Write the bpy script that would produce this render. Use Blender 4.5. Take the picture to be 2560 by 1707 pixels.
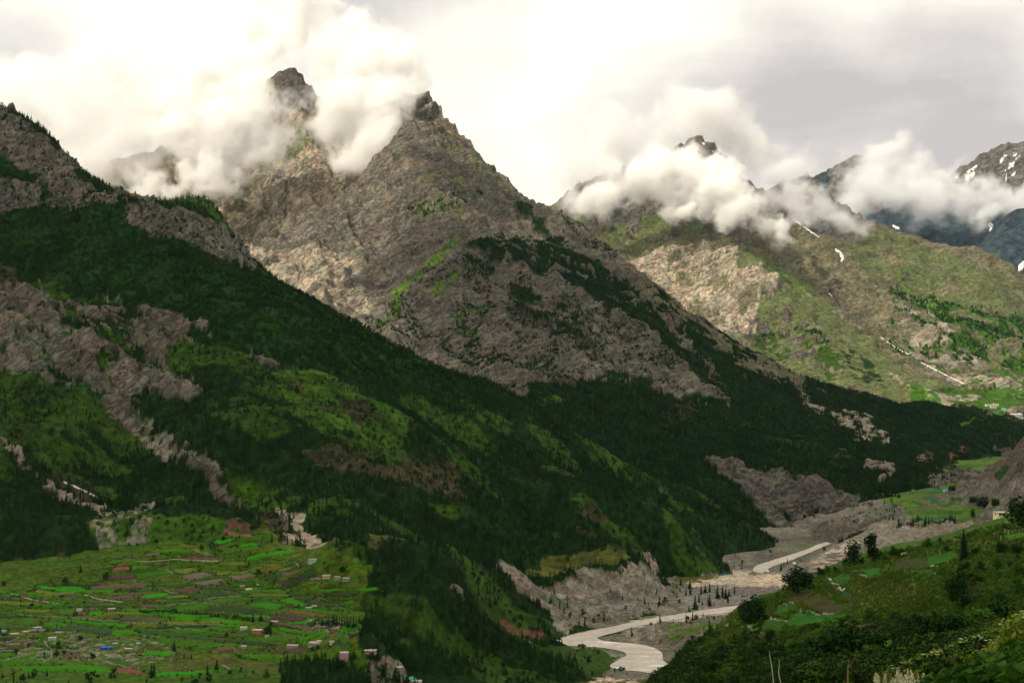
import bpy, bmesh, math, random
import numpy as np
from mathutils import Vector, Matrix

# ------------------------------------------------------------------ camera, sky, sun
scene = bpy.context.scene
for o in list(bpy.data.objects):
    bpy.data.objects.remove(o)
COL = scene.collection
F = 3517.0                      # focal length in photograph pixels (2560 wide)
HORIZON = 960.0                 # eye level, photograph row
PITCH = math.atan((HORIZON - 853.5) / F)
S = 2560.0 / 2352.0             # positions below are written in a 2352 x 1568 reading of the photo
CT, ST = math.cos(PITCH), math.sin(PITCH)

cam_data = bpy.data.cameras.new("camera")
cam = bpy.data.objects.new("camera", cam_data)
COL.objects.link(cam)
cam.location = (0, 0, 0)
cam.rotation_euler = (math.pi / 2 + PITCH, 0, 0)
cam_data.sensor_width = 36.0
cam_data.lens = F / 2560.0 * 36.0
cam_data.clip_start = 0.5
cam_data.clip_end = 60000
scene.camera = cam

SUN_EL, SUN_AZ = math.radians(52), math.radians(-104)   # azimuth from +Y, negative = left
SUN_DIR = Vector((math.sin(SUN_AZ) * math.cos(SUN_EL), math.cos(SUN_AZ) * math.cos(SUN_EL), math.sin(SUN_EL)))
sun_data = bpy.data.lights.new("sun", 'SUN')
sun_data.energy = 5.0
sun_data.angle = math.radians(0.5)
sun_data.color = (1.0, 0.90, 0.72)
sun = bpy.data.objects.new("sun", sun_data)
COL.objects.link(sun)
sun.rotation_euler = SUN_DIR.to_track_quat('Z', 'Y').to_euler()

scene.view_settings.view_transform = 'Standard'
scene.view_settings.look = 'None'
scene.view_settings.exposure = 0.0
scene.view_settings.gamma = 1.0
scene.view_settings.use_curve_mapping = False
scene.render.engine = 'CYCLES'
cy = scene.cycles
cy.use_denoising = True
cy.denoising_prefilter = 'FAST'
cy.max_bounces = 8
cy.diffuse_bounces = 2
cy.glossy_bounces = 1
cy.transmission_bounces = 1
cy.transparent_max_bounces = 8
cy.volume_bounces = 7
cy.volume_step_rate = 1.0
cy.volume_max_steps = 256
cy.use_adaptive_sampling = False
cy.sample_clamp_indirect = 6.0


def N(nt, typ, **kw):
    n = nt.nodes.new(typ)
    for k, v in kw.items():
        if k == 'ins':
            for i, val in v.items():
                n.inputs[i].default_value = val
        else:
            setattr(n, k, v)
    return n


def raydir(x, y):
    a = (np.asarray(x, float) * S - 1280.0) / F
    b = (853.5 - np.asarray(y, float) * S) / F
    yy = CT - b * ST
    return a / yy, (ST + b * CT) / yy       # per unit of forward distance


def at(x, y, d):
    dx, dz = raydir(x, y)
    return np.array([dx * d, d + 0.0 * dx, dz * d])


def project(X, Y, Z):
    fz = Y * CT + Z * ST
    uz = -Y * ST + Z * CT
    return (X / fz * F + 1280.0) / S, (853.5 - uz / fz * F) / S


world = bpy.data.worlds.new("World")
scene.world = world
world.use_nodes = True
wt = world.node_tree
wt.nodes.clear()
w_out = N(wt, 'ShaderNodeOutputWorld')
bg_clear = N(wt, 'ShaderNodeBackground')
bg_cloud = N(wt, 'ShaderNodeBackground')
sky = N(wt, 'ShaderNodeTexSky', sky_type='NISHITA', sun_disc=False)
sky.sun_elevation = SUN_EL
sky.sun_rotation = SUN_AZ
bg_clear.inputs['Strength'].default_value = 0.10
wt.links.new(sky.outputs[0], bg_clear.inputs['Color'])
tc = N(wt, 'ShaderNodeTexCoord')
nrm = N(wt, 'ShaderNodeVectorMath', operation='NORMALIZE')
wt.links.new(tc.outputs['Generated'], nrm.inputs[0])
# the cloud deck: direction divided by height, so that the sheets of cloud run off to the horizon
sx = N(wt, 'ShaderNodeSeparateXYZ')
wt.links.new(nrm.outputs[0], sx.inputs[0])
def wmath(op, a, b=None, clamp=False):
    n = N(wt, 'ShaderNodeMath', operation=op, use_clamp=clamp)
    for i, v in enumerate((a, b)):
        if v is None:
            continue
        if isinstance(v, (int, float)):
            n.inputs[i].default_value = v
        else:
            wt.links.new(v, n.inputs[i])
    return n.outputs[0]
hh = wmath('ADD', wmath('MAXIMUM', sx.outputs[2], 0.0), 0.10)
cmb = N(wt, 'ShaderNodeCombineXYZ')
wt.links.new(wmath('DIVIDE', sx.outputs[0], hh), cmb.inputs[0])
wt.links.new(wmath('DIVIDE', sx.outputs[1], hh), cmb.inputs[1])
n_big = N(wt, 'ShaderNodeTexNoise', ins={'Scale': 0.85, 'Detail': 7.0, 'Roughness': 0.55, 'Distortion': 0.6})
wt.links.new(cmb.outputs[0], n_big.inputs['Vector'])
n_fine = N(wt, 'ShaderNodeTexNoise', ins={'Scale': 9.0, 'Detail': 6.0, 'Roughness': 0.6, 'Distortion': 0.4})
wt.links.new(nrm.outputs[0], n_fine.inputs['Vector'])
grey = wmath('MULTIPLY', wmath('SUBTRACT', n_big.outputs['Fac'], 0.50), 1.5)
grey = wmath('ADD', grey, wmath('MULTIPLY', wmath('SUBTRACT', n_fine.outputs['Fac'], 0.5), 0.9))
# thicker, greyer parts of the deck by direction: (x, y in the photo reading, spread, amount)
for bx, by, spread, amt in ((860, 40, 0.05, 0.45), (1130, 60, 0.04, 0.25), (120, 250, 0.075, 0.38), (1780, 240, 0.07, 0.52),
                            (2080, 270, 0.09, 0.50), (2352, 330, 0.10, 0.50), (1500, 290, 0.06, 0.30), (2200, 120, 0.06, 0.15),
                            (300, 80, 0.10, -0.25), (1350, 120, 0.10, -0.30), (2200, 20, 0.09, -0.30), (1150, 280, 0.05, -0.05)):
    dx, dz = raydir(bx, by)
    v = Vector((float(dx), 1.0, float(dz))).normalized()
    dn = N(wt, 'ShaderNodeVectorMath', operation='DISTANCE')
    wt.links.new(nrm.outputs[0], dn.inputs[0])
    dn.inputs[1].default_value = v
    mr = N(wt, 'ShaderNodeMapRange', interpolation_type='SMOOTHERSTEP')
    wt.links.new(dn.outputs['Value'], mr.inputs['Value'])
    mr.inputs['From Min'].default_value = spread * 1.6
    mr.inputs['From Max'].default_value = 0.0
    mr.inputs['To Min'].default_value = 0.0
    mr.inputs['To Max'].default_value = amt
    grey = wmath('ADD', grey, mr.outputs[0])
ramp = N(wt, 'ShaderNodeValToRGB')
wt.links.new(wmath('ADD', grey, 0.30, clamp=True), ramp.inputs[0])
cr = ramp.color_ramp
cr.elements[0].position = 0.05
cr.elements[0].color = (1.35, 1.30, 1.06, 1)
cr.elements[1].position = 1.0
cr.elements[1].color = (0.64, 0.595, 0.565, 1)
e = cr.elements.new(0.45)
e.color = (1.00, 0.94, 0.84, 1)
e = cr.elements.new(0.72)
e.color = (0.80, 0.745, 0.69, 1)
wt.links.new(ramp.outputs[0], bg_cloud.inputs['Color'])
bg_cloud.inputs['Strength'].default_value = 1.0
wmix = N(wt, 'ShaderNodeMixShader', ins={0: 0.95})
wt.links.new(bg_clear.outputs[0], wmix.inputs[1])
wt.links.new(bg_cloud.outputs[0], wmix.inputs[2])
wt.links.new(wmix.outputs[0], w_out.inputs['Surface'])

# ------------------------------------------------------------------ helpers
rng = np.random.default_rng(7)
random.seed(11)


def perlin(x, y, seed=0):
    x = np.asarray(x, np.float64); y = np.asarray(y, np.float64)
    xi = np.floor(x).astype(np.int64); yi = np.floor(y).astype(np.int64)
    xf = (x - xi).astype(np.float32); yf = (y - yi).astype(np.float32)
    u = xf * xf * xf * (xf * (xf * 6 - 15) + 10)
    v = yf * yf * yf * (yf * (yf * 6 - 15) + 10)

    def g(ix, iy, fx, fy):
        h = (ix * 374761393 + iy * 668265263 + seed * 974634777) & 0xffffffff
        h = ((h ^ (h >> 13)) * 1274126177) & 0xffffffff
        h = (h ^ (h >> 16)) & 255
        return GX[h] * fx + GY[h] * fy
    a = g(xi, yi, xf, yf); b = g(xi + 1, yi, xf - 1, yf)
    c = g(xi, yi + 1, xf, yf - 1); d = g(xi + 1, yi + 1, xf - 1, yf - 1)
    ab = a + u * (b - a); cd = c + u * (d - c)
    return (ab + v * (cd - ab)) * 1.5


_ang = np.arange(256) * (2 * math.pi / 256)
GX, GY = np.cos(_ang).astype(np.float32), np.sin(_ang).astype(np.float32)


def fbm(x, y, octs=4, seed=0, gain=0.5):
    t = 0.0; a = 1.0; f = 1.0
    for i in range(octs):
        t = t + a * perlin(x * f, y * f, seed + i * 17)
        a *= gain; f *= 2.03
    return t


def ridged(x, y, octs=4, seed=0, gain=0.5):
    t = 0.0; a = 1.0; f = 1.0; w = 1.0
    for i in range(octs):
        n = 1.0 - np.abs(perlin(x * f, y * f, seed + i * 31))
        n = n * n * w
        w = np.clip(n * 1.6, 0, 1)
        t = t + a * n
        a *= gain; f *= 2.07
    return t - 0.9


def inpoly(px, py, poly):
    poly = np.asarray(poly, float)
    res = np.zeros(px.shape, bool)
    x0, y0 = poly.min(0); x1, y1 = poly.max(0)
    m = (px >= x0) & (px <= x1) & (py >= y0) & (py <= y1)
    if not m.any():
        return res
    qx, qy = px[m], py[m]
    ins = np.zeros(qx.shape, bool)
    j = len(poly) - 1
    for i in range(len(poly)):
        xi, yi = poly[i]; xj, yj = poly[j]
        if yi != yj:
            c = ((yi > qy) != (yj > qy)) & (qx < (xj - xi) * (qy - yi) / (yj - yi) + xi)
            ins ^= c
        j = i
    res[m] = ins
    return res


def segdist(px, py, pts):
    d = np.full(px.shape, 1e9)
    for (ax, ay), (bx, by) in zip(pts[:-1], pts[1:]):
        vx, vy = bx - ax, by - ay
        L = vx * vx + vy * vy + 1e-9
        t = np.clip(((px - ax) * vx + (py - ay) * vy) / L, 0, 1)
        d = np.minimum(d, np.hypot(px - ax - t * vx, py - ay - t * vy))
    return d


def band(pts, w0, w1=None):
    """a strip polygon round a polyline given in the photo reading"""
    w1 = w0 if w1 is None else w1
    P = np.asarray(pts, float); n = len(P)
    T = np.gradient(P, axis=0); T /= np.linalg.norm(T, axis=1)[:, None] + 1e-9
    Nn = np.stack([-T[:, 1], T[:, 0]], 1)
    w = np.linspace(w0, w1, n)[:, None] / 2
    return np.vstack([P + Nn * w, (P - Nn * w)[::-1]]).tolist()


class RBF:
    def __init__(self, P, c):
        P = np.asarray(P, float)
        self.xy = P[:, :2]; self.c = c
        n = len(P)
        A = np.zeros((n + 3, n + 3))
        A[:n, :n] = self.k(self.xy[:, 0], self.xy[:, 1])
        A[:n, n] = 1; A[:n, n + 1:] = self.xy / 1000.0
        A[n:, :n] = A[:n, n:].T
        A[:n, :n] -= np.eye(n) * 1e-6
        self.w = np.linalg.lstsq(A, np.concatenate([P[:, 2], [0, 0, 0]]), rcond=None)[0]

    def k(self, X, Y):
        dx = X[:, None] - self.xy[None, :, 0]; dy = Y[:, None] - self.xy[None, :, 1]
        return -np.sqrt(dx * dx + dy * dy + self.c * self.c) / 1000.0

    def __call__(self, X, Y):
        sh = np.shape(X)
        X = np.asarray(X, float).ravel(); Y = np.asarray(Y, float).ravel()
        out = np.empty(X.shape)
        n = len(self.xy)
        for i in range(0, len(X), 60000):
            s = slice(i, i + 60000)
            out[s] = self.k(X[s], Y[s]) @ self.w[:n] + self.w[n] + (X[s] * self.w[n + 1] + Y[s] * self.w[n + 2]) / 1000.0
        return out.reshape(sh)


def tag(o, label=None, cat=None, group=None, kind=None):
    for k, v in (('label', label), ('category', cat), ('group', group), ('kind', kind)):
        if v:
            o[k] = v
    return o


def link(name, me, mats=None, parent=None, loc=None):
    o = bpy.data.objects.new(name, me)
    COL.objects.link(o)
    if mats is not None and me is not None and not me.materials:
        for m in (mats if isinstance(mats, (list, tuple)) else [mats]):
            me.materials.append(m)
    if parent is not None:
        o.parent = parent
    if loc is not None:
        o.location = [float(q) for q in loc]
    return o


def grid_mesh(name, V, nr, nc, keep=None, smooth=True):
    """V: (nr*nc, 3) points of a grid, as one quad sheet"""
    idx = np.arange(nr * nc).reshape(nr, nc)
    q = np.stack([idx[:-1, :-1], idx[:-1, 1:], idx[1:, 1:], idx[1:, :-1]], -1).reshape(-1, 4)
    remap = None
    if keep is not None:
        k = keep.ravel()
        q = q[k[q].any(1)]
        used = np.zeros(nr * nc, bool); used[q.ravel()] = True
        remap = np.cumsum(used) - 1
        V = V[used]; q = remap[q]
    me = bpy.data.meshes.new(name)
    me.vertices.add(len(V)); me.vertices.foreach_set('co', V.astype(np.float32).ravel())
    me.loops.add(q.size); me.loops.foreach_set('vertex_index', q.astype(np.int32).ravel())
    me.polygons.add(len(q)); me.polygons.foreach_set('loop_start', np.arange(0, q.size, 4, dtype=np.int32))
    me.update(calc_edges=True)
    if smooth:
        me.polygons.foreach_set('use_smooth', np.ones(len(q), bool))
    return me, (used if keep is not None else slice(None))


def poly_mesh(name, V, faces, smooth=False):
    me = bpy.data.meshes.new(name)
    me.from_pydata([tuple(map(float, v)) for v in V], [], faces)
    me.update()
    if smooth:
        for p in me.polygons:
            p.use_smooth = True
    return me


def set_attr(me, name, typ, data):
    a = me.attributes.new(name, typ, 'POINT')
    key = {'FLOAT': 'value', 'INT': 'value', 'FLOAT_COLOR': 'color', 'FLOAT_VECTOR': 'vector'}[typ]
    a.data.foreach_set(key, np.ascontiguousarray(data, np.int32 if typ == 'INT' else np.float32).ravel())


# ------------------------------------------------------------------ materials
def new_mat(name):
    m = bpy.data.materials.new(name)
    m.use_nodes = True
    nt = m.node_tree
    b = nt.nodes['Principled BSDF']
    b.inputs['Specular IOR Level'].default_value = 0.15
    b.inputs['Roughness'].default_value = 0.9
    return m, nt, b


def nmath(nt, op, a, b=None, clamp=False):
    n = N(nt, 'ShaderNodeMath', operation=op, use_clamp=clamp)
    for i, v in enumerate((a, b)):
        if v is None:
            continue
        if isinstance(v, (int, float)):
            n.inputs[i].default_value = v
        else:
            nt.links.new(v, n.inputs[i])
    return n.outputs[0]


def ground_material(name, s_fine, s_mid, bump_rock, bump_soft, strata=None, warm=0.5):
    """land-cover tint from the mesh; rock gets fractures and strata, soft ground gets a mottled turf"""
    m, nt, b = new_mat(name)
    L = nt.links.new
    tint = N(nt, 'ShaderNodeAttribute', attribute_name='tint')
    rock = N(nt, 'ShaderNodeAttribute', attribute_name='rock')
    co = N(nt, 'ShaderNodeTexCoord')
    fine = N(nt, 'ShaderNodeTexNoise', ins={'Scale': 1.0 / s_fine, 'Detail': 5.0, 'Roughness': 0.62})
    mid = N(nt, 'ShaderNodeTexNoise', ins={'Scale': 1.0 / s_mid, 'Detail': 5.0, 'Roughness': 0.6, 'Distortion': 0.8})
    mp = N(nt, 'ShaderNodeMapping', vector_type='TEXTURE')
    mp.inputs['Rotation'].default_value = strata[0] if strata else (0.25, -0.55, 0.0)
    mp.inputs['Scale'].default_value = strata[1] if strata else (1.3, 1.2, 0.45)
    L(co.outputs['Object'], mp.inputs[0])
    for n in (fine, mid):
        L(co.outputs['Object'], n.inputs['Vector'])
    crack = N(nt, 'ShaderNodeTexNoise', ins={'Scale': 1.0 / (s_fine * 2.6), 'Detail': 6.0, 'Roughness': 0.65, 'Distortion': 1.2})
    L(mp.outputs[0], crack.inputs['Vector'])
    # dark fractures where the folded noise crosses its middle
    ab = nmath(nt, 'ABSOLUTE', nmath(nt, 'SUBTRACT', crack.outputs['Fac'], 0.5))
    line = N(nt, 'ShaderNodeMapRange', interpolation_type='SMOOTHSTEP')
    L(ab, line.inputs['Value'])
    for k, v in (('From Min', 0.0), ('From Max', 0.05), ('To Min', 0.50), ('To Max', 1.0)):
        line.inputs[k].default_value = v
    var_r = nmath(nt, 'ADD', nmath(nt, 'MULTIPLY', fine.outputs['Fac'], 1.5), 0.0)
    var_r = nmath(nt, 'ADD', var_r, nmath(nt, 'MULTIPLY', mid.outputs['Fac'], 1.0))
    var_r = nmath(nt, 'MULTIPLY', nmath(nt, 'SUBTRACT', var_r, 0.25), line.outputs[0])
    var_s = nmath(nt, 'ADD', nmath(nt, 'MULTIPLY', nmath(nt, 'SUBTRACT', fine.outputs['Fac'], 0.30), 3.4), nmath(nt, 'MULTIPLY', mid.outputs['Fac'], 0.7))
    mixv = N(nt, 'ShaderNodeMix', data_type='FLOAT')
    L(rock.outputs['Fac'], mixv.inputs[0]); L(var_s, mixv.inputs[2]); L(var_r, mixv.inputs[3])
    mul = N(nt, 'ShaderNodeVectorMath', operation='SCALE')
    L(tint.outputs['Color'], mul.inputs[0]); L(mixv.outputs[0], mul.inputs['Scale'])
    # warm and cool rock
    hue = N(nt, 'ShaderNodeMix', data_type='RGBA', blend_type='MULTIPLY')
    L(nmath(nt, 'MULTIPLY', rock.outputs['Fac'], warm), hue.inputs[0])
    L(mul.outputs[0], hue.inputs[6])
    hr = N(nt, 'ShaderNodeValToRGB')
    hr.color_ramp.elements[0].position = 0.3; hr.color_ramp.elements[0].color = (0.90, 0.98, 1.10, 1)
    hr.color_ramp.elements[1].position = 0.7; hr.color_ramp.elements[1].color = (1.10, 1.00, 0.84, 1)
    L(mid.outputs['Fac'], hr.inputs[0]); L(hr.outputs[0], hue.inputs[7])
    L(hue.outputs[2], b.inputs['Base Color'])
    hgt = nmath(nt, 'ADD', nmath(nt, 'MULTIPLY', fine.outputs['Fac'], 0.6), nmath(nt, 'MULTIPLY', line.outputs[0], 0.5))
    hgt = nmath(nt, 'ADD', hgt, nmath(nt, 'MULTIPLY', crack.outputs['Fac'], 1.4))
    amt = N(nt, 'ShaderNodeMix', data_type='FLOAT')
    amt.inputs[2].default_value = bump_soft; amt.inputs[3].default_value = bump_rock
    L(rock.outputs['Fac'], amt.inputs[0])
    bp = N(nt, 'ShaderNodeBump', ins={'Strength': 1.0})
    L(amt.outputs[0], bp.inputs['Distance']); L(hgt, bp.inputs['Height'])
    L(bp.outputs[0], b.inputs['Normal'])
    b.inputs['Specular IOR Level'].default_value = 0.08
    b.inputs['Roughness'].default_value = 1.0
    return m


def simple_mat(name, col, rough=0.9, var=0.25, scale=1.0, bump=0.0, spec=0.15, col2=None):
    m, nt, b = new_mat(name)
    co = N(nt, 'ShaderNodeTexCoord')
    n = N(nt, 'ShaderNodeTexNoise', ins={'Scale': scale, 'Detail': 4.0, 'Roughness': 0.6})
    nt.links.new(co.outputs['Object'], n.inputs['Vector'])
    r = N(nt, 'ShaderNodeValToRGB')
    c2 = col2 or tuple(c * (1 + var) for c in col)
    c1 = col if col2 else tuple(c * (1 - var) for c in col)
    r.color_ramp.elements[0].position = 0.35; r.color_ramp.elements[0].color = (*c1, 1)
    r.color_ramp.elements[1].position = 0.68; r.color_ramp.elements[1].color = (*c2, 1)
    nt.links.new(n.outputs['Fac'], r.inputs[0])
    nt.links.new(r.outputs[0], b.inputs['Base Color'])
    b.inputs['Roughness'].default_value = rough
    b.inputs['Specular IOR Level'].default_value = spec
    if bump:
        bp = N(nt, 'ShaderNodeBump', ins={'Strength': 1.0, 'Distance': bump})
        nt.links.new(n.outputs['Fac'], bp.inputs['Height'])
        nt.links.new(bp.outputs[0], b.inputs['Normal'])
    return m


def leaf_mat(name, c1, c2, c3=None):
    """foliage whose hue wanders from plant to plant and clump to clump"""
    m, nt, b = new_mat(name)
    oi = N(nt, 'ShaderNodeObjectInfo')
    co = N(nt, 'ShaderNodeTexCoord')
    n = N(nt, 'ShaderNodeTexNoise', ins={'Scale': 1.1, 'Detail': 3.0})
    geo = N(nt, 'ShaderNodeNewGeometry')
    patch = N(nt, 'ShaderNodeTexNoise', ins={'Scale': 1 / 55.0, 'Detail': 4.0, 'Roughness': 0.6})
    nt.links.new(geo.outputs['Position'], patch.inputs['Vector'])
    nt.links.new(co.outputs['Object'], n.inputs['Vector'])
    f = nmath(nt, 'ADD', nmath(nt, 'ADD', nmath(nt, 'MULTIPLY', oi.outputs['Random'], 0.6), nmath(nt, 'MULTIPLY', nmath(nt, 'SUBTRACT', patch.outputs['Fac'], 0.44), 1.6)), nmath(nt, 'MULTIPLY', nmath(nt, 'SUBTRACT', n.outputs['Fac'], 0.5), 0.9), clamp=True)
    r = N(nt, 'ShaderNodeValToRGB')
    r.color_ramp.elements[0].position = 0.1; r.color_ramp.elements[0].color = (*c1, 1)
    r.color_ramp.elements[1].position = 0.8; r.color_ramp.elements[1].color = (*c2, 1)
    if c3:
        e = r.color_ramp.elements.new(0.97); e.color = (*c3, 1)
    nt.links.new(f, r.inputs[0])
    nt.links.new(r.outputs[0], b.inputs['Base Color'])
    b.inputs['Roughness'].default_value = 0.8
    b.inputs['Specular IOR Level'].default_value = 0.06
    return m
# ------------------------------------------------------------------ land cover
# class: (tint, rock amount, trees per square metre, share of broad crowns)
COVER = {
    'forest':   ((0.009, 0.026, 0.005), 0.05, 1 / 15.0, 0.10),
    'bushwood': ((0.010, 0.034, 0.005), 0.05, 1 / 16.0, 0.85),
    'open':     ((0.026, 0.056, 0.007), 0.10, 1 / 50.0, 0.5),
    'scrub':    ((0.050, 0.044, 0.022), 0.35, 1 / 60.0, 0.60),
    'grass':    ((0.034, 0.082, 0.007), 0.05, 1 / 110.0, 0.9),
    'meadow':   ((0.070, 0.130, 0.018), 0.00, 0.0, 0),
    'drygrass': ((0.070, 0.078, 0.016), 0.00, 0.0, 0),
    'turf':     ((0.095, 0.112, 0.045), 0.30, 0.0, 0),
    'olive':    ((0.125, 0.116, 0.070), 0.55, 0.0, 0),
    'rock':     ((0.148, 0.133, 0.106), 1.00, 0.0, 0),
    'rockbush': ((0.132, 0.119, 0.097), 1.00, 1 / 80.0, 0.85),
    'sunlitRock': ((0.330, 0.280, 0.210), 1.00, 0.0, 0),  # rock tint raised to stand in for sun on the lit faces
    'darkRock': ((0.122, 0.110, 0.094), 1.00, 0.0, 0),
    'scree':    ((0.235, 0.208, 0.162), 0.60, 0.0, 0),
    'screebush': ((0.150, 0.145, 0.105), 0.55, 1 / 120.0, 0.4),
    'soil':     ((0.235, 0.200, 0.152), 0.12, 0.0, 0),
    'redsoil':  ((0.120, 0.062, 0.040), 0.15, 0.0, 0),
    'sand':     ((0.430, 0.345, 0.255), 0.05, 0.0, 0),
    'gravel':   ((0.165, 0.148, 0.122), 0.06, 0.0, 0),
    'ploughed': ((0.110, 0.065, 0.045), 0.05, 0.0, 0),
    'verge':    ((0.050, 0.082, 0.008), 0.0, 0.0, 0),
    'stones':   ((0.150, 0.145, 0.110), 0.06, 1 / 300.0, 0.9),
    'lawn':     ((0.042, 0.090, 0.008), 0.0, 0.0, 0),
    'snow':     ((0.80, 0.80, 0.80), 0.0, 0.0, 0),
    'hazeblue': ((0.028, 0.042, 0.050), 0.45, 0.0, 0),  # far slopes tinted blue to stand in for haze
}
CLS = list(COVER)
C_TINT = np.array([COVER[k][0] for k in CLS]); C_ROCK = np.array([COVER[k][1] for k in CLS])
C_TREE = np.array([COVER[k][2] for k in CLS]); C_BROAD = np.array([COVER[k][3] for k in CLS])
RIVER_Z = -250.0


def river_d(y, z=RIVER_Z):
    return z / raydir(0, y)[1]


class Layer:
    def __init__(self, name, pts, world=(), c=80.0, rr=(1000, 3000), aa=(-23, 23), steps=(500, 900),
                 base='rock', cover=(), jitter=10.0, jscale=90.0, relief=None, crag=None, seed=1, fix=None, ledges=(), grain=(0.0, 1.0)):
        P = []
        for p in pts:
            x, y, d = p
            if isinstance(d, tuple):            # ('z', height)
                d = d[1] / raydir(x, y)[1]
            P.append(at(x, y, float(d)))
        P += [np.array(w, float) for w in world]
        self.pts = np.array(P)
        self.name, self.rbf = name, RBF(self.pts, c)
        self.rr, self.aa, self.steps = rr, aa, steps
        self.basecls, self.cover = CLS.index(base), cover
        self.jitter, self.jscale, self.seed = jitter, jscale, seed
        self.relief, self.crag, self.fix, self.ledges = relief or [], crag or [], fix, ledges
        self.grain = grain

    def classify(self, X, Y, Z):
        x, y = project(X, Y, Z)
        s = self.jscale
        jx = fbm(X / s, (Y + Z) / s, 3, self.seed + 200) * self.jitter
        jy = fbm(X / s, (Y + Z) / s, 3, self.seed + 300) * self.jitter
        jx = jx + fbm(X / s * 4.3, (Y + Z) / s * 4.3, 3, self.seed + 220) * self.jitter * 0.55
        jy = jy + fbm(X / s * 4.3, (Y + Z) / s * 4.3, 3, self.seed + 320) * self.jitter * 0.55
        x = x + jx; y = y + jy
        cls = np.full(X.shape, self.basecls)
        nz = {}
        for item in self.cover:
            poly, c = item[0], CLS.index(item[1])
            p, ns = (item[2], item[3]) if len(item) > 3 else (1.0, 50.0)
            m = inpoly(x, y, poly)
            if p < 1.0 and m.any():
                if ns not in nz:
                    ca, sa = math.cos(self.grain[0]), math.sin(self.grain[0])
                    nz[ns] = fbm((X * ca + Y * sa) / ns, (-X * sa + Y * ca) / (ns * self.grain[1]), 4, self.seed + 400 + int(ns), 0.6)
                thr = {0.1: -0.75, 0.2: -0.5, 0.3: -0.3, 0.4: -0.14, 0.5: 0.0, 0.6: 0.14, 0.7: 0.3, 0.8: 0.5, 0.9: 0.75}[round(p, 1)]
                m &= nz[ns] < thr
            cls[m] = c
        return cls

    def height(self, X, Y, want=False):
        X = np.asarray(X, float); Y = np.asarray(Y, float)
        Z = self.rbf(X, Y)
        cls = self.classify(X, Y, Z)
        rk = C_ROCK[cls]
        for kind, wl, amp, octs, sc in self.relief:        # everywhere; sc = stretch (angle, ratio)
            ca, sa = math.cos(sc[0]), math.sin(sc[0])
            p, q = (X * ca + Y * sa) / wl, (-X * sa + Y * ca) / (wl * sc[1])
            wx = perlin(X / wl / 2, Y / wl / 2, self.seed + 77) * 0.35
            Z = Z + amp * (ridged if kind == 'r' else fbm)(p + wx, q + wx, octs, self.seed + int(wl))
        for kind, wl, amp, octs, sc in self.crag:          # scaled by how rocky the ground is
            ca, sa = math.cos(sc[0]), math.sin(sc[0])
            p, q = (X * ca + Y * sa) / wl, (-X * sa + Y * ca) / (wl * sc[1])
            Z = Z + amp * (0.12 + 0.88 * rk) * (ridged if kind == 'r' else fbm)(p, q, octs, self.seed + 5 + int(wl))
        for P, amt, tx, ty, *ev in self.ledges:                 # beds of harder rock, dipping
            s = (Z + tx * X + ty * Y) / P + 0.9 * fbm(X / (P * 7), Y / (P * 7), 3, self.seed + 61)
            fr = s - np.floor(s)
            st = np.clip((fr - 0.2) / 0.45, 0, 1)
            Z = Z + (np.clip((Y - ev[0]) / 120.0, 0, 1) if ev else rk) * amt * P * (st * st * (3 - 2 * st) - fr)
        if self.fix:
            Z = self.fix(X, Y, Z)
        return (Z, cls) if want else Z

    def build(self, mat, kind='structure', hide=None):
        a = np.radians(np.linspace(self.aa[0], self.aa[1], self.steps[1]))
        r = np.exp(np.linspace(math.log(self.rr[0]), math.log(self.rr[1]), self.steps[0]))
        R, A = np.meshgrid(r, a, indexing='ij')
        X, Y = R * np.sin(A), R * np.cos(A)
        Z, cls = self.height(X, Y, True)
        V = np.stack([X, Y, Z], -1).reshape(-1, 3)
        keep = None
        if hide is not None:
            keep = Z > hide(X, Y)
        me, used = grid_mesh(self.name, V, *self.steps, keep=keep)
        c = cls.ravel()[used]
        Vx = V[used]
        n = fbm(Vx[:, 0] / 130, Vx[:, 1] / 130, 3, self.seed + 9)
        n2 = fbm(Vx[:, 0] / 22, Vx[:, 1] / 22, 3, self.seed + 19)
        tint = C_TINT[c] * (1 + 0.22 * n + 0.22 * n2)[:, None]
        tint[:, 0] *= 1 + 0.12 * fbm(Vx[:, 0] / 60, Vx[:, 1] / 60, 2, self.seed + 29)
        tint = np.clip(tint, 0.004, 0.9)
        set_attr(me, 'tint', 'FLOAT_COLOR', np.concatenate([tint, np.ones((len(c), 1))], 1))
        set_attr(me, 'rock', 'FLOAT', C_ROCK[c])
        o = link(self.name, me, mat)
        tag(o, kind=kind)
        self.obj = o
        SPLAT.append((A.ravel(), R.ravel(), Z.ravel()))
        return o


SPLAT = []

# -- helper frames: pixels read from enlargements of the photograph, turned into the 2352 reading
def zoomframe(x0, y0, scale):
    return lambda x, y: ((x0 + x / scale) / S, (y0 + y / scale) / S)
ZA = zoomframe(0, 1280, 3.672)        # left fields
ZB = zoomframe(520, 1380, 3.675)      # middle fields
ZC = zoomframe(1160, 1280, 3.672)     # river bend
ZD = zoomframe(1700, 1280, 3.672)     # sand flat and near crest
ZE = zoomframe(2050, 1250, 3.431)     # near hillside
ZF = zoomframe(2150, 950, 4.48)       # far terrace
ZG = zoomframe(700, 1500, 6.533)      # pink house

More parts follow.
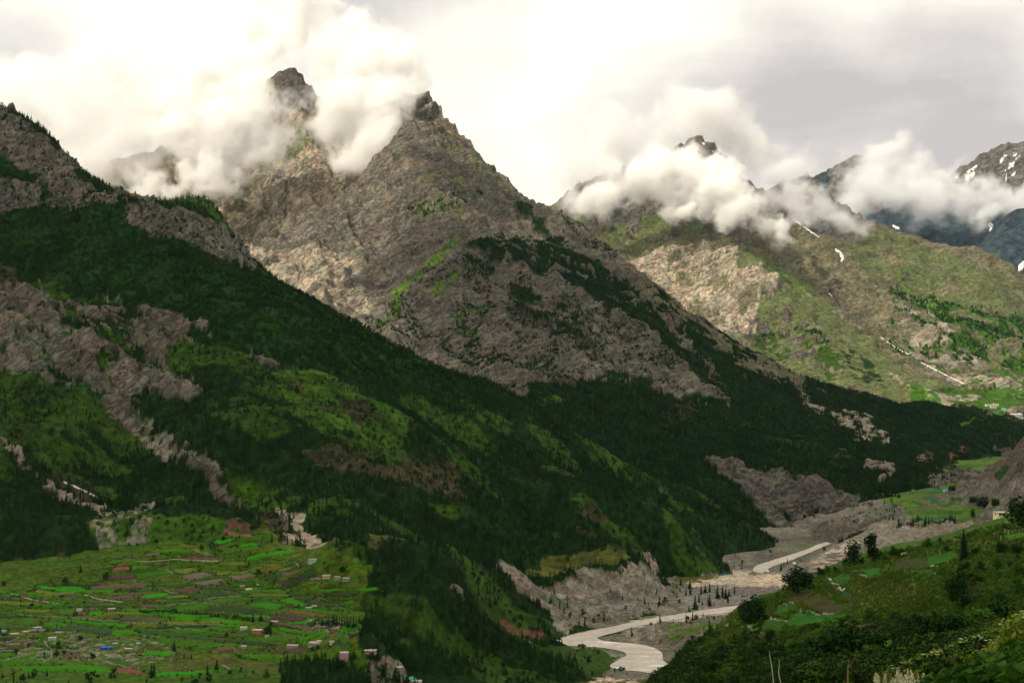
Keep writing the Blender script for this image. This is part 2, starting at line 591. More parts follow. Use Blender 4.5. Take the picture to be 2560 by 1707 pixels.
# -- river outlines on the water plane
def on_water(f, pts):
    out = []
    for x, y in pts:
        X = at(*f(x, y), 1.0)
        d = RIVER_Z / X[2]
        out.append((X[0] * d, d))
    return out
R_LOW = on_water(ZC, [(805, 1190), (950, 1130), (1150, 1085), (1350, 1050), (1550, 1005), (1800, 958), (2000, 928), (2200, 893), (2350, 876), (2550, 850), (2800, 840),
                      (2800, 900), (2550, 905), (2350, 930), (2150, 945), (1950, 985), (1800, 1010), (1600, 1042), (1450, 1085), (1350, 1115), (1250, 1130), (1180, 1152), (1205, 1178),
                      (1350, 1190), (1500, 1195), (1650, 1215), (1760, 1245), (1850, 1300), (1800, 1350), (1810, 1382), (1930, 1405), (2100, 1480), (1900, 1500), (1700, 1470), (1500, 1447), (1315, 1432),
                      (1340, 1395), (1420, 1350), (1515, 1300), (1420, 1258), (1280, 1238), (1100, 1232), (900, 1225)])
R_UP = on_water(ZD, [(655, 542), (690, 490), (850, 440), (1000, 392), (1150, 345), (1250, 302), (1350, 270), (1430, 237), (1385, 212), (1450, 200), (1580, 194), (1660, 196),
                     (1640, 215), (1560, 222), (1480, 245), (1400, 278), (1280, 332), (1150, 387), (1020, 442), (900, 482), (815, 502), (798, 522), (835, 556), (760, 562), (690, 556)])


def dense(poly, step, closed=True, rough=0.0, seed=3):
    P = np.asarray(poly + ([poly[0]] if closed else []), float)
    out = []
    for i in range(len(P) - 1):
        L = np.linalg.norm(P[i + 1] - P[i]); k = max(1, int(L / step))
        for j in range(k):
            out.append(P[i] + (P[i + 1] - P[i]) * j / k)
    if not closed:
        out.append(P[-1])
    out = np.array(out)
    for _ in range(2):        # ease the corners
        a, b = (np.roll(out, 1, 0), np.roll(out, -1, 0)) if closed else (np.vstack([out[:1], out[:-1]]), np.vstack([out[1:], out[-1:]]))
        out = (a + 2 * out + b) / 4
    if rough:
        out = out + np.stack([fbm(out[:, 0] / 11, out[:, 1] / 11, 3, seed), fbm(out[:, 0] / 11, out[:, 1] / 11, 3, seed + 50)], 1) * rough
    return out
R_POLYS = [dense(R_LOW, 9, True, 1.4), dense(R_UP, 12, True, 1.6)]
_rs = [np.vstack([q, q[:1]]) for q in R_POLYS]


def river_fix(X, Y, Z):
    """press the bed below the water and let the banks rise away from it"""
    sh = Z.shape
    x, y, z = X.ravel(), Y.ravel(), Z.ravel().copy()
    near = np.where((y > 1100) & (y < 2700) & (z < RIVER_Z + 40) & (x > -150) & (x < 900))[0]
    if len(near):
        px, py = x[near], y[near]
        dist = np.full(px.shape, 1e9); ins = np.zeros(px.shape, bool)
        for q, s in zip(R_POLYS, _rs):
            ins |= inpoly(px, py, q)
            dist = np.minimum(dist, segdist(px, py, s[::2].tolist() + [s[-1].tolist()]))
        up = np.minimum(dist * 0.05, 1.5) - 0.35
        zz = z[near]
        zz = np.where(ins, RIVER_Z - 1.2, np.where(dist < 60, np.maximum(np.minimum(zz, RIVER_Z + up + np.maximum(dist - 14, 0) * 0.5), RIVER_Z + up * 0.7), np.maximum(zz, RIVER_Z + 0.8)))
        z[near] = zz
    return z.reshape(sh)


def bank_fix(X, Y, Z):
    """slopes that reach the river stop at its bank and dive under the valley floor"""
    sh = Z.shape
    x, y, z = X.ravel(), Y.ravel(), Z.ravel().copy()
    near = np.where((y > 1100) & (y < 2700) & (z < RIVER_Z + 45) & (x > -150) & (x < 900))[0]
    if len(near):
        px, py = x[near], y[near]
        dist = np.full(px.shape, 1e9); ins = np.zeros(px.shape, bool)
        for q, s in zip(R_POLYS, _rs):
            ins |= inpoly(px, py, q)
            dist = np.minimum(dist, segdist(px, py, s[::2].tolist() + [s[-1].tolist()]))
        z[near] = np.where(ins, np.minimum(z[near], RIVER_Z - 3.0), np.where(dist < 70, np.minimum(z[near], RIVER_Z - 1.0 + dist * 0.75), z[near]))
    return np.where(z < RIVER_Z + 0.2, z - 5.0, z).reshape(sh)


# ------------------------------------------------------------------ the terrain, near to far
def slope_left(x, y, k=1.0):
    """the long left mountainside lies close to one tilted plane; k pushes a point back (>1) or forward"""
    dx, dz = raydir(x, y)
    return (x, y, float(533.0 / (0.536 * (0.421 - 0.907 * dx) - dz)) * k)

left_pts = [slope_left(*p) for p in [
    (-150, 190), (0, 270), (90, 310), (180, 385, 0.99), (255, 455, 1.0), (295, 442, 0.985), (400, 475, 0.99), (500, 520, 0.99), (568, 572, 0.99), (580, 618, 0.98), (700, 690), (850, 770), (1000, 850), (1130, 908),
    (1230, 960), (1330, 1010), (1420, 1050), (1500, 1087), (1580, 1115), (1650, 1150), (1720, 1205),
    (700, 800, 0.99), (860, 930, 0.98), (1050, 980, 1.01),
    (900, 1050, 0.98), (1100, 1080, 1.02), (1300, 1100, 0.99), (1480, 1160, 1.0), (950, 1150, 1.01), (1150, 1180, 0.97), (1350, 1200, 1.0), (1550, 1240, 0.97)]]
left_pts += [(0, 380, 2400), (0, 480, 2290), (0, 640, 2080), (0, 800, 1880), (0, 870, 1840), (0, 960, 1740), (0, 1060, 1600), (0, 1130, 1500), (0, 1190, 1430), (0, 1270, 1370),
             (-150, 640, 2100), (-150, 960, 1760), (-150, 1270, 1380), (100, 700, 2020), (100, 850, 1860),
             (220, 530, 2240), (250, 700, 2030), (200, 860, 1850), (200, 980, 1740), (130, 1100, 1580), (150, 1240, 1400), (230, 1180, 1490), (100, 1170, 1470),
             (440, 600, 2120), (500, 740, 1950), (420, 880, 1820), (330, 970, 1790), (260, 1060, 1690), (330, 1150, 1570), (420, 1160, 1520), (520, 1180, 1480), (400, 1080, 1620),
             (520, 1000, 1640), (640, 890, 1750), (560, 1090, 1610), (600, 1160, 1530), (600, 1230, 1420), (640, 1200, 1480), (700, 1010, 1640), (760, 1140, 1500), (760, 1200, 1440)]
left_pts += [(1790, 1262, ('z', -249)), (1650, 1300, ('z', -248)), (1560, 1330, ('z', -250)), (1700, 1275, ('z', -248)), (1740, 1240, 2120),
             (760, 1270, 1345), (850, 1250, 1400), (850, 1300, 1290),
             # foot down to the river: bench and gravel scarps
             (950, 1300, 1350), (1000, 1240, 1480), (960, 1400, 1230), (1000, 1480, 1215), (1100, 1350, 1400), (1150, 1420, 1400), (1150, 1480, ('z', -248)), (1260, 1472, ('z', -249.5)),
             (1140, 1265, 1560), (1210, 1275, 1650), (1300, 1268, 1690), (1430, 1258, 1740), (1475, 1278, 1705), (1300, 1300, 1600), (1240, 1310, 1570), (1400, 1290, 1660),
             (1200, 1340, 1470), (1290, 1410, 1470), (1350, 1370, 1560), (1450, 1340, 1640), (1530, 1355, 1690), (1400, 1400, 1530), (1450, 1418, ('z', -249)), (1560, 1398, ('z', -249)), (1650, 1385, ('z', -249)), (1320, 1448, ('z', -249)),
             (880, 1560, 1130), (1060, 1540, 1180), (900, 1480, 1160), (930, 1350, 1290)]
back = []
for x, y, k in [(0, 270, 1), (180, 385, .99), (295, 442, .985), (500, 520, .99), (580, 618, .98), (850, 770, 1), (1130, 908, 1), (1330, 1010, 1), (1500, 1087, 1), (1650, 1150, 1)]:
    p = at(*slope_left(x, y, k))
    back.append((p[0] - 60, p[1] + 260, p[2] - 150))
    back.append((p[0] - 60, p[1] + 620, p[2] - 420))
back += [(520, 2080, -258), (420, 2300, -262), (300, 1500, -262), (100, 1200, -262), (-900, 1300, -120), (-1100, 1900, 200), (560, 2300, -262),
         (-480, 1200, -240), (-330, 1250, -228), (-200, 1220, -226), (-130, 1140, -240), (-400, 950, -255), (-150, 1000, -255), (-600, 1250, -235), (-165, 1255, -208), (-105, 1215, -230), (-210, 1290, -198),
         (95, 1390, -266), (150, 1430, -268), (220, 1480, -268), (55, 1325, -264), (300, 1570, -268), (360, 1640, -268), (0, 1060, -262), (60, 1110, -264), (-60, 1000, -255)]

F_ROCK = 'rockbush'
left_cover = [
    ([(-200, 200), (2352, 200), (2352, 1600), (-200, 1600)], 'open', 0.3, 110.0),
    ([(-60, 470), (300, 520), (575, 615), (900, 790), (1000, 860), (1000, 900), (640, 830), (300, 700), (-60, 660)], 'bushwood'),
    ([(560, 620), (850, 765), (1130, 905), (1100, 960), (900, 860), (700, 760)], 'bushwood', 0.5, 60.0),
    ([(-60, 200), (0, 265), (260, 440), (300, 430), (580, 560), (585, 618), (440, 560), (300, 525), (220, 505), (100, 490), (-60, 470)], F_ROCK),
    ([(-60, 350), (60, 380), (200, 480), (180, 500), (-60, 470)], 'bushwood', 0.5, 45.0),
    ([(180, 380), (260, 455), (290, 530), (200, 500)], 'bushwood', 0.6, 40.0),
    ([(270, 445), (320, 455), (330, 540), (270, 520)], 'bushwood', 0.5, 30.0),
    ([(-60, 680), (60, 690), (110, 700), (150, 760), (240, 800), (330, 830), (420, 860), (470, 890), (445, 915), (350, 885), (250, 905), (170, 870), (90, 845), (40, 860), (-60, 830)], 'rock'),
    ([(120, 700), (270, 710), (400, 770), (420, 850), (240, 800), (150, 760)], 'rock', 0.4, 60.0),
    ([(250, 690), (330, 720), (480, 770), (620, 815), (660, 850), (560, 830), (420, 790), (270, 730)], 'rock', 0.5, 45.0),
    ([(-60, 680), (110, 690), (270, 700), (470, 890), (440, 920), (240, 910), (-60, 850)], 'rockbush', 0.3, 34.0),
    ([(-60, 680), (110, 690), (270, 700), (470, 890), (440, 920), (240, 910), (-60, 850)], 'open', 0.2, 22.0),
    ([(-60, 560), (20, 600), (60, 690), (-60, 690)], 'scrub', 0.5, 50.0),
    (band([(235, 910), (300, 955), (350, 985), (420, 1020), (480, 1060), (540, 1120), (600, 1190), (660, 1255)], 34, 30), 'rock', 0.7, 30.0),
    (band([(330, 965), (390, 995), (450, 1035), (520, 1095)], 42, 46), 'screebush', 0.6, 35.0),
    ([(380, 780), (520, 780), (660, 850), (640, 890), (520, 880), (400, 860)], 'open', 0.6, 60.0),
    ([(620, 850), (740, 850), (850, 890), (950, 960), (920, 1000), (840, 990), (760, 940), (680, 930)], 'open'),
    ([(620, 850), (740, 850), (850, 890), (950, 960), (920, 1000), (840, 990), (760, 940), (680, 930)], 'grass', 0.6, 38.0),
    ([(660, 860), (800, 900), (900, 960), (820, 960), (720, 900)], 'scrub', 0.3, 20.0),
    ([(900, 900), (1050, 940), (1180, 1000), (1150, 1040), (1000, 1000)], 'open', 0.5, 60.0),
    ([(670, 1000), (760, 990), (900, 1010), (1040, 1060), (1080, 1130), (960, 1090), (820, 1060), (720, 1060)], 'scrub', 0.6, 55.0),
    ([(700, 900), (840, 920), (860, 940), (720, 920)], 'scrub', 0.5, 30.0),
    ([(500, 1060), (600, 1070), (660, 1140), (630, 1160), (560, 1140)], 'grass', 0.7, 45.0),
    ([(440, 830), (560, 900), (700, 960), (600, 980), (480, 930)], 'open', 0.4, 60.0),
    ([(960, 1120), (1160, 1180), (1300, 1220), (1200, 1240), (1000, 1180)], 'open', 0.4, 55.0),
    ([(-60, 1010), (60, 1045), (200, 1070), (300, 1110), (330, 1160), (180, 1120), (60, 1080), (-60, 1050)], 'scrub', 0.5, 40.0),
    ([(540, 1150), (620, 1160), (660, 1250), (600, 1230)], 'scrub', 0.6, 40.0),
    ([(225, 1292), (520, 1208), (600, 1215), (640, 1262), (770, 1284), (860, 1312), (835, 1400), (830, 1470), (600, 1480), (-60, 1480), (-60, 1365), (120, 1360)], 'verge'),
    (band([(0, 1008), (70, 1050), (140, 1108), (240, 1150), (345, 1196)], 10, 14), 'scree'),
    ([(225, 1165), (300, 1180), (380, 1205), (560, 1205), (620, 1260), (400, 1300), (250, 1300), (200, 1240)], 'grass'),
    ([(236, 1168), (330, 1195), (352, 1240), (310, 1275), (230, 1290), (215, 1240)], 'scree', 0.5, 9.0),
    ([(-60, 1290), (120, 1285), (225, 1295), (240, 1350), (120, 1360), (-60, 1365)], 'grass'),
    ([(60, 1282), (180, 1285), (260, 1300), (220, 1312), (60, 1298)], 'scrub', 0.6, 25.0),
    ([(238, 1270), (262, 1272), (300, 1300), (280, 1312), (232, 1300)], 'redsoil'),
    ([(512, 1203), (560, 1208), (600, 1238), (530, 1238)], 'redsoil', 0.7, 20.0),
    ([(628, 1150), (675, 1160), (698, 1185), (702, 1215), (735, 1245), (775, 1278), (715, 1280), (693, 1240), (655, 1195)], 'soil'),
    ([(640, 1225), (680, 1235), (700, 1265), (660, 1262)], 'soil', 0.7, 15.0),
    ([(860, 1255), (930, 1265), (920, 1285), (850, 1280)], 'drygrass'),
    ([(1205, 1270), (1260, 1262), (1330, 1262), (1400, 1245), (1450, 1268), (1340, 1290), (1230, 1292)], 'drygrass'),
    ([(1135, 1262), (1160, 1258), (1215, 1300), (1262, 1370), (1330, 1430), (1300, 1455), (1270, 1440), (1230, 1380), (1180, 1330), (1140, 1300)], 'scree'),
    ([(1190, 1300), (1260, 1350), (1350, 1420), (1330, 1435), (1250, 1380)], 'screebush', 0.5, 30.0),
    ([(1295, 1310), (1370, 1292), (1425, 1285), (1470, 1278), (1510, 1305), (1530, 1345), (1580, 1385), (1700, 1378), (1700, 1400), (1560, 1402), (1400, 1432), (1330, 1450), (1280, 1440), (1290, 1380), (1235, 1325)], 'scree'),
    ([(1260, 1360), (1360, 1400), (1400, 1430), (1300, 1445)], 'screebush', 0.7, 40.0),
    ([(1380, 1330), (1470, 1340), (1510, 1390), (1430, 1400)], 'screebush', 0.6, 28.0),
    ([(1560, 1350), (1700, 1345), (1700, 1390), (1570, 1390)], 'gravel'),
    ([(1310, 1180), (1390, 1180), (1400, 1230), (1340, 1225)], 'scrub', 0.6, 30.0),
    ([(1140, 1455), (1200, 1462), (1270, 1475), (1230, 1485), (1150, 1475)], 'redsoil', 0.6, 30.0),
    ([(980, 1350), (1060, 1420), (1120, 1480), (1080, 1480), (1000, 1400)], 'scree', 0.2, 25.0),
]
L1 = Layer('left_mountainside', left_pts, back, c=45, rr=(1000, 2900), aa=(-23.5, 13), steps=(620, 1080), base='forest', cover=left_cover, jitter=13, jscale=55, seed=3,
           relief=[('r', 420, 26, 3, (2.0, 2.2)), ('f', 90, 7, 3, (2.0, 1.6))],
           crag=[('r', 60, 16, 4, (2.0, 1.5)), ('f', 14, 4.0, 2, (0.4, 1.0))], fix=bank_fix, ledges=[(26, 0.45, 0.35, 0.15), (9, 0.4, 0.35, 0.1)], grain=(1.136, 2.6))

# valley floor: the fan of fields, the river flats and the far terrace
floor_pts = [(x, y, ('z', -249 + h)) for x, y, h in [
    (1280, 1490, 0), (1400, 1540, 0), (1500, 1562, 0), (1350, 1450, 0), (1600, 1410, 0), (1690, 1395, 0), (1720, 1330, 0), (1650, 1338, 1.0), (1800, 1312, 0.6), (1850, 1280, 0.4), (1900, 1250, 0), (1950, 1226, 0),
    (1880, 1320, 1.5), (1920, 1270, 1.5), (1150, 1555, 1), (1250, 1520, 2), (1380, 1500, 2.5), (1080, 1500, 3), (1060, 1580, 2), (1250, 1600, 0), (1450, 1600, 0), (1800, 1400, 1), (1850, 1370, 1), (1700, 1370, 1), (1560, 1360, 2)]]
floor_pts += [(x, y, ('z', z)) for x, y, z in [
    (0, 1555, -200), (250, 1560, -200), (450, 1558, -200), (640, 1545, -200), (0, 1500, -198), (200, 1500, -198), (400, 1500, -198), (600, 1500, -198), (740, 1495, -198), (800, 1505, -198),
    (0, 1450, -195), (200, 1450, -195), (400, 1450, -195), (600, 1450, -195), (740, 1450, -196), (830, 1462, -199), (860, 1500, -204), (0, 1400, -190), (200, 1400, -190), (400, 1400, -190), (600, 1400, -191), (780, 1400, -193), (860, 1420, -199),
    (0, 1365, -184), (200, 1350, -184), (400, 1350, -184), (600, 1350, -185), (780, 1340, -187), (250, 1310, -174), (400, 1300, -173), (560, 1300, -174), (700, 1300, -177), (400, 1260, -160), (560, 1255, -160), (640, 1265, -164),
    (870, 1540, -218), (920, 1560, -232), (960, 1500, -226), (980, 1570, -242)]]
floor_pts += [(1560, 1440, 1365), (1600, 1432, 1372), (1680, 1428, 1385), (1730, 1435, 1340), (1560, 1470, 1325), (1620, 1480, 1300), (1680, 1470, 1300), (1500, 1440, ('z', -245)),
              (2000, 1207, 2184), (2080, 1203, 2170), (2160, 1200, 2170), (2220, 1196, 2150), (2000, 1262, ('z', -244)), (2090, 1250, ('z', -240)), (2180, 1235, 2100), (1990, 1300, ('z', -246)),
              (2060, 1147, 2500), (1995, 1190, 2400), (1960, 1208, 2365), (2090, 1170, 2320), (2200, 1180, 2250), (2100, 1150, 2420), (2160, 1120, 2650), (2240, 1150, 2400), (2300, 1160, 2300), (2050, 1142, 2560), (2150, 1085, 3000),
              (2270, 1050, 3400), (2200, 1078, 3050), (2352, 1040, 3600), (2352, 1060, 3300), (2450, 1150, 2300), (2000, 1140, 2650)]
floor_world = [(-600, 700, -205), (-100, 700, -210), (200, 900, -248), (60, 1000, -246), (500, 1500, -246), (700, 1700, -240), (1000, 2000, -200), (-250, 1000, -200), (250, 1200, -250), (420, 1250, -246), (900, 2700, -196), (600, 2700, -230)]
floor_cover = [
    ([(1300, 1100), (2400, 1000), (2400, 1600), (1300, 1600)], 'screebush', 0.4, 26.0),
    ([(1000, 1440), (1300, 1440), (1500, 1400), (1760, 1380), (1760, 1480), (1500, 1580), (1000, 1580)], 'screebush', 0.5, 18.0),
    ([(-80, 1180), (900, 1180), (900, 1380), (880, 1600), (-80, 1600)], 'verge'),
    ([(-80, 1180), (900, 1180), (900, 1600), (-80, 1600)], 'lawn', 0.5, 40.0),
    ([(330, 1190), (460, 1240), (620, 1290), (500, 1290), (390, 1240)], 'meadow', 0.4, 30.0),
    ([(-80, 1440), (160, 1440), (280, 1520), (100, 1520), (-80, 1510)], 'stones', 0.3, 9.0),
    ([(150, 1455), (420, 1460), (400, 1520), (170, 1520)], 'stones', 0.3, 8.0),
    ([(330, 1480), (520, 1500), (660, 1540), (560, 1560), (380, 1540)], 'drygrass', 0.6, 20.0),
    ([(-80, 1530), (330, 1540), (700, 1545), (700, 1600), (-80, 1600)], 'grass', 0.4, 25.0),
    ([(820, 1430), (900, 1380), (1000, 1450), (1100, 1500), (1060, 1600), (960, 1600), (880, 1540), (830, 1490)], 'forest'),
    ([(640, 1515), (780, 1515), (850, 1545), (860, 1600), (650, 1600)], 'forest'),
    ([(840, 1520), (900, 1505), (940, 1540), (975, 1568), (980, 1600), (840, 1600), (850, 1560)], 'screebush'),
    ([(850, 1520), (980, 1590), (850, 1590)], 'forest', 0.3, 14.0),
    ([(905, 1505), (960, 1540), (1000, 1568), (975, 1575), (930, 1540)], 'grass'),
    ([(700, 1425), (820, 1430), (830, 1450), (770, 1460), (705, 1445)], 'scree'),
    ([(1100, 1485), (1300, 1482), (1420, 1495), (1400, 1530), (1380, 1560), (1200, 1560), (1060, 1540)], 'open'),
    ([(1020, 1540), (1200, 1555), (1330, 1555), (1500, 1562), (1500, 1600), (1000, 1600)], 'drygrass'),
    (band([(1180, 1552), (1280, 1560), (1400, 1568)], 14, 18), 'sand', 0.6, 20.0),
    (band([(1260, 1545), (1330, 1556), (1480, 1566)], 10, 10), 'sand', 0.7, 20.0),
    ([(1130, 1490), (1230, 1482), (1180, 1500)], 'redsoil', 0.7, 20.0),
    (band([(1450, 1425), (1560, 1418), (1650, 1400), (1700, 1393)], 16, 14), 'sand'),
    ([(1370, 1462), (1480, 1468), (1560, 1490), (1500, 1482), (1400, 1476)], 'verge'),
    ([(1530, 1440), (1600, 1432), (1660, 1426), (1680, 1430), (1640, 1444), (1580, 1448), (1540, 1446)], 'meadow'),
    ([(1440, 1430), (1520, 1440), (1500, 1465), (1430, 1452)], 'soil', 0.6, 20.0),
    ([(1570, 1310), (1700, 1312), (1810, 1315), (1820, 1345), (1700, 1350), (1580, 1345)], 'sand'),
    ([(1560, 1300), (1680, 1312), (1640, 1330), (1590, 1340), (1540, 1350)], 'drygrass', 0.7, 30.0),
    (band([(1650, 1348), (1700, 1352), (1790, 1348)], 6, 6), 'open', 0.6, 15.0),
    ([(1560, 1345), (1830, 1345), (1830, 1395), (1560, 1400)], 'gravel'),
    ([(1750, 1240), (1960, 1215), (1900, 1260), (1780, 1315), (1720, 1320)], 'screebush'),
    ([(1770, 1300), (1840, 1270), (1880, 1252), (1830, 1268), (1760, 1300)], 'meadow', 0.7, 30.0),
    ([(1790, 1310), (1900, 1260), (1970, 1225), (2000, 1235), (1970, 1290), (1900, 1330), (1800, 1330)], 'gravel'),
    ([(1860, 1290), (1960, 1232), (1990, 1240), (1950, 1290), (1890, 1315)], 'sand', 0.6, 40.0),
    ([(1920, 1225), (1990, 1190), (2060, 1145), (2110, 1150), (2090, 1180), (2010, 1205), (1975, 1228)], 'screebush'),
    ([(1980, 1200), (2240, 1188), (2240, 1260), (1960, 1300)], 'scree'),
    ([(2000, 1140), (2100, 1125), (2170, 1100), (2240, 1110), (2300, 1150), (2300, 1185), (2200, 1200), (2100, 1200), (2080, 1170)], 'meadow'),
    ([(2100, 1140), (2230, 1120), (2240, 1150), (2130, 1175)], 'olive', 0.5, 30.0),
    ([(2060, 1200), (2220, 1190), (2200, 1202), (2060, 1210)], 'forest', 0.5, 20.0),
    ([(2150, 1040), (2352, 1030), (2352, 1060), (2250, 1090), (2180, 1100), (2120, 1070)], 'meadow'),
    ([(2150, 1060), (2240, 1070), (2220, 1100), (2140, 1110)], 'open', 0.6, 40.0),
    ([(2180, 1120), (2300, 1125), (2352, 1140), (2352, 1175), (2260, 1165)], 'scrub', 0.6, 30.0),
]
L0 = Layer('valley_floor', floor_pts, floor_world, c=25, rr=(820, 3700), aa=(-23.5, 23.5), steps=(560, 1180), base='gravel', cover=floor_cover, jitter=7, jscale=26, seed=21,
           relief=[('f', 130, 0.45, 3, (0.5, 1.0))], crag=[('r', 34, 9.0, 3, (0.15, 2.6))], fix=river_fix)
peak_pts = [
    # right-hand crest, falling to the wooded shoulder
    (985, 275, 5000), (950, 280, 5000), (1030, 290, 4960), (1090, 347, 4900), (1180, 430, 4780), (1280, 500, 4620), (1400, 582, 4420), (1500, 660, 4280), (1620, 748, 4150), (1750, 830, 4080), (1870, 880, 4030), (2000, 908, 4050), (2180, 930, 4200), (2352, 955, 4400), (2480, 975, 4500),
    # left-hand edge against the massif behind
    (940, 290, 4930), (890, 348, 4850), (830, 410, 4760), (760, 465, 4640), (700, 510, 4550), (640, 545, 4430), (578, 575, 4330), (560, 640, 4150), (600, 660, 4000),
    # faces
    (960, 330, 4800), (1010, 400, 4560), (1050, 470, 4330), (1065, 555, 4060), (950, 660, 3760), (850, 745, 3560), (930, 500, 4400), (850, 540, 4330), (800, 600, 4090), (720, 640, 3950), (860, 640, 3960), (760, 720, 3680), (950, 580, 4120),
    (1010, 610, 3920), (1130, 700, 3720), (1000, 760, 3500), (940, 810, 3330), (1060, 860, 3200), (1150, 560, 4180), (1120, 480, 4480), (1070, 400, 4700), (1250, 600, 4120), (1200, 520, 4450), (1300, 800, 3440), (1200, 800, 3420), (1450, 720, 3860), (1350, 640, 4140), (1400, 840, 3400), (1500, 880, 3350), (1600, 900, 3380), (1680, 930, 3400),
    (1550, 790, 3800), (1650, 860, 3640), (1780, 900, 3700), (1300, 870, 3150), (1180, 900, 3000), (1400, 960, 2960), (1250, 960, 2860), (1500, 1010, 2880), (1620, 1000, 3060), (1760, 1000, 3200), (1900, 960, 3500), (1900, 1040, 3080), (2050, 1010, 3400), (2200, 990, 3800), (2352, 1005, 3950), (2300, 1030, 3680),
    (1640, 1055, 2790), (1720, 1060, 2830), (1820, 1085, 2790), (1880, 1115, 2720), (1960, 1152, 2600), (1700, 1130, 2640), (1780, 1150, 2590), (1860, 1180, 2530), (1900, 1212, 2465), (1950, 1190, 2500), (1800, 1200, 2440), (1740, 1190, 2470),
    (2020, 1080, 2900), (2100, 1050, 3150), (2060, 1125, 2660), (2130, 1112, 2700), (2200, 1060, 3250), (2000, 1142, 2640), (1790, 1240, ('z', -251)), (1880, 1235, ('z', -252)), (2150, 1085, 2960)]
peak_world = []
for x, y, d in [(985, 252, 5000), (1090, 345, 4900), (1280, 500, 4620), (1500, 660, 4280), (1750, 830, 4080), (2000, 908, 4050), (2352, 955, 4400)]:
    p = at(x, y, d); k = 1.0 if x < 1400 else 0.55
    peak_world += [(p[0] + 120, p[1] + 250, p[2] - 190 * k), (p[0] + 200, p[1] + 650, p[2] - 480 * k)]
for x, y, d in [(890, 348, 4850), (760, 465, 4640), (640, 545, 4430)]:
    p = at(x, y, d)
    peak_world += [(p[0] - 130, p[1] + 190, p[2] - 190), (p[0] - 250, p[1] + 450, p[2] - 330)]
peak_world += [(-900, 3600, 120), (-1000, 4200, 180), (-400, 2900, -60), (0, 2600, -190), (400, 2420, -255), (1500, 3500, -200), (1750, 3900, -175), (1500, 3000, -215)]
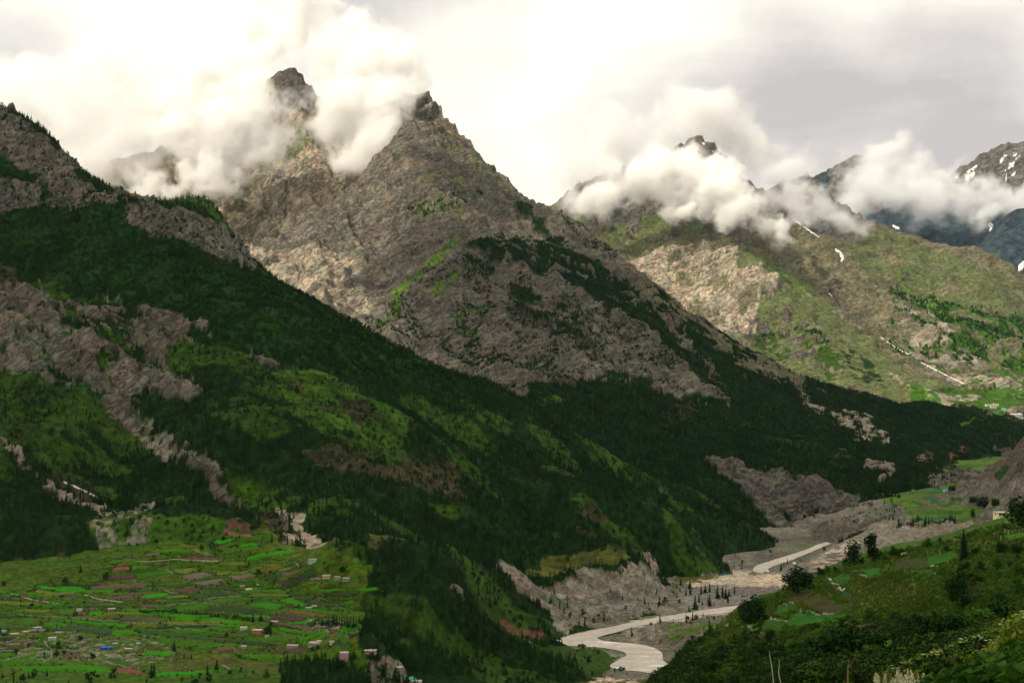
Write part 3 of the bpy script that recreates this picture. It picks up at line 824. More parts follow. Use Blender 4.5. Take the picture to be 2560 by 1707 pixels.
peak_cover = [
    ([(880, 700), (1000, 610), (1090, 560), (1240, 520), (1420, 640), (1560, 780), (1680, 930), (1540, 900), (1400, 850), (1150, 910), (850, 780)], 'rockbush', 0.5, 120.0),
    ([(980, 380), (1080, 420), (1060, 520), (940, 500)], 'turf', 0.3, 50.0),
    ([(940, 480), (1060, 440), (1110, 440), (1050, 480), (960, 510)], 'open', 0.4, 40.0),
    ([(1000, 290), (1040, 300), (1200, 440), (1150, 440), (1060, 360)], 'turf', 0.4, 50.0),
    ([(700, 560), (830, 600), (860, 700), (740, 700), (600, 640), (580, 580)], 'sunlitRock', 0.7, 90.0),
    ([(750, 520), (900, 520), (900, 700), (800, 690)], 'darkRock', 0.3, 60.0),
    ([(1030, 420), (1200, 440), (1180, 500), (1080, 520)], 'darkRock', 0.4, 60.0),
    (band([(900, 672), (960, 630), (1010, 592), (1055, 560)], 14, 22), 'meadow', 0.8, 30.0),
    (band([(985, 672), (1030, 648), (1075, 628)], 16, 8), 'meadow', 0.7, 25.0),
    (band([(890, 700), (850, 740), (920, 680)], 14, 14), 'grass', 0.7, 25.0),
    (band([(1070, 590), (1130, 570), (1200, 585), (1260, 640)], 30, 34), 'forest', 0.5, 60.0),
    ([(1060, 590), (1180, 540), (1300, 590), (1290, 640), (1200, 610), (1080, 620)], 'forest', 0.5, 55.0),
    (band([(1190, 470), (1290, 560), (1390, 640), (1470, 700), (1560, 770)], 20, 50), 'forest', 0.6, 60.0),
    ([(1230, 540), (1330, 590), (1420, 660), (1480, 720), (1560, 780), (1640, 860), (1700, 935), (1640, 910), (1580, 840), (1500, 770), (1420, 720), (1340, 680), (1260, 630)], 'forest', 0.8, 80.0),
    ([(1160, 640), (1330, 700), (1340, 760), (1280, 760), (1200, 710)], 'forest', 0.4, 60.0),
    ([(1040, 690), (1120, 700), (1120, 730), (1040, 720)], 'grass', 0.4, 30.0),
    ([(1050, 730), (1140, 740), (1120, 760), (1040, 752)], 'grass', 0.4, 30.0),
    # wooded skirt
    ([(1080, 930), (1130, 915), (1170, 905), (1215, 870), (1300, 862), (1350, 858), (1390, 850), (1450, 872), (1520, 905), (1590, 925), (1680, 932), (1660, 880), (1590, 790), (1500, 690), (1480, 650), (1620, 748), (1750, 830), (1870, 882), (2000, 908), (2180, 930), (2600, 970), (2600, 1040), (2300, 1040), (2200, 1075), (2140, 1110), (2060, 1150), (1900, 1260), (1700, 1280), (1080, 1100)], 'forest'),
    ([(1400, 570), (1500, 655), (1620, 745), (1750, 828), (1850, 872), (1840, 890), (1720, 840), (1600, 770), (1480, 680)], 'olive', 0.6, 70.0),
    ([(1290, 500), (1400, 578), (1420, 600), (1300, 530)], 'rockbush'),
    ([(1120, 905), (1180, 885), (1215, 875), (1200, 910), (1130, 925)], 'rock', 0.7, 40.0),
    ([(1230, 900), (1320, 900), (1300, 918), (1240, 915)], 'grass', 0.6, 30.0),
    ([(1830, 890), (1850, 890), (1870, 920), (1900, 940), (1870, 945), (1840, 920)], 'soil', 0.6, 30.0),
    ([(1690, 850), (1730, 865), (1720, 880), (1680, 865)], 'scrub', 0.6, 30.0),
    (band([(1870, 930), (1930, 960), (1990, 985), (2040, 1005)], 16, 10), 'soil', 0.5, 25.0),
    ([(1960, 970), (2000, 965), (1995, 990), (1975, 985)], 'soil', 0.7, 25.0),
    ([(1980, 1040), (2040, 1060), (2060, 1090), (2030, 1100), (1990, 1070)], 'scree', 0.6, 40.0),
    ([(1920, 1035), (1960, 1045), (1950, 1060), (1915, 1050)], 'rock', 0.6, 30.0),
    ([(2110, 1030), (2150, 1030), (2140, 1055), (2115, 1050)], 'scree', 0.7, 30.0),
    (band([(2100, 1055), (2200, 1040), (2300, 1030), (2352, 1025)], 8, 8), 'redsoil', 0.6, 40.0),
    ([(1620, 1048), (1650, 1042), (1720, 1055), (1790, 1072), (1850, 1095), (1890, 1115), (1930, 1140), (1985, 1150), (1945, 1200), (1905, 1222), (1860, 1215), (1800, 1205), (1750, 1175), (1690, 1120), (1650, 1085)], 'darkRock'),
    ([(1640, 1050), (1720, 1062), (1800, 1090), (1780, 1130), (1700, 1100)], 'rock', 0.7, 60.0),
    ([(1800, 1165), (1880, 1175), (1870, 1200), (1800, 1195)], 'forest', 0.4, 25.0),
    ([(1540, 930), (1600, 940), (1580, 960), (1520, 950)], 'scrub', 0.6, 30.0),
    ([(1700, 950), (1900, 1000), (2000, 1060), (1960, 1080), (1800, 1030), (1700, 990)], 'open', 0.4, 70.0),
    ([(2150, 1060), (2230, 1060), (2220, 1120), (2130, 1120)], 'screebush', 0.5, 40.0),
]
L2 = Layer('pyramid_mountain', peak_pts, peak_world, c=60, rr=(2400, 5700), aa=(-13, 23.5), steps=(640, 1000), base='rock', cover=peak_cover, jitter=12, jscale=90, seed=41,
           relief=[('r', 520, 24, 2, (0.8, 1.6)), ('f', 160, 10, 3, (0.5, 1.3))],
           crag=[('r', 190, 26, 2, (0.38, 4.0)), ('r', 70, 13, 3, (0.30, 4.0)), ('f', 26, 6.0, 3, (1.0, 1.0))], ledges=[(60, 0.22, -0.45, 0.1), (18, 0.36, -0.45, 0.1)], fix=bank_fix)

massif_pts = [(620, 225, 6250), (680, 190, 6300), (730, 215, 6250), (770, 260, 6150), (830, 262, 6000), (905, 252, 5750), (950, 268, 5600), (1000, 310, 5500), (1060, 390, 5500), (1150, 450, 5500),
              (560, 262, 6350), (450, 340, 6500), (300, 385, 6600), (150, 400, 6700), (-50, 400, 6800), (200, 450, 6150), (280, 470, 5950), (0, 460, 6300), (420, 450, 5780), (400, 530, 5500), (560, 420, 5850), (560, 490, 5560), (650, 300, 6000), (640, 400, 5800),
              (700, 340, 5900), (760, 400, 5720), (830, 400, 5620), (700, 450, 5500), (620, 520, 5330), (520, 560, 5300), (580, 585, 5150), (480, 620, 5150), (700, 540, 5200), (800, 480, 5350), (300, 600, 5400), (0, 600, 5600), (600, 700, 4800), (340, 450, 6000), (380, 415, 6150)]
massif_world = [tuple(at(x, y, d) + np.array([0, 900, -420])) for x, y, d in [(680, 172, 6300), (450, 340, 6500), (150, 400, 6700), (950, 268, 5600)]] + [(-150, 6600, 600), (400, 6300, 350)]
massif_cover = [
    ([(350, 430), (460, 440), (440, 640), (240, 640), (200, 400)], 'turf', 0.5, 90.0),
    ([(430, 440), (660, 400), (640, 560), (500, 560)], 'olive', 0.5, 90.0),
    ([(660, 320), (760, 330), (820, 420), (760, 520), (660, 480)], 'sunlitRock', 0.8, 90.0),
    ([(640, 160), (740, 160), (760, 260), (620, 260)], 'darkRock'),
    ([(560, 330), (700, 300), (720, 340), (600, 400)], 'turf', 0.6, 60.0),
    ([(880, 190), (1000, 220), (1010, 290), (920, 270)], 'darkRock', 0.7, 60.0)]
L5 = Layer('back_massif', massif_pts, massif_world, c=90, rr=(4700, 7400), aa=(-23.5, 0.5), steps=(330, 650), base='sunlitRock', cover=massif_cover, jitter=10, jscale=120, seed=61,
           relief=[('r', 620, 60, 3, (0.9, 1.5)), ('f', 200, 14, 3, (0.5, 1.0))], crag=[('r', 160, 40, 4, (0.5, 1.8)), ('f', 40, 10, 2, (1.0, 1.0))], ledges=[(90, 0.5, -0.5, 0.2), (30, 0.5, -0.5, 0.1)])

right_pts = [(1600, 328, 9000), (1540, 338, 9000), (1460, 360, 8900), (1380, 405, 8750), (1310, 440, 8600), (1260, 480, 8500), (1170, 520, 8450), (1660, 365, 8950), (1740, 425, 8830), (1810, 452, 8780), (1860, 424, 8700), (1900, 460, 8680), (1960, 500, 8620), (2010, 525, 8560), (2100, 545, 8460), (2200, 588, 8380), (2280, 600, 8250), (2352, 640, 8050), (2480, 690, 7900),
             (1560, 420, 8500), (1640, 470, 8200), (1660, 545, 7700), (1715, 600, 7350), (1760, 680, 6950), (1730, 760, 6520), (1700, 830, 6150), (1560, 500, 8150), (1480, 520, 8200), (1430, 600, 7950), (1500, 620, 7700), (1580, 600, 7650), (1520, 690, 7250), (1620, 680, 7150), (1600, 740, 6900), (1680, 720, 6850), (1360, 540, 8200), (1400, 650, 7500), (1560, 780, 6600),
             (1740, 490, 8450), (1800, 520, 8250), (1880, 545, 8050), (1920, 600, 7680), (1900, 660, 7350), (1980, 715, 7000), (2030, 780, 6700), (2110, 830, 6430), (2240, 890, 6120), (1850, 620, 7480), (1820, 700, 6950), (1880, 780, 6550), (1960, 840, 6250), (1800, 800, 6350), (1980, 560, 8180), (2030, 640, 7650), (2100, 700, 7330), (2200, 760, 7020), (2300, 800, 6850), (2150, 620, 7950), (2280, 680, 7550), (2200, 680, 7500),
             (2352, 720, 7480), (2352, 860, 6500), (2480, 880, 6450), (2352, 920, 5850), (2250, 925, 5700), (2100, 905, 5650), (1960, 890, 5550), (1880, 880, 5480), (1780, 850, 5800), (2200, 850, 6400), (1650, 880, 5600), (2352, 960, 5300), (2300, 945, 5500)]
right_world = [tuple(at(x, y, d) + np.array([0, 1000, -480])) for x, y, d in [(1600, 308, 9000), (1310, 440, 8600), (1860, 424, 8700), (2100, 545, 8460), (2352, 640, 8050)]] + [(1200, 5000, -140), (1900, 5000, -150), (500, 6500, 100)]
right_cover = [
    ([(1280, 430), (1500, 300), (1700, 300), (1900, 420), (2050, 520), (1960, 540), (1700, 520), (1500, 520), (1300, 520)], 'darkRock'),
    ([(1300, 480), (1640, 500), (1560, 560), (1460, 620), (1420, 600)], 'turf', 0.5, 110.0),
    ([(1440, 610), (1560, 570), (1660, 560), (1800, 620), (1780, 700), (1740, 780), (1640, 790), (1560, 720), (1490, 660)], 'sunlitRock', 0.7, 140.0),
    ([(1680, 560), (1760, 570), (1880, 640), (1900, 670), (1780, 640), (1700, 620)], 'turf'),
    (band([(1700, 585), (1780, 620), (1850, 650)], 16, 30), 'meadow', 0.4, 60.0),
    ([(1560, 600), (1650, 600), (1600, 640)], 'olive', 0.5, 70.0),
    ([(1740, 690), (1880, 660), (1990, 740), (2060, 820), (2160, 880), (2300, 920), (2100, 940), (1880, 900), (1720, 840)], 'turf'),
    ([(1760, 700), (1900, 780), (1950, 860), (1850, 860), (1750, 800)], 'rock', 0.3, 70.0),
    ([(1690, 740), (1770, 720), (1790, 780), (1720, 820)], 'darkRock', 0.5, 60.0),
    ([(1930, 560), (2050, 545), (2352, 650), (2700, 760), (2700, 900), (2300, 830), (2100, 720), (1990, 650)], 'turf', 0.7, 130.0),
    ([(2050, 650), (2300, 720), (2700, 800), (2700, 960), (2352, 940), (2240, 900), (2120, 830), (2040, 760)], 'grass', 0.6, 150.0),
    ([(1960, 650), (2040, 640), (2150, 760), (2240, 830), (2100, 800), (2000, 730)], 'olive', 0.6, 100.0),
    ([(2040, 700), (2120, 700), (2330, 880), (2352, 920), (2240, 890), (2120, 830)], 'scree', 0.4, 110.0),
    (band([(2060, 640), (2110, 680), (2150, 720)], 20, 20), 'meadow', 0.5, 60.0),
    ([(1720, 760), (1800, 760), (1820, 840), (1760, 850)], 'open', 0.6, 70.0),
    ([(1920, 815), (1990, 830), (2040, 890), (1980, 890)], 'forest', 0.6, 60.0),
    ([(1830, 760), (1900, 790), (1990, 880), (1900, 880)], 'open', 0.5, 80.0),
    ([(2080, 890), (2300, 900), (2352, 930), (2300, 960), (2100, 930)], 'grass'),
    ([(2120, 905), (2250, 905), (2240, 925), (2130, 925)], 'meadow', 0.6, 40.0),
    (band([(2040, 865), (2100, 900), (2180, 925), (2250, 932)], 10, 8), 'soil', 0.8, 40.0),
    (band([(1905, 560), (1935, 600), (1905, 650), (1960, 700), (2000, 740), (2030, 775)], 10, 12), 'darkRock', 0.6, 40.0)]
L3 = Layer('right_mountain', right_pts, right_world, c=120, rr=(5000, 10200), aa=(-2, 23.5), steps=(420, 690), base='olive', cover=right_cover, jitter=10, jscale=160, seed=81,
           relief=[('r', 900, 70, 3, (0.7, 1.6)), ('f', 260, 18, 3, (0.5, 1.0))], crag=[('r', 320, 46, 3, (0.5, 3.5)), ('r', 110, 18, 3, (0.4, 3.5)), ('f', 50, 9, 2, (1.0, 1.0))], ledges=[(110, 0.45, -0.4, 0.2), (40, 0.45, -0.4, 0.1)])

far_pts = [(2352, 335, 14500), (2290, 355, 14500), (2235, 385, 14500), (2185, 440, 14300), (2120, 480, 14300), (2050, 470, 14500), (1960, 358, 15000), (1900, 400, 15000), (1800, 430, 15000), (2480, 300, 14600), (2300, 450, 13600), (2200, 500, 13400), (2260, 540, 12900), (2352, 480, 13300), (2100, 540, 13300), (2180, 600, 12600), (2352, 600, 12000), (2000, 520, 13700), (2060, 620, 12400), (2480, 640, 11900), (1850, 540, 13800)]
far_world = [tuple(at(x, y, d) + np.array([0, 1500, -700])) for x, y, d in [(2352, 335, 14500), (2185, 440, 14300), (1960, 358, 15000), (1800, 430, 15000)]]
far_cover = [([(2180, 340), (2360, 320), (2360, 460), (2160, 460)], 'darkRock'), ([(2200, 370), (2250, 370), (2230, 430), (2190, 440)], 'snow', 0.3, 110.0), ([(2300, 360), (2360, 350), (2360, 420), (2300, 420)], 'snow', 0.2, 110.0),
             ([(1900, 340), (2020, 340), (2020, 480), (1900, 480)], 'darkRock')]
L4 = Layer('far_range', far_pts, far_world, c=150, rr=(10800, 17000), aa=(3, 24), steps=(260, 480), base='hazeblue', cover=far_cover, jitter=8, jscale=300, seed=91,
           relief=[('r', 1200, 120, 3, (0.9, 1.5))], crag=[('r', 330, 70, 4, (0.6, 1.6))])
spur_pts = [(2352, 478, 11200), (2310, 508, 11100), (2270, 545, 11000), (2235, 590, 10900), (2200, 640, 10700), (2480, 430, 11300), (2352, 560, 10700), (2300, 620, 10500), (2400, 640, 10300), (2480, 560, 10700)]
spur_world = [tuple(at(x, y, d) + np.array([-100, 700, -420])) for x, y, d in [(2352, 478, 11200), (2235, 590, 10900), (2480, 430, 11300)]]
L4b = Layer('far_spur', spur_pts, spur_world, c=120, rr=(10000, 11900), aa=(13, 24), steps=(130, 300), base='hazeblue', cover=[], jitter=8, jscale=300, seed=95,
            relief=[('r', 800, 50, 3, (0.9, 1.5))], crag=[('r', 250, 30, 4, (0.6, 1.6))])

bluff_pts = [(2480, 880, 2380), (2400, 965, 2330), (2352, 1010, 2300), (2325, 1035, 2310), (2300, 1060, 2330), (2268, 1088, 2370), (2240, 1110, 2400), (2200, 1124, 2440), (2352, 1060, 2200), (2300, 1100, 2280), (2352, 1100, 2150), (2270, 1125, 2300), (2230, 1135, 2340), (2352, 1128, 2120), (2480, 1120, 2050), (2480, 1000, 2200), (2300, 1150, 2230), (2150, 1150, 2400), (2352, 1160, 2080)]
bluff_world = [tuple(at(x, y, d) + np.array([30, 180, -90])) for x, y, d in [(2352, 1010, 2300), (2300, 1060, 2330), (2240, 1110, 2400), (2480, 880, 2380)]] + [(500, 2500, -260), (400, 2250, -260), (700, 2700, -300), (700, 1900, -280)]
bluff_cover = [([(2290, 1075), (2340, 1070), (2352, 1095), (2280, 1125)], 'open', 0.6, 30.0), ([(2240, 1110), (2352, 1110), (2400, 1135), (2240, 1135)], 'gravel', 0.7, 30.0), (band([(2240, 1106), (2300, 1056), (2352, 1006)], 12, 12), 'redsoil', 0.5, 40.0),
               ([(2100, 1133), (2500, 1140), (2500, 1200), (2100, 1180)], 'screebush')]
L6 = Layer('rocky_bluff', bluff_pts, bluff_world, c=30, rr=(1950, 2700), aa=(12, 24), steps=(150, 360), base='rock', cover=bluff_cover, jitter=5, jscale=60, seed=101,
           relief=[('r', 160, 9, 3, (2.2, 1.6))], crag=[('r', 50, 12, 4, (2.3, 1.8))])

hill_pts = [(1430, 1620, 300), (1480, 1570, 330), (1560, 1500, 400), (1640, 1440, 440), (1690, 1402, 480), (1740, 1385, 520), (1800, 1357, 560), (1860, 1322, 590), (1940, 1287, 620), (2000, 1270, 640), (2080, 1257, 640), (2160, 1242, 620), (2250, 1212, 590), (2310, 1184, 610), (2352, 1180, 540), (2480, 1150, 520),
            (1720, 1450, 400), (1850, 1440, 330), (1950, 1430, 290), (1900, 1370, 430), (2000, 1330, 480), (2100, 1300, 480), (2200, 1290, 420), (2300, 1260, 400), (2352, 1250, 370), (2480, 1230, 350), (1800, 1400, 440), (1960, 1300, 560), (2080, 1340, 400), (2200, 1340, 330), (2300, 1320, 300),
            (1750, 1500, 285), (1900, 1500, 220), (2050, 1450, 230), (2200, 1400, 240), (2352, 1350, 220), (2480, 1340, 210), (1650, 1560, 240), (1850, 1568, 160), (2000, 1540, 130), (2150, 1480, 125), (2300, 1440, 95), (2352, 1425, 80), (2480, 1400, 75), (1600, 1500, 370), (1680, 1480, 350),
            (2352, 1462, 34), (2250, 1505, 30), (2150, 1540, 27), (2050, 1568, 25), (2480, 1410, 36), (1950, 1620, 24), (2352, 1568, 17), (2352, 1500, 24), (2250, 1568, 19), (2480, 1520, 18)]
hill_world = [(0, 2, -1.9), (3, 8, -2.3), (8, 8, -2.2), (5, 15, -3.4), (-6, 8, -4.5), (0, 8, -3.4), (0, 14, -5.0), (0, 22, -8), (-15, 30, -13), (5, 26, -6.4), (2, 40, -13), (-30, 60, -24), (-40, 110, -40), (-60, 200, -75), (-30, 300, -100), (10, 380, -112), (-100, 120, -75), (-150, 300, -150), (0, 450, -140), (60, 560, -150),
              (100, 950, -260), (300, 950, -240), (470, 900, -160), (0, 600, -185), (8, 60, -14.5), (10, 110, -27)]
for x, y, d in hill_pts[1:15]:      # the hill rounds over behind its skyline
    hill_world.append(tuple(at(x, y + 10, d * 1.09)))
    hill_world.append(tuple(at(x, y + 45, d * 1.22)))
hill_cover = [
    # lower thicket and slope below the fields
    ([(1500, 1560), (1640, 1450), (1730, 1440), (2000, 1450), (2100, 1420), (2352, 1400), (2450, 1470), (2050, 1600), (1450, 1640)], 'drygrass', 0.4, 9.0),
    ([(1880, 1345), (2080, 1330), (2150, 1370), (2050, 1420), (1960, 1400)], 'drygrass', 0.8, 12.0),
    ([(2100, 1400), (2352, 1330), (2450, 1420), (2200, 1460)], 'grass', 0.8, 20.0),
    ([(2150, 1260), (2352, 1190), (2450, 1200), (2352, 1260), (2180, 1300)], 'drygrass', 0.7, 18.0),
    ([(1480, 1590), (1560, 1500), (1690, 1400), (1710, 1420), (1640, 1480), (1560, 1560)], 'drygrass', 0.6, 9.0),
    ([(1560, 1440), (1700, 1395), (1720, 1402), (1600, 1490)], 'scree', 0.3, 20.0),
    ([(2140, 1568), (2352, 1500), (2352, 1640), (2100, 1640)], 'ploughed'),
]
L7 = Layer('near_hillside', hill_pts, hill_world, c=6, rr=(7, 900), aa=(-14, 24), steps=(620, 900), base='grass', cover=hill_cover, jitter=6, jscale=14, seed=121,
           relief=[('f', 46, 1.2, 4, (0.4, 1.0)), ('f', 8, 0.22, 2, (0.4, 1.0))], ledges=[(2.6, 0.42, 0.02, 0.03, 130)], crag=[('r', 20, 4, 3, (0.4, 1.0))])
ALL = [L0, L1, L2, L3, L4, L4b, L5, L6, L7]

# ------------------------------------------------------------------ setting things down on the ground
def hit(xs, ys, layers, d0, d1, step=0.004):
    """first ground met along the lines of sight through points of the photo reading"""
    xs = np.atleast_1d(np.asarray(xs, float)); ys = np.atleast_1d(np.asarray(ys, float))
    dx, dz = raydir(xs, ys)
    n = int(math.log(d1 / d0) / step) + 2
    D = np.exp(np.linspace(math.log(d0), math.log(d1), n))
    X = dx[:, None] * D; Y = np.broadcast_to(D, X.shape); ZR = dz[:, None] * D
    G = np.full(X.shape, -1e9); W = np.zeros(X.shape, int)
    for i, l in enumerate(layers):
        R = np.hypot(X, Y); m = (R >= l.rr[0]) & (R <= l.rr[1])
        if m.any():
            h = np.full(X.shape, -1e9); h[m] = l.height(X[m], Y[m])
            W = np.where(h > G, i, W); G = np.maximum(G, h)
    below = G >= ZR
    k = below.argmax(1); ok = below.any(1)
    k = np.clip(k, 1, n - 1)
    ar = np.arange(len(xs))
    g0 = (ZR - G)[ar, k - 1]; g1 = (ZR - G)[ar, k]
    t = np.clip(g0 / np.where(np.abs(g0 - g1) < 1e-6, 1e-6, g0 - g1), 0, 1)
    d = D[k - 1] + (D[k] - D[k - 1]) * t
    P = np.stack([dx * d, d, np.maximum(G[ar, k - 1] * (1 - t) + G[ar, k] * t, -1e5)], 1)
    return P, ok, W[ar, k]
M_GROUND_NEAR = ground_material('meadow_ground', 0.9, 9.0, 0.3, 0.05)
M_FLOOR = ground_material('valley_ground', 5.0, 40.0, 2.5, 0.25)
M_LEFT = ground_material('mountainside_ground', 9.0, 70.0, 4.5, 1.0)
M_PEAK = ground_material('peak_rock', 10.0, 110.0, 7.0, 2.0)
M_BACK = ground_material('massif_rock', 14.0, 130.0, 10.0, 3.0)
M_RIGHT = ground_material('right_rock', 18.0, 200.0, 11.0, 6.0)
M_FAR = ground_material('far_rock', 50.0, 400.0, 22.0, 12.0)
L7.build(M_GROUND_NEAR)
L0.build(M_FLOOR)
L1.build(M_LEFT, hide=lambda X, Y: np.full(X.shape, -253.0))
L6.build(M_FLOOR)
L2.build(M_PEAK, hide=lambda X, Y: np.full(X.shape, -253.0))
L5.build(M_BACK)
L3.build(M_RIGHT)
L4.build(M_FAR)
L4b.build(M_FAR)
# ------------------------------------------------------------------ the river
def water_material():
    m, nt, b = new_mat('silty_water')
    L = nt.links.new
    co = N(nt, 'ShaderNodeTexCoord')
    mp = N(nt, 'ShaderNodeMapping')
    mp.inputs['Rotation'].default_value = (0, 0, 0.5)
    mp.inputs['Scale'].default_value = (0.05, 0.15, 1.0)
    L(co.outputs['Object'], mp.inputs[0])
    n = N(nt, 'ShaderNodeTexNoise', ins={'Scale': 1.0, 'Detail': 6.0, 'Roughness': 0.62, 'Distortion': 1.5})
    L(mp.outputs[0], n.inputs['Vector'])
    n2 = N(nt, 'ShaderNodeTexNoise', ins={'Scale': 0.012, 'Detail': 3.0})
    L(co.outputs['Object'], n2.inputs['Vector'])
    r = N(nt, 'ShaderNodeValToRGB')
    r.color_ramp.elements[0].position = 0.30; r.color_ramp.elements[0].color = (0.30, 0.255, 0.205, 1)
    r.color_ramp.elements[1].position = 0.62; r.color_ramp.elements[1].color = (0.56, 0.49, 0.41, 1)
    e = r.color_ramp.elements.new(0.69); e.color = (0.86, 0.83, 0.78, 1)
    L(nmath(nt, 'ADD', n.outputs['Fac'], nmath(nt, 'MULTIPLY', nmath(nt, 'SUBTRACT', n2.outputs['Fac'], 0.5), 0.35)), r.inputs[0])
    L(r.outputs[0], b.inputs['Base Color'])
    b.inputs['Roughness'].default_value = 0.45
    b.inputs['Specular IOR Level'].default_value = 0.3
    bp = N(nt, 'ShaderNodeBump', ins={'Strength': 1.0, 'Distance': 0.6})
    L(n.outputs['Fac'], bp.inputs['Height']); L(bp.outputs[0], b.inputs['Normal'])
    return m


M_WATER = water_material()
bm = bmesh.new()
for q in R_POLYS:
    bm.faces.new([bm.verts.new((float(a), float(b_), RIVER_Z)) for a, b_ in q])
bmesh.ops.recalc_face_normals(bm, faces=bm.faces[:])
for f_ in bm.faces:
    if f_.normal.z < 0:
        f_.normal_flip()
me = bpy.data.meshes.new('river')
bm.to_mesh(me); bm.free()
tag(link('river', me, M_WATER), kind='structure')

# ------------------------------------------------------------------ clouds on the peaks
def cloud_material(name, dens, col=(1, 1, 1), aniso=0.15):
    m = bpy.data.materials.new(name)
    m.use_nodes = True
    nt = m.node_tree
    nt.nodes.clear()
    o = N(nt, 'ShaderNodeOutputMaterial')
    v = N(nt, 'ShaderNodeVolumePrincipled')
    v.inputs['Color'].default_value = (*col, 1)
    v.inputs['Density'].default_value = dens
    v.inputs['Anisotropy'].default_value = aniso
    nt.links.new(v.outputs[0], o.inputs['Volume'])
    return m


def cloud(name, puffs, mat, res=90, noise=0.55, seed=0, squash=0.85, soft=0.8, detail=9.0, grow=1.12, warp=1.0):
    P = []
    for q in puffs:
        if q[0] == 'w':
            P.append((np.array(q[1:4], float), q[4]))
        else:
            P.append((at(*q[:3]), q[3] * grow * S / F * q[2]))
    c0 = np.mean([p for p, _ in P], 0)
    lo = np.min([p - 1.55 * r for p, r in P], 0) - c0
    hi = np.max([p + 1.55 * r for p, r in P], 0) - c0
    big = float((hi - lo).max()); rr = float(np.mean([r for _, r in P]))
    me = bpy.data.meshes.new(name)
    me.from_pydata([(0, 0, 0)], [], [])
    ob = link(name, me, mat, loc=c0)
    ng = bpy.data.node_groups.new(name, 'GeometryNodeTree')
    ng.interface.new_socket('Geometry', in_out='INPUT', socket_type='NodeSocketGeometry')
    ng.interface.new_socket('Geometry', in_out='OUTPUT', socket_type='NodeSocketGeometry')
    L = ng.links.new
    out = N(ng, 'NodeGroupOutput')
    pos = N(ng, 'GeometryNodeInputPosition')
    last = None
    wo = N(ng, 'ShaderNodeVectorMath', operation='ADD')
    L(pos.outputs[0], wo.inputs[0]); wo.inputs[1].default_value = (seed * 911.0, seed * 377.0, seed * 1511.0)
    wn = N(ng, 'ShaderNodeTexNoise', ins={'Scale': 1.0 / (rr * 1.25), 'Detail': 5.0, 'Roughness': 0.6})
    L(wo.outputs[0], wn.inputs['Vector'])
    wc = N(ng, 'ShaderNodeVectorMath', operation='SUBTRACT')
    L(wn.outputs['Color'], wc.inputs[0]); wc.inputs[1].default_value = (0.5, 0.5, 0.5)
    ws = N(ng, 'ShaderNodeVectorMath', operation='SCALE')
    L(wc.outputs[0], ws.inputs[0]); ws.inputs['Scale'].default_value = rr * 2.6 * warp
    wp = N(ng, 'ShaderNodeVectorMath', operation='ADD')
    L(pos.outputs[0], wp.inputs[0]); L(ws.outputs[0], wp.inputs[1])
    pos = wp
    for p, r in P:
        s = N(ng, 'ShaderNodeVectorMath', operation='SUBTRACT')
        L(pos.outputs[0], s.inputs[0]); s.inputs[1].default_value = (p - c0)
        k = N(ng, 'ShaderNodeVectorMath', operation='MULTIPLY')
        L(s.outputs[0], k.inputs[0]); k.inputs[1].default_value = (1 / r, 1 / r, 1 / (r * squash))
        l = N(ng, 'ShaderNodeVectorMath', operation='LENGTH')
        L(k.outputs[0], l.inputs[0])
        f = nmath(ng, 'MULTIPLY', nmath(ng, 'SUBTRACT', 1.0, l.outputs['Value']), 0.8)
        if last is None:
            last = f
        else:
            last = nmath(ng, 'SMOOTH_MAX', last, f)
            last.node.inputs[2].default_value = 0.25
    off = N(ng, 'ShaderNodeVectorMath', operation='ADD')
    L(wp.outputs[0], off.inputs[0]); off.inputs[1].default_value = (seed * 1317.0, seed * 733.0, seed * 211.0)
    for sc, amp, det, rough in ((2.2, 1.6, 2.0, 0.5), (0.9, 2.3, detail, 0.70)):
        tx = N(ng, 'ShaderNodeTexNoise', ins={'Scale': 1.0 / (rr * sc), 'Detail': det, 'Roughness': rough, 'Distortion': 0.35})
        L(off.outputs[0], tx.inputs['Vector'])
        last = nmath(ng, 'ADD', last, nmath(ng, 'MULTIPLY', nmath(ng, 'SUBTRACT', tx.outputs[0], 0.49), noise * amp * 2.0))
    mr = N(ng, 'ShaderNodeMapRange', interpolation_type='SMOOTHSTEP')
    L(last, mr.inputs['Value'])
    mr.inputs['From Min'].default_value = 0.0
    mr.inputs['From Max'].default_value = soft
    vc = N(ng, 'GeometryNodeVolumeCube')
    L(mr.outputs[0], vc.inputs['Density'])
    vc.inputs['Min'].default_value = lo; vc.inputs['Max'].default_value = hi
    for i, ax in enumerate('XYZ'):
        vc.inputs['Resolution ' + ax].default_value = max(12, int(res * (hi - lo)[i] / big))
    sm = N(ng, 'GeometryNodeSetMaterial')
    sm.inputs['Material'].default_value = mat
    L(vc.outputs[0], sm.inputs['Geometry']); L(sm.outputs[0], out.inputs[0])
    md = ob.modifiers.new('cloud', 'NODES')
    md.node_group = ng
    tag(ob, kind='stuff')
    return ob


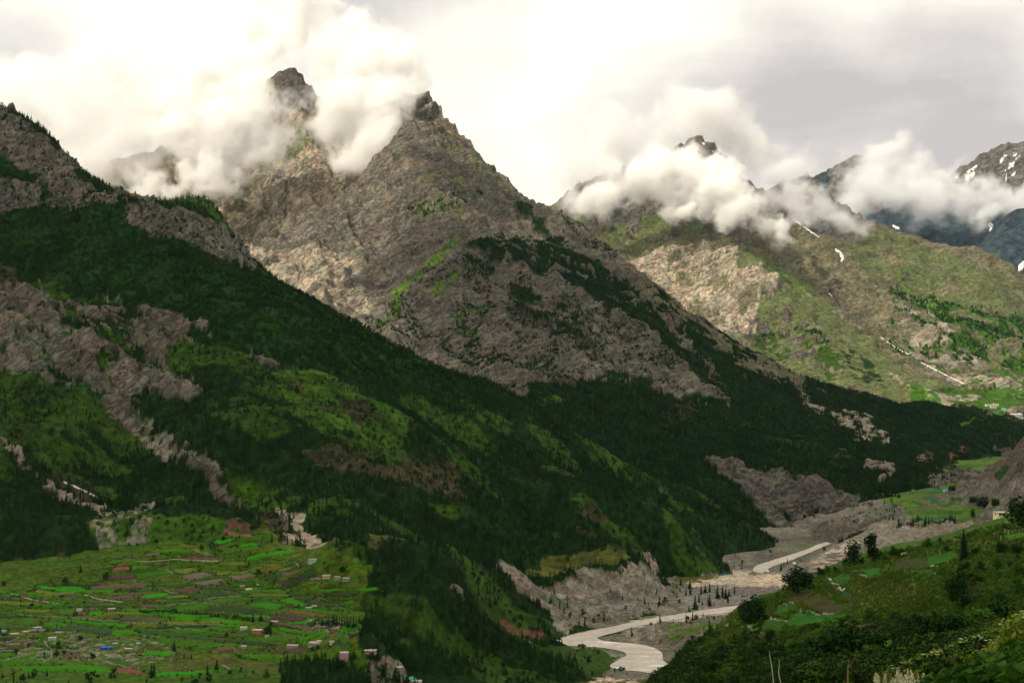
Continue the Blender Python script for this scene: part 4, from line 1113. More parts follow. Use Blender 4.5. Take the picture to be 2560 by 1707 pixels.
M_CUMULUS = cloud_material('cumulus', 0.034, (0.975, 0.97, 0.965))
M_VEIL = cloud_material('veil', 0.011, (0.93, 0.925, 0.925))
M_GREYCLOUD = cloud_material('grey_cloud', 0.014, (0.90, 0.90, 0.915))
cloud('cloud', [(500, 270, 5420, 90), (430, 300, 5450, 75), (560, 320, 5400, 85), (480, 360, 5380, 75), (440, 400, 5360, 55), (410, 230, 5500, 60), (540, 210, 5500, 70), (600, 325, 5420, 38), (575, 260, 5450, 48), (400, 440, 5340, 40), (560, 390, 5350, 40), (520, 170, 5600, 60), (450, 180, 5600, 50), (600, 370, 5350, 35), (350, 420, 5400, 50), (580, 345, 5330, 40), (520, 420, 5300, 32), (470, 440, 5300, 32), (650, 305, 5450, 26), (600, 290, 5500, 30)], M_CUMULUS, 180, seed=1)
cloud('cloud', [(640, 100, 6800, 65), (700, 70, 6800, 65), (780, 120, 5600, 85), (860, 150, 5400, 80), (790, 190, 5400, 45), (800, 240, 5300, 75), (870, 230, 5150, 60), (770, 290, 5350, 55), (840, 310, 5150, 55), (880, 310, 5000, 40), (820, 360, 5150, 40), (620, 130, 6800, 50), (920, 150, 5300, 60), (745, 290, 5500, 32), (830, 60, 5700, 50), (600, 60, 6800, 60), (570, 150, 6700, 45), (690, 20, 6800, 60), (900, 200, 5050, 50), (940, 190, 5200, 40)], M_CUMULUS, 180, seed=2)
cloud('cloud', [(250, 320, 5900, 85), (330, 310, 5850, 70), (200, 360, 5950, 70), (320, 380, 5800, 60), (260, 400, 5850, 55), (170, 300, 6100, 80), (100, 330, 6200, 90), (20, 300, 6300, 110), (380, 300, 5800, 60), (140, 230, 6300, 90), (280, 240, 6200, 90), (350, 230, 6100, 60), (50, 210, 6400, 100), (60, 420, 6000, 80), (180, 430, 5900, 60), (300, 420, 5700, 45), (240, 200, 6500, 110), (440, 200, 6300, 90)], M_VEIL, 120, seed=3)
cloud('cloud', [(1500, 410, 7900, 65), (1560, 385, 7900, 60), (1620, 400, 7700, 55), (1640, 440, 7500, 55), (1700, 480, 7400, 50), (1760, 520, 7400, 42), (1790, 545, 7350, 28), (1440, 420, 8000, 60), (1560, 450, 7800, 45), (1380, 450, 8000, 45), (1680, 430, 7600, 40), (1580, 490, 7600, 24)], M_CUMULUS, 180, seed=4)
cloud('cloud', [(1790, 395, 8500, 45), (1830, 385, 8550, 45), (1890, 470, 8300, 38), (1850, 500, 8200, 34), (1930, 510, 8200, 38), (1980, 525, 8200, 30), (1820, 450, 8400, 34), (1770, 460, 8400, 34)], M_GREYCLOUD, 90, seed=5)
cloud('cloud', [(2050, 450, 12200, 60), (2130, 460, 12200, 60), (2210, 475, 12200, 45), (2290, 460, 12200, 50), (2350, 470, 12200, 50), (2000, 420, 12600, 70), (2100, 400, 12800, 60), (1960, 460, 12600, 60), (2260, 490, 12000, 30), (2160, 410, 12800, 45), (2030, 370, 13000, 60)], M_GREYCLOUD, 120, seed=6, noise=0.5)
cloud('cloud', [(1480, 310, 9300, 80), (1560, 280, 9400, 75), (1660, 290, 9500, 70), (1400, 350, 9200, 80), (1330, 400, 9000, 70), (1740, 340, 9400, 60), (1400, 420, 8400, 55), (1320, 470, 8300, 45), (1620, 270, 9600, 60), (1500, 340, 8700, 45)], M_VEIL, 90, seed=7)

# unseen clouds, added overhead to shade the near valley and the pyramid's face
M_SHADECLOUD = cloud_material('deck', 0.013)
def over(x, y, z, t, R):
    s_ = np.array(SUN_DIR)
    return ('w', x + s_[0] * t, y + s_[1] * t, z + s_[2] * t, R)
cloud('cloud', [over(X, Y, 0, 2700, 620) for X, Y in [(-900, 1100), (-900, 1900), (-300, 700), (-300, 1400), (-300, 2100), (250, 300), (300, 1000), (300, 1700), (300, 2300), (-800, 2500), (-1300, 1500), (800, 600), (800, 1500), (-300, 0), (400, -300)]], M_SHADECLOUD, 46, seed=8, noise=0.22, squash=0.5, soft=0.5, detail=3.0)
cloud('cloud', [over(X, Y, Z, 2700, R) for X, Y, Z, R in [(200, 2900, 0, 560), (900, 2900, 0, 560), (150, 3500, 100, 430), (650, 3500, 0, 520), (1300, 3600, -100, 560), (150, 4050, 250, 380), (600, 4100, 100, 460), (1100, 4300, 0, 480), (1700, 3200, 0, 560), (50, 4650, 600, 330)]], M_SHADECLOUD, 46, seed=9, noise=0.22, squash=0.5, soft=0.5, detail=3.0)
# ------------------------------------------------------------------ what the camera can see, for leaving out trees nobody would
NA, NR = 1600, 700
A0, A1 = math.radians(-24), math.radians(24.5)
LR0, LR1 = math.log(6.0), math.log(18000.0)
HZ = np.full((NA, NR), -9.0)
for A_, R_, Z_ in SPLAT:
    ia = np.clip(((A_ - A0) / (A1 - A0) * NA).astype(int), 0, NA - 1)
    ir = np.clip(((np.log(R_) - LR0) / (LR1 - LR0) * NR).astype(int), 0, NR - 1)
    np.maximum.at(HZ, (ia, ir), Z_ / R_)
HMAX = np.maximum.accumulate(HZ, axis=1)


def seen(X, Y, Ztop, margin=0.0):
    R = np.hypot(X, Y); A = np.arctan2(X, Y)
    ia = np.clip(((A - A0) / (A1 - A0) * NA).astype(int), 0, NA - 1)
    ir = np.clip(((np.log(R) - LR0) / (LR1 - LR0) * NR).astype(int) - 2, 0, NR - 1)
    return Ztop / R >= HMAX[ia, ir] - margin


# ------------------------------------------------------------------ trees
M_BARK = simple_mat('bark', (0.085, 0.062, 0.045), scale=3.0)
M_CONIFER = leaf_mat('conifer_needles', (0.005, 0.019, 0.005), (0.016, 0.050, 0.009), (0.044, 0.072, 0.012))
M_BROAD = leaf_mat('broad_leaves', (0.008, 0.032, 0.004), (0.020, 0.066, 0.008), (0.050, 0.068, 0.014))
M_SCRUB = leaf_mat('scrub_leaves', (0.010, 0.026, 0.005), (0.026, 0.054, 0.010), (0.06, 0.052, 0.030))


def conifer_parts(seed, h=1.0, w=0.19, tiers=11, per=7, trunk_r=0.014, leafy=1, lean=0.0, gaps=0.1, bare=0.06):
    """a conifer of height h as (crown verts, crown faces, trunk verts, trunk faces)"""
    r = random.Random(seed)
    CV, CF = [], []
    for t in range(tiers):
        f = (t + 0.4 * r.random()) / tiers
        z = h * (bare + (1 - bare) * f)
        rad = w * h * (1 - f) ** 0.8 * (0.75 + 0.5 * r.random()) + 0.012 * h
        a0 = r.random() * 6.28
        n = max(4, int(per * (0.55 + 0.45 * (1 - f))))
        for k in range(n):
            if r.random() < gaps:
                continue
            a = a0 + 6.283 * k / n + r.uniform(-0.3, 0.3)
            L = rad * r.uniform(0.6, 1.2)
            droop = -0.62 * L * r.uniform(0.6, 1.3)
            wd = L * r.uniform(0.38, 0.60)
            ca, sa = math.cos(a), math.sin(a)
            for q in range(leafy):
                s0, s1 = q / leafy, (q + 1) / leafy
                wq = wd * (1.0 - 0.35 * q)
                b = len(CV)
                up = 0.75 * h / tiers * r.uniform(0.5, 1.4)
                CV.append((ca * L * s0 * 0.7, sa * L * s0 * 0.7, z + droop * s0 + up))
                CV.append((ca * L * (s0 + 0.55 * (s1 - s0)) - sa * wq * 0.5, sa * L * (s0 + 0.55 * (s1 - s0)) + ca * wq * 0.5, z + droop * (s0 + s1) / 2 - up * 0.6))
                CV.append((ca * L * s1, sa * L * s1, z + droop * s1))
                CV.append((ca * L * (s0 + 0.55 * (s1 - s0)) + sa * wq * 0.5, sa * L * (s0 + 0.55 * (s1 - s0)) - ca * wq * 0.5, z + droop * (s0 + s1) / 2 - up * 0.6))
                CF += [(b, b + 1, b + 2), (b, b + 2, b + 3)]
    b = len(CV)
    CV += [(0.02 * h, 0, h * 0.93), (-0.01 * h, 0.017 * h, h * 0.93), (-0.01 * h, -0.017 * h, h * 0.93), (0, 0, h * 1.02)]
    CF += [(b, b + 1, b + 3), (b + 1, b + 2, b + 3), (b + 2, b, b + 3)]
    TV, TF = [], []
    for i, (z, rr) in enumerate(((-0.06, 1.25), (0.25, 0.9), (0.6, 0.5), (0.97, 0.12))):
        for k in range(6):
            TV.append((math.cos(k * 1.047) * trunk_r * h * rr, math.sin(k * 1.047) * trunk_r * h * rr, z * h))
    for i in range(3):
        for k in range(6):
            TF.append((i * 6 + k, i * 6 + (k + 1) % 6, i * 6 + 6 + (k + 1) % 6, i * 6 + 6 + k))
    return CV, CF, TV, TF


def broad_parts(seed, h=1.0, w=0.45, clumps=9, leaves=16, leaf=0.12, trunk_r=0.02, low=0.12):
    r = random.Random(seed)
    CV, CF = [], []
    cs = []
    for c in range(clumps):
        a = r.random() * 6.28; f = r.random()
        rad = w * h * math.sqrt(r.random()) * (1.0 - 0.45 * f)
        cs.append((math.cos(a) * rad, math.sin(a) * rad, h * (low + (0.92 - low) * f), h * r.uniform(0.13, 0.24)))
    for cx, cy_, cz, cr in cs:
        for k in range(leaves):
            d = Vector((r.gauss(0, 1), r.gauss(0, 1), r.gauss(0, 0.8))).normalized()
            p = Vector((cx, cy_, cz)) + d * cr * r.uniform(0.55, 1.05)
            n = (d + Vector((r.gauss(0, .5), r.gauss(0, .5), r.gauss(0, .5) + 0.4))).normalized()
            t = n.orthogonal().normalized(); t.rotate(Matrix.Rotation(r.random() * 6.28, 3, n))
            u = n.cross(t); s = leaf * h * r.uniform(0.6, 1.3)
            b = len(CV)
            CV += [tuple(p - t * s), tuple(p + u * s * 0.55 + n * s * 0.15), tuple(p + t * s), tuple(p - u * s * 0.55)]
            CF.append((b, b + 1, b + 2, b + 3))
    TV, TF = [], []
    def limb(p0, p1, r0, r1):
        d = (Vector(p1) - Vector(p0)).normalized(); t = d.orthogonal().normalized(); u = d.cross(t)
        b = len(TV)
        for p, rr in ((p0, r0), (p1, r1)):
            for k in range(5):
                TV.append(tuple(Vector(p) + (t * math.cos(k * 1.2566) + u * math.sin(k * 1.2566)) * rr))
        for k in range(5):
            TF.append((b + k, b + (k + 1) % 5, b + 5 + (k + 1) % 5, b + 5 + k))
    fork = (0.0, 0.0, h * 0.32)
    limb((0, 0, -0.08 * h), fork, trunk_r * h * 1.3, trunk_r * h)
    for cx, cy_, cz, cr in cs[:6]:
        if cz > 0.3 * h:
            limb(fork, (cx, cy_, cz), trunk_r * h * 0.7, trunk_r * h * 0.2)
    return CV, CF, TV, TF


def joined(parts, name, mats):
    CV, CF, TV, TF = parts
    n = len(CV)
    me = poly_mesh(name, CV + TV, [tuple(f) for f in CF] + [tuple(i + n for i in f) for f in TF])
    for m in mats:
        me.materials.append(m)
    me.polygons.foreach_set('material_index', [0] * len(CF) + [1] * len(TF))
    return me


PROTO = {}
for i in range(4):
    PROTO['conifer', i] = joined(conifer_parts(100 + i, tiers=9, per=6, w=0.17 + 0.03 * (i % 3), gaps=0.12), 'conifer_tree', [M_CONIFER, M_BARK])
for i in range(3):
    PROTO['broad', i] = joined(broad_parts(200 + i, clumps=8, leaves=11, leaf=0.15, w=0.42), 'round_tree', [M_BROAD, M_BARK])
for i in range(2):
    PROTO['scrub', i] = joined(broad_parts(300 + i, clumps=7, leaves=11, leaf=0.17, w=0.55, low=0.05), 'shrub', [M_SCRUB, M_BARK])


def scatter_stuff(name, P, scale, variants):
    """one object of kind stuff; its points carry copies of the given meshes"""
    n = len(P)
    me = bpy.data.meshes.new(name)
    me.vertices.add(n); me.vertices.foreach_set('co', np.asarray(P, np.float32).ravel())
    set_attr(me, 'size', 'FLOAT', scale)
    set_attr(me, 'turn', 'FLOAT', rng.random(n) * 6.283)
    set_attr(me, 'which', 'INT', rng.integers(0, len(variants), n))
    ob = link(name, me)
    ng = bpy.data.node_groups.new(name, 'GeometryNodeTree')
    ng.interface.new_socket('Geometry', in_out='INPUT', socket_type='NodeSocketGeometry')
    ng.interface.new_socket('Geometry', in_out='OUTPUT', socket_type='NodeSocketGeometry')
    L = ng.links.new
    gi = N(ng, 'NodeGroupInput'); go = N(ng, 'NodeGroupOutput')
    ins = N(ng, 'GeometryNodeInstanceOnPoints')
    g2i = N(ng, 'GeometryNodeGeometryToInstance')
    for v in variants:
        src = bpy.data.objects.new(v.name + '_source', v)
        oi = N(ng, 'GeometryNodeObjectInfo')
        oi.inputs['Object'].default_value = src
        L(oi.outputs['Geometry'], g2i.inputs[0])
    def attr(nm, dt):
        a = N(ng, 'GeometryNodeInputNamedAttribute', data_type=dt)
        a.inputs['Name'].default_value = nm
        return a.outputs[0]
    L(gi.outputs[0], ins.inputs['Points'])
    L(g2i.outputs[0], ins.inputs['Instance'])
    ins.inputs['Pick Instance'].default_value = True
    L(attr('which', 'INT'), ins.inputs['Instance Index'])
    cz = N(ng, 'ShaderNodeCombineXYZ')
    L(attr('turn', 'FLOAT'), cz.inputs[2])
    L(cz.outputs[0], ins.inputs['Rotation'])
    L(attr('size', 'FLOAT'), ins.inputs['Scale'])
    L(ins.outputs[0], go.inputs[0])
    md = ob.modifiers.new('scatter', 'NODES'); md.node_group = ng
    tag(ob, kind='stuff')
    return ob


def wood(layer, r0, r1, a0, a1, ntry, dens_ref, seed):
    """random places on a layer, kept by how wooded the ground there is"""
    g = np.random.default_rng(seed)
    R = np.sqrt(g.random(ntry) * (r1 * r1 - r0 * r0) + r0 * r0)
    A = np.radians(a0 + (a1 - a0) * g.random(ntry))
    X, Y = R * np.sin(A), R * np.cos(A)
    Z, cls = layer.height(X, Y, True)
    others = [l for l in ALL if l is not layer]
    d = C_TREE[cls]
    patch = fbm(X / 70, Y / 70, 3, seed) * 0.8 + 0.9
    keep = g.random(ntry) < d / dens_ref * np.clip(patch, 0.25, 1.4)
    keep &= seen(X, Y, Z + 7.0)
    broad = g.random(ntry) < C_BROAD[cls]
    X, Y, Z, broad = X[keep], Y[keep], Z[keep], broad[keep]
    buried = np.zeros(X.shape, bool)
    for l in others:
        rr = np.hypot(X, Y); m = (rr > l.rr[0]) & (rr < l.rr[1])
        if m.any():
            buried[m] |= l.rbf(X[m], Y[m]) > Z[m] + 3
    k = ~buried & (Z > RIVER_Z + 1.5)
    return np.stack([X, Y, Z], 1)[k], broad[k]


def area(r0, r1, a0, a1):
    return 0.5 * math.radians(a1 - a0) * (r1 * r1 - r0 * r0)


def all_wood(layer, r0, r1, a0, a1, dref, seed):
    return wood(layer, r0, r1, a0, a1, int(area(r0, r1, a0, a1) * dref), dref, seed)


P1, B1 = all_wood(L1, 1130, 2750, -22, 11, 1 / 15.0, 5)
P0, B0 = all_wood(L0, 900, 2700, -22, 22, 1 / 15.0, 6)
P2, B2 = all_wood(L2, 2420, 4700, -2, 22, 1 / 30.0, 7)
P2b, B2b = all_wood(L2, 3300, 4700, -13, 0, 1 / 45.0, 8)
P3, B3 = all_wood(L3, 5300, 8000, 5, 22, 1 / 160.0, 9)
print('trees', len(P1), len(P0), len(P2), len(P2b), len(P3))
PW = np.vstack([P1, P0]); BW = np.concatenate([B1, B0])
gs = np.random.default_rng(77)
def sizes(n, lo, hi):
    return lo + (hi - lo) * gs.random(n) ** 1.3
CONS = [PROTO['conifer', i] for i in range(4)]
BRDS = [PROTO['broad', i] for i in range(3)]
SCRS = [PROTO['scrub', i] for i in range(2)]
NEARW = PW[~BW]
_px, _py = project(NEARW[:, 0], NEARW[:, 1], NEARW[:, 2])
_w = np.where((_px > 830) & (_px < 1140) & (_py > 1300) & (_py < 1568))[0]
_w = _w[np.argsort(np.hypot(NEARW[_w, 0], NEARW[_w, 1]))][:150]
IND = NEARW[_w]                       # the nearest conifers of the wood become trees of their own
scatter_stuff('conifer_forest', np.delete(NEARW, _w, 0), sizes(len(NEARW) - len(IND), 3.8, 11.0), CONS)
scatter_stuff('leafy_woodland', PW[BW], sizes(int(BW.sum()), 1.6, 6.5), BRDS + SCRS)
PP = np.vstack([P2, P2b]); BP = np.concatenate([B2, B2b])
scatter_stuff('far_conifer_forest', PP[~BP], sizes(int((~BP).sum()), 6.5, 12.0), CONS)
scatter_stuff('far_leafy_woodland', PP[BP], sizes(int(BP.sum()), 4.0, 8.0), BRDS)
scatter_stuff('distant_woodland', P3, sizes(len(P3), 9.0, 16.0), CONS + BRDS)
# ------------------------------------------------------------------ fields
def crop_mat(name, c1, c2, rows=None, clumps=3.0):
    m, nt, b = new_mat(name)
    L = nt.links.new
    co = N(nt, 'ShaderNodeTexCoord')
    n = N(nt, 'ShaderNodeTexNoise', ins={'Scale': 1.0 / clumps, 'Detail': 5.0, 'Roughness': 0.65})
    n2 = N(nt, 'ShaderNodeTexNoise', ins={'Scale': 0.035, 'Detail': 3.0})
    L(co.outputs['Object'], n.inputs['Vector']); L(co.outputs['Object'], n2.inputs['Vector'])
    oi = N(nt, 'ShaderNodeObjectInfo')
    f = nmath(nt, 'ADD', n.outputs['Fac'], nmath(nt, 'MULTIPLY', nmath(nt, 'SUBTRACT', n2.outputs['Fac'], 0.5), 0.9))
    if rows:
        w = N(nt, 'ShaderNodeTexWave', ins={'Scale': rows, 'Distortion': 1.2, 'Detail': 2.0})
        mp = N(nt, 'ShaderNodeMapping'); mp.inputs['Rotation'].default_value = (0, 0, 0.9)
        L(co.outputs['Object'], mp.inputs[0]); L(mp.outputs[0], w.inputs['Vector'])
        f = nmath(nt, 'ADD', f, nmath(nt, 'MULTIPLY', nmath(nt, 'SUBTRACT', w.outputs['Fac'], 0.5), 0.55))
    r = N(nt, 'ShaderNodeValToRGB')
    r.color_ramp.elements[0].position = 0.25; r.color_ramp.elements[0].color = (*c1, 1)
    r.color_ramp.elements[1].position = 0.8; r.color_ramp.elements[1].color = (*c2, 1)
    L(f, r.inputs[0])
    hs = N(nt, 'ShaderNodeHueSaturation')
    L(nmath(nt, 'ADD', nmath(nt, 'MULTIPLY', oi.outputs['Random'], 0.5), 0.75), hs.inputs['Value'])
    L(nmath(nt, 'ADD', nmath(nt, 'MULTIPLY', oi.outputs['Random'], 0.03), 0.485), hs.inputs['Hue'])
    L(r.outputs[0], hs.inputs['Color'])
    L(hs.outputs[0], b.inputs['Base Color'])
    bp = N(nt, 'ShaderNodeBump', ins={'Strength': 0.8, 'Distance': 0.25})
    L(f, bp.inputs['Height']); L(bp.outputs[0], b.inputs['Normal'])
    b.inputs['Specular IOR Level'].default_value = 0.05
    return m


CROP = {
    'b': crop_mat('bright_crop', (0.024, 0.125, 0.004), (0.050, 0.215, 0.007)),
    'g': crop_mat('green_crop', (0.028, 0.084, 0.005), (0.056, 0.140, 0.010)),
    'd': crop_mat('dark_crop', (0.018, 0.044, 0.014), (0.040, 0.078, 0.026)),
    'y': crop_mat('yellow_crop', (0.070, 0.095, 0.012), (0.130, 0.150, 0.024)),
    'p': crop_mat('ploughed_soil', (0.070, 0.047, 0.032), (0.115, 0.083, 0.058)),
    'q': crop_mat('grey_soil', (0.110, 0.086, 0.074), (0.165, 0.135, 0.116)),
    'r': crop_mat('red_soil', (0.120, 0.052, 0.032), (0.180, 0.082, 0.052)),
    't': crop_mat('teal_crop', (0.018, 0.070, 0.024), (0.038, 0.120, 0.040)),
    'k': crop_mat('row_crop', (0.015, 0.062, 0.005), (0.044, 0.145, 0.012), rows=0.55, clumps=0.9),
    'm': crop_mat('sparse_row_crop', (0.080, 0.044, 0.024), (0.034, 0.078, 0.014), rows=0.5, clumps=1.6),
}
FIELDS = []   # (frame, layers, d0, d1, lift, [(kind, quad)...])
FA = '''p 1000 590 1245 568 1262 608 850 655|p 830 685 1320 642 1365 685 840 708|g 1260 560 1500 528 1555 570 1270 605|y 1560 530 1760 510 1820 530 1640 565|q 1660 580 1870 540 1975 575 1715 620
q 1760 640 2030 605 2080 625 1810 675|q 2070 590 2280 558 2350 575 2120 612|g 1205 498 1370 485 1365 518 1208 530|r 1030 515 1200 500 1192 530 1025 552|r 1070 480 1180 468 1215 478 1075 495|p 1120 425 1300 402 1290 430 1110 435
q 1325 390 1470 370 1490 385 1330 405|p 940 790 1250 740 1430 718 1090 806|b 1262 780 1530 737 1578 758 1322 803|p 1100 812 1320 808 1580 766 1310 832|y 780 730 910 722 940 740 790 752|d 1720 790 2030 722 2110 760 1820 805
p 1570 705 1810 698 1890 715 1700 755|g 1480 825 1780 795 1810 818 1530 848|g 1560 880 1850 830 1960 855 1640 908|g 1870 820 2240 770 2350 790 2000 845|d 1820 905 2130 860 2350 880 2330 950|p 1240 870 1450 840 1480 858 1300 885
b 812 910 970 905 975 965 803 950|p 720 920 808 912 796 950 700 948|b 1010 925 1560 947 1520 968 1110 950|p 1110 955 1500 972 1440 1005 1100 990|b 1600 950 1840 965 1800 1008 1560 1000|b 1860 965 2260 1000 2300 1035 1830 1015
b 440 975 800 1000 1190 1040 1130 1055|g 400 1010 632 1025 600 1068 370 1045|d 640 1030 1033 1070 1000 1140 604 1062|b 1040 1072 1230 1095 1320 1130 1006 1145|g 190 960 345 975 300 1045 160 1010|d 1250 1085 2130 1165 2020 1195 1340 1120
g 1220 1062 2200 1112 2180 1143 1330 1098|g 1340 1150 1700 1180 1960 1225 1650 1245|b 1320 1270 1640 1285 1560 1320 1300 1315|p 1980 1245 2180 1230 2220 1275 1960 1285|b 2190 1310 2350 1305 2350 1350 2240 1345|p 540 1280 720 1290 800 1350 560 1355
b 0 1350 330 1345 420 1370 0 1420|b 230 1405 950 1415 1060 1465 180 1475|r 1050 1430 1290 1455 1360 1490 1070 1485|b 1420 1475 1800 1462 2100 1447 1430 1505|g 280 1220 400 1190 440 1250 300 1235|p 50 1235 240 1240 180 1270 30 1265
p 140 1170 330 1160 280 1205 160 1200|d 0 1150 150 1148 120 1180 0 1175|g 640 1240 750 1235 720 1260 640 1262|p 150 755 300 755 240 785 160 775|p 320 790 450 795 430 812 330 808|p 550 790 715 775 700 800 580 805|p 0 770 130 775 100 800 0 800
g 530 890 690 890 680 935 540 945|g 1390 640 1640 605 1690 630 1420 655|g 1470 285 1700 275 1720 300 1480 305|y 1480 320 1880 305 1900 325 1500 345|g 1550 380 1760 372 1780 390 1560 398|p 1600 415 1820 420 1800 435 1600 432|g 1420 408 1580 398 1596 412 1430 428
y 1950 300 2180 330 2210 355 1960 345|r 2090 155 2200 200 2210 225 2080 215|r 2222 205 2330 217 2310 245 2190 238|g 1550 470 1880 475 1860 492 1560 488|y 2000 460 2280 465 2270 490 2010 485|g 1960 390 2200 400 2190 420 1970 415|g 1840 500 2200 515 2180 535 1860 525
g 40 1100 90 1090 85 1120 20 1130|b 620 850 1080 842 1060 858 800 862|p 770 828 940 824 960 838 800 842|g 60 815 220 818 180 832 40 830|g 420 1215 620 1210 560 1240 480 1248|b 0 1290 180 1300 120 1330 0 1335'''
FB = '''q 645 200 840 165 865 185 680 215|d 480 250 600 210 680 220 560 255|p 600 275 700 255 745 280 640 290|p 745 240 840 215 850 235 790 250|d 850 215 950 180 1000 195 900 235|q 920 245 1040 230 1060 245 960 262|p 850 110 950 105 960 130 880 140
b 1250 155 1420 120 1450 140 1260 170|y 830 300 1000 280 1080 300 830 315|g 480 320 560 300 600 330 500 350|b 640 440 780 415 910 490 820 500|b 360 480 570 460 730 495 570 535|b 740 515 960 530 1270 590 1000 560|r 680 535 780 540 1140 590 1000 590
p 530 605 690 560 950 595 820 635|p 600 660 900 680 1390 735 1010 712|b 600 685 1000 715 1140 755 650 715|d 730 380 900 375 850 405 720 412|d 1060 380 1330 365 1390 395 1100 410|d 830 430 940 385 1010 400 900 450|p 1000 410 1090 420 1060 440 990 440
d 1100 440 1240 455 1180 480 1070 460|b 1180 440 1340 435 1350 460 1245 460|g 910 350 1150 335 1290 345 1000 365|b 1340 345 1560 320 1600 340 1400 358|d 230 830 300 795 660 850 500 880|g 380 780 620 785 830 805 640 835|d 1070 875 1180 838 1330 850 1290 885
b 840 830 900 820 930 850 850 865|b 270 950 560 940 700 955 440 990|p 0 790 100 785 220 800 150 825|g 1060 255 1300 245 1420 265 1180 285|g 1100 130 1240 112 1260 128 1120 150|d 940 480 1090 470 1060 492 950 500|g 1260 510 1390 495 1400 530 1290 540
y 580 170 760 135 780 150 600 185|y 480 130 640 105 660 118 500 145|g 350 95 520 78 540 95 380 110|y 150 100 350 92 380 115 200 125|g 560 70 700 40 760 55 600 85|g 1050 90 1180 80 1200 98 1080 105'''
FF_ = '''t 250 1300 480 1275 930 1225 900 1265|t 700 1330 800 1310 890 1365 830 1370|y 640 1345 700 1340 770 1370 680 1370|t 560 1360 640 1360 750 1385 680 1405|g 640 1495 1000 1455 1180 1470 1000 1510|t 540 1560 900 1520 1200 1520 800 1568|g 1000 1310 1150 1310 1130 1350 1010 1340
g 1130 840 1300 830 1400 850 1150 860|t 1400 860 1480 850 1610 880 1550 890|g 880 1400 1050 1370 1100 1390 950 1420'''
FD = '''m 1170 700 1250 740 1100 838 945 810|m 1100 850 1260 752 1560 900 1400 948|k 1050 900 1400 955 1579 960 1500 1020|k 610 1058 850 965 1010 1020 880 1108|k 900 850 1050 850 1080 890 870 950|k 1010 1020 1060 920 1480 1020 1000 1060'''
FE = '''m 670 530 900 490 910 595 640 600|k 900 490 1160 448 1185 505 910 595|k 660 612 980 603 960 650 790 640|k 355 610 520 585 515 650 420 665|k 85 685 270 642 250 730 180 745|t 0 690 60 698 330 860 240 848|p 270 1095 520 1035 440 1140 340 1120|p 215 1140 280 1112 410 1160 290 1205
k 440 1250 680 1265 650 1420 520 1400|b 1580 310 1750 295 1750 330 1580 345|b 1400 425 1470 418 1470 440 1400 445'''


def parse_fields(txt, frame, layers, d0, d1, lift):
    for it in txt.replace('\n', '|').split('|'):
        w = it.split()
        FIELDS.append((w[0], [frame(float(w[1 + 2 * i]), float(w[2 + 2 * i])) for i in range(4)], layers, d0, d1, lift))


parse_fields(FA, ZA, [L0, L1], 850, 1700, 0.9)
parse_fields(FB, ZB, [L0, L1], 850, 1700, 0.9)
parse_fields(FF_, ZF, [L0, L2, L6], 1900, 3900, 0.8)
parse_fields(FD, ZD, [L7], 60, 700, 0.4)
parse_fields(FE, ZE, [L7], 60, 700, 0.4)
_q = np.array([f[1] for f in FIELDS])
_cor = np.zeros((len(FIELDS), 4, 3)); _ok = np.zeros((len(FIELDS), 4), bool)
for lay, d0, d1 in {(tuple(f[2]), f[3], f[4]) for f in FIELDS}:
    sel = [i for i, f in enumerate(FIELDS) if (tuple(f[2]), f[3], f[4]) == (lay, d0, d1)]
    P, ok, W = hit(_q[sel][:, :, 0].ravel(), _q[sel][:, :, 1].ravel(), list(lay), d0, d1, 0.006)
    _cor[sel] = P.reshape(-1, 4, 3); _ok[sel] = ok.reshape(-1, 4)
FIELD_EDGES = []
for i, (kind, quad, layers, d0, d1, lift) in enumerate(FIELDS):
    if not _ok[i].all():
        print('field off ground', i, kind, quad); continue
    c = _cor[i][:, :2]
    c = c.mean(0) + (c - c.mean(0)) * (1.10 if layers[0] is not L7 else 1.12)
    if np.linalg.norm(c[0] - c[3]) > 260 or np.linalg.norm(c[1] - c[2]) > 260:
        print('field stretched', i, kind, c.round()); continue
    lu = max(np.linalg.norm(c[0] - c[1]), np.linalg.norm(c[3] - c[2])); lv = max(np.linalg.norm(c[0] - c[3]), np.linalg.norm(c[1] - c[2]))
    st = 2.0 if layers[0] is L7 else 5.0
    nu, nv = int(np.clip(lu / st, 6, 60)), int(np.clip(lv / st, 6, 60))
    u, v = np.meshgrid(np.linspace(0, 1, nu), np.linspace(0, 1, nv))
    XY = ((1 - u) * (1 - v))[..., None] * c[0] + (u * (1 - v))[..., None] * c[1] + (u * v)[..., None] * c[2] + ((1 - u) * v)[..., None] * c[3]
    X, Y = XY[..., 0], XY[..., 1]
    wob = 0.02 * min(lu, lv) + 0.5
    X = X + fbm(X / 14, Y / 14, 3, i) * wob; Y = Y + fbm(X / 14, Y / 14, 3, i + 900) * wob
    Z = np.max([l.height(X, Y) for l in layers], 0) + lift
    edge = (u == 0) | (u == 1) | (v == 0) | (v == 1)
    Z = np.where(edge, Z - lift * 1.8, Z)
    me, _ = grid_mesh('crop_field', np.stack([X, Y, Z], -1).reshape(-1, 3), nv, nu)
    tag(link('crop_field', me, CROP[kind]), kind='structure')
    if layers[0] is L0 and d0 < 1000:
        FIELD_EDGES.append(np.stack([X[0], Y[0], Z[0]], 1)); FIELD_EDGES.append(np.stack([X[-1], Y[-1], Z[-1]], 1))
        FIELD_EDGES.append(np.stack([X[:, 0], Y[:, 0], Z[:, 0]], 1))
    if layers[0] is L7:
        FIELD_EDGES.append(np.stack([X[0], Y[0], Z[0]], 1))

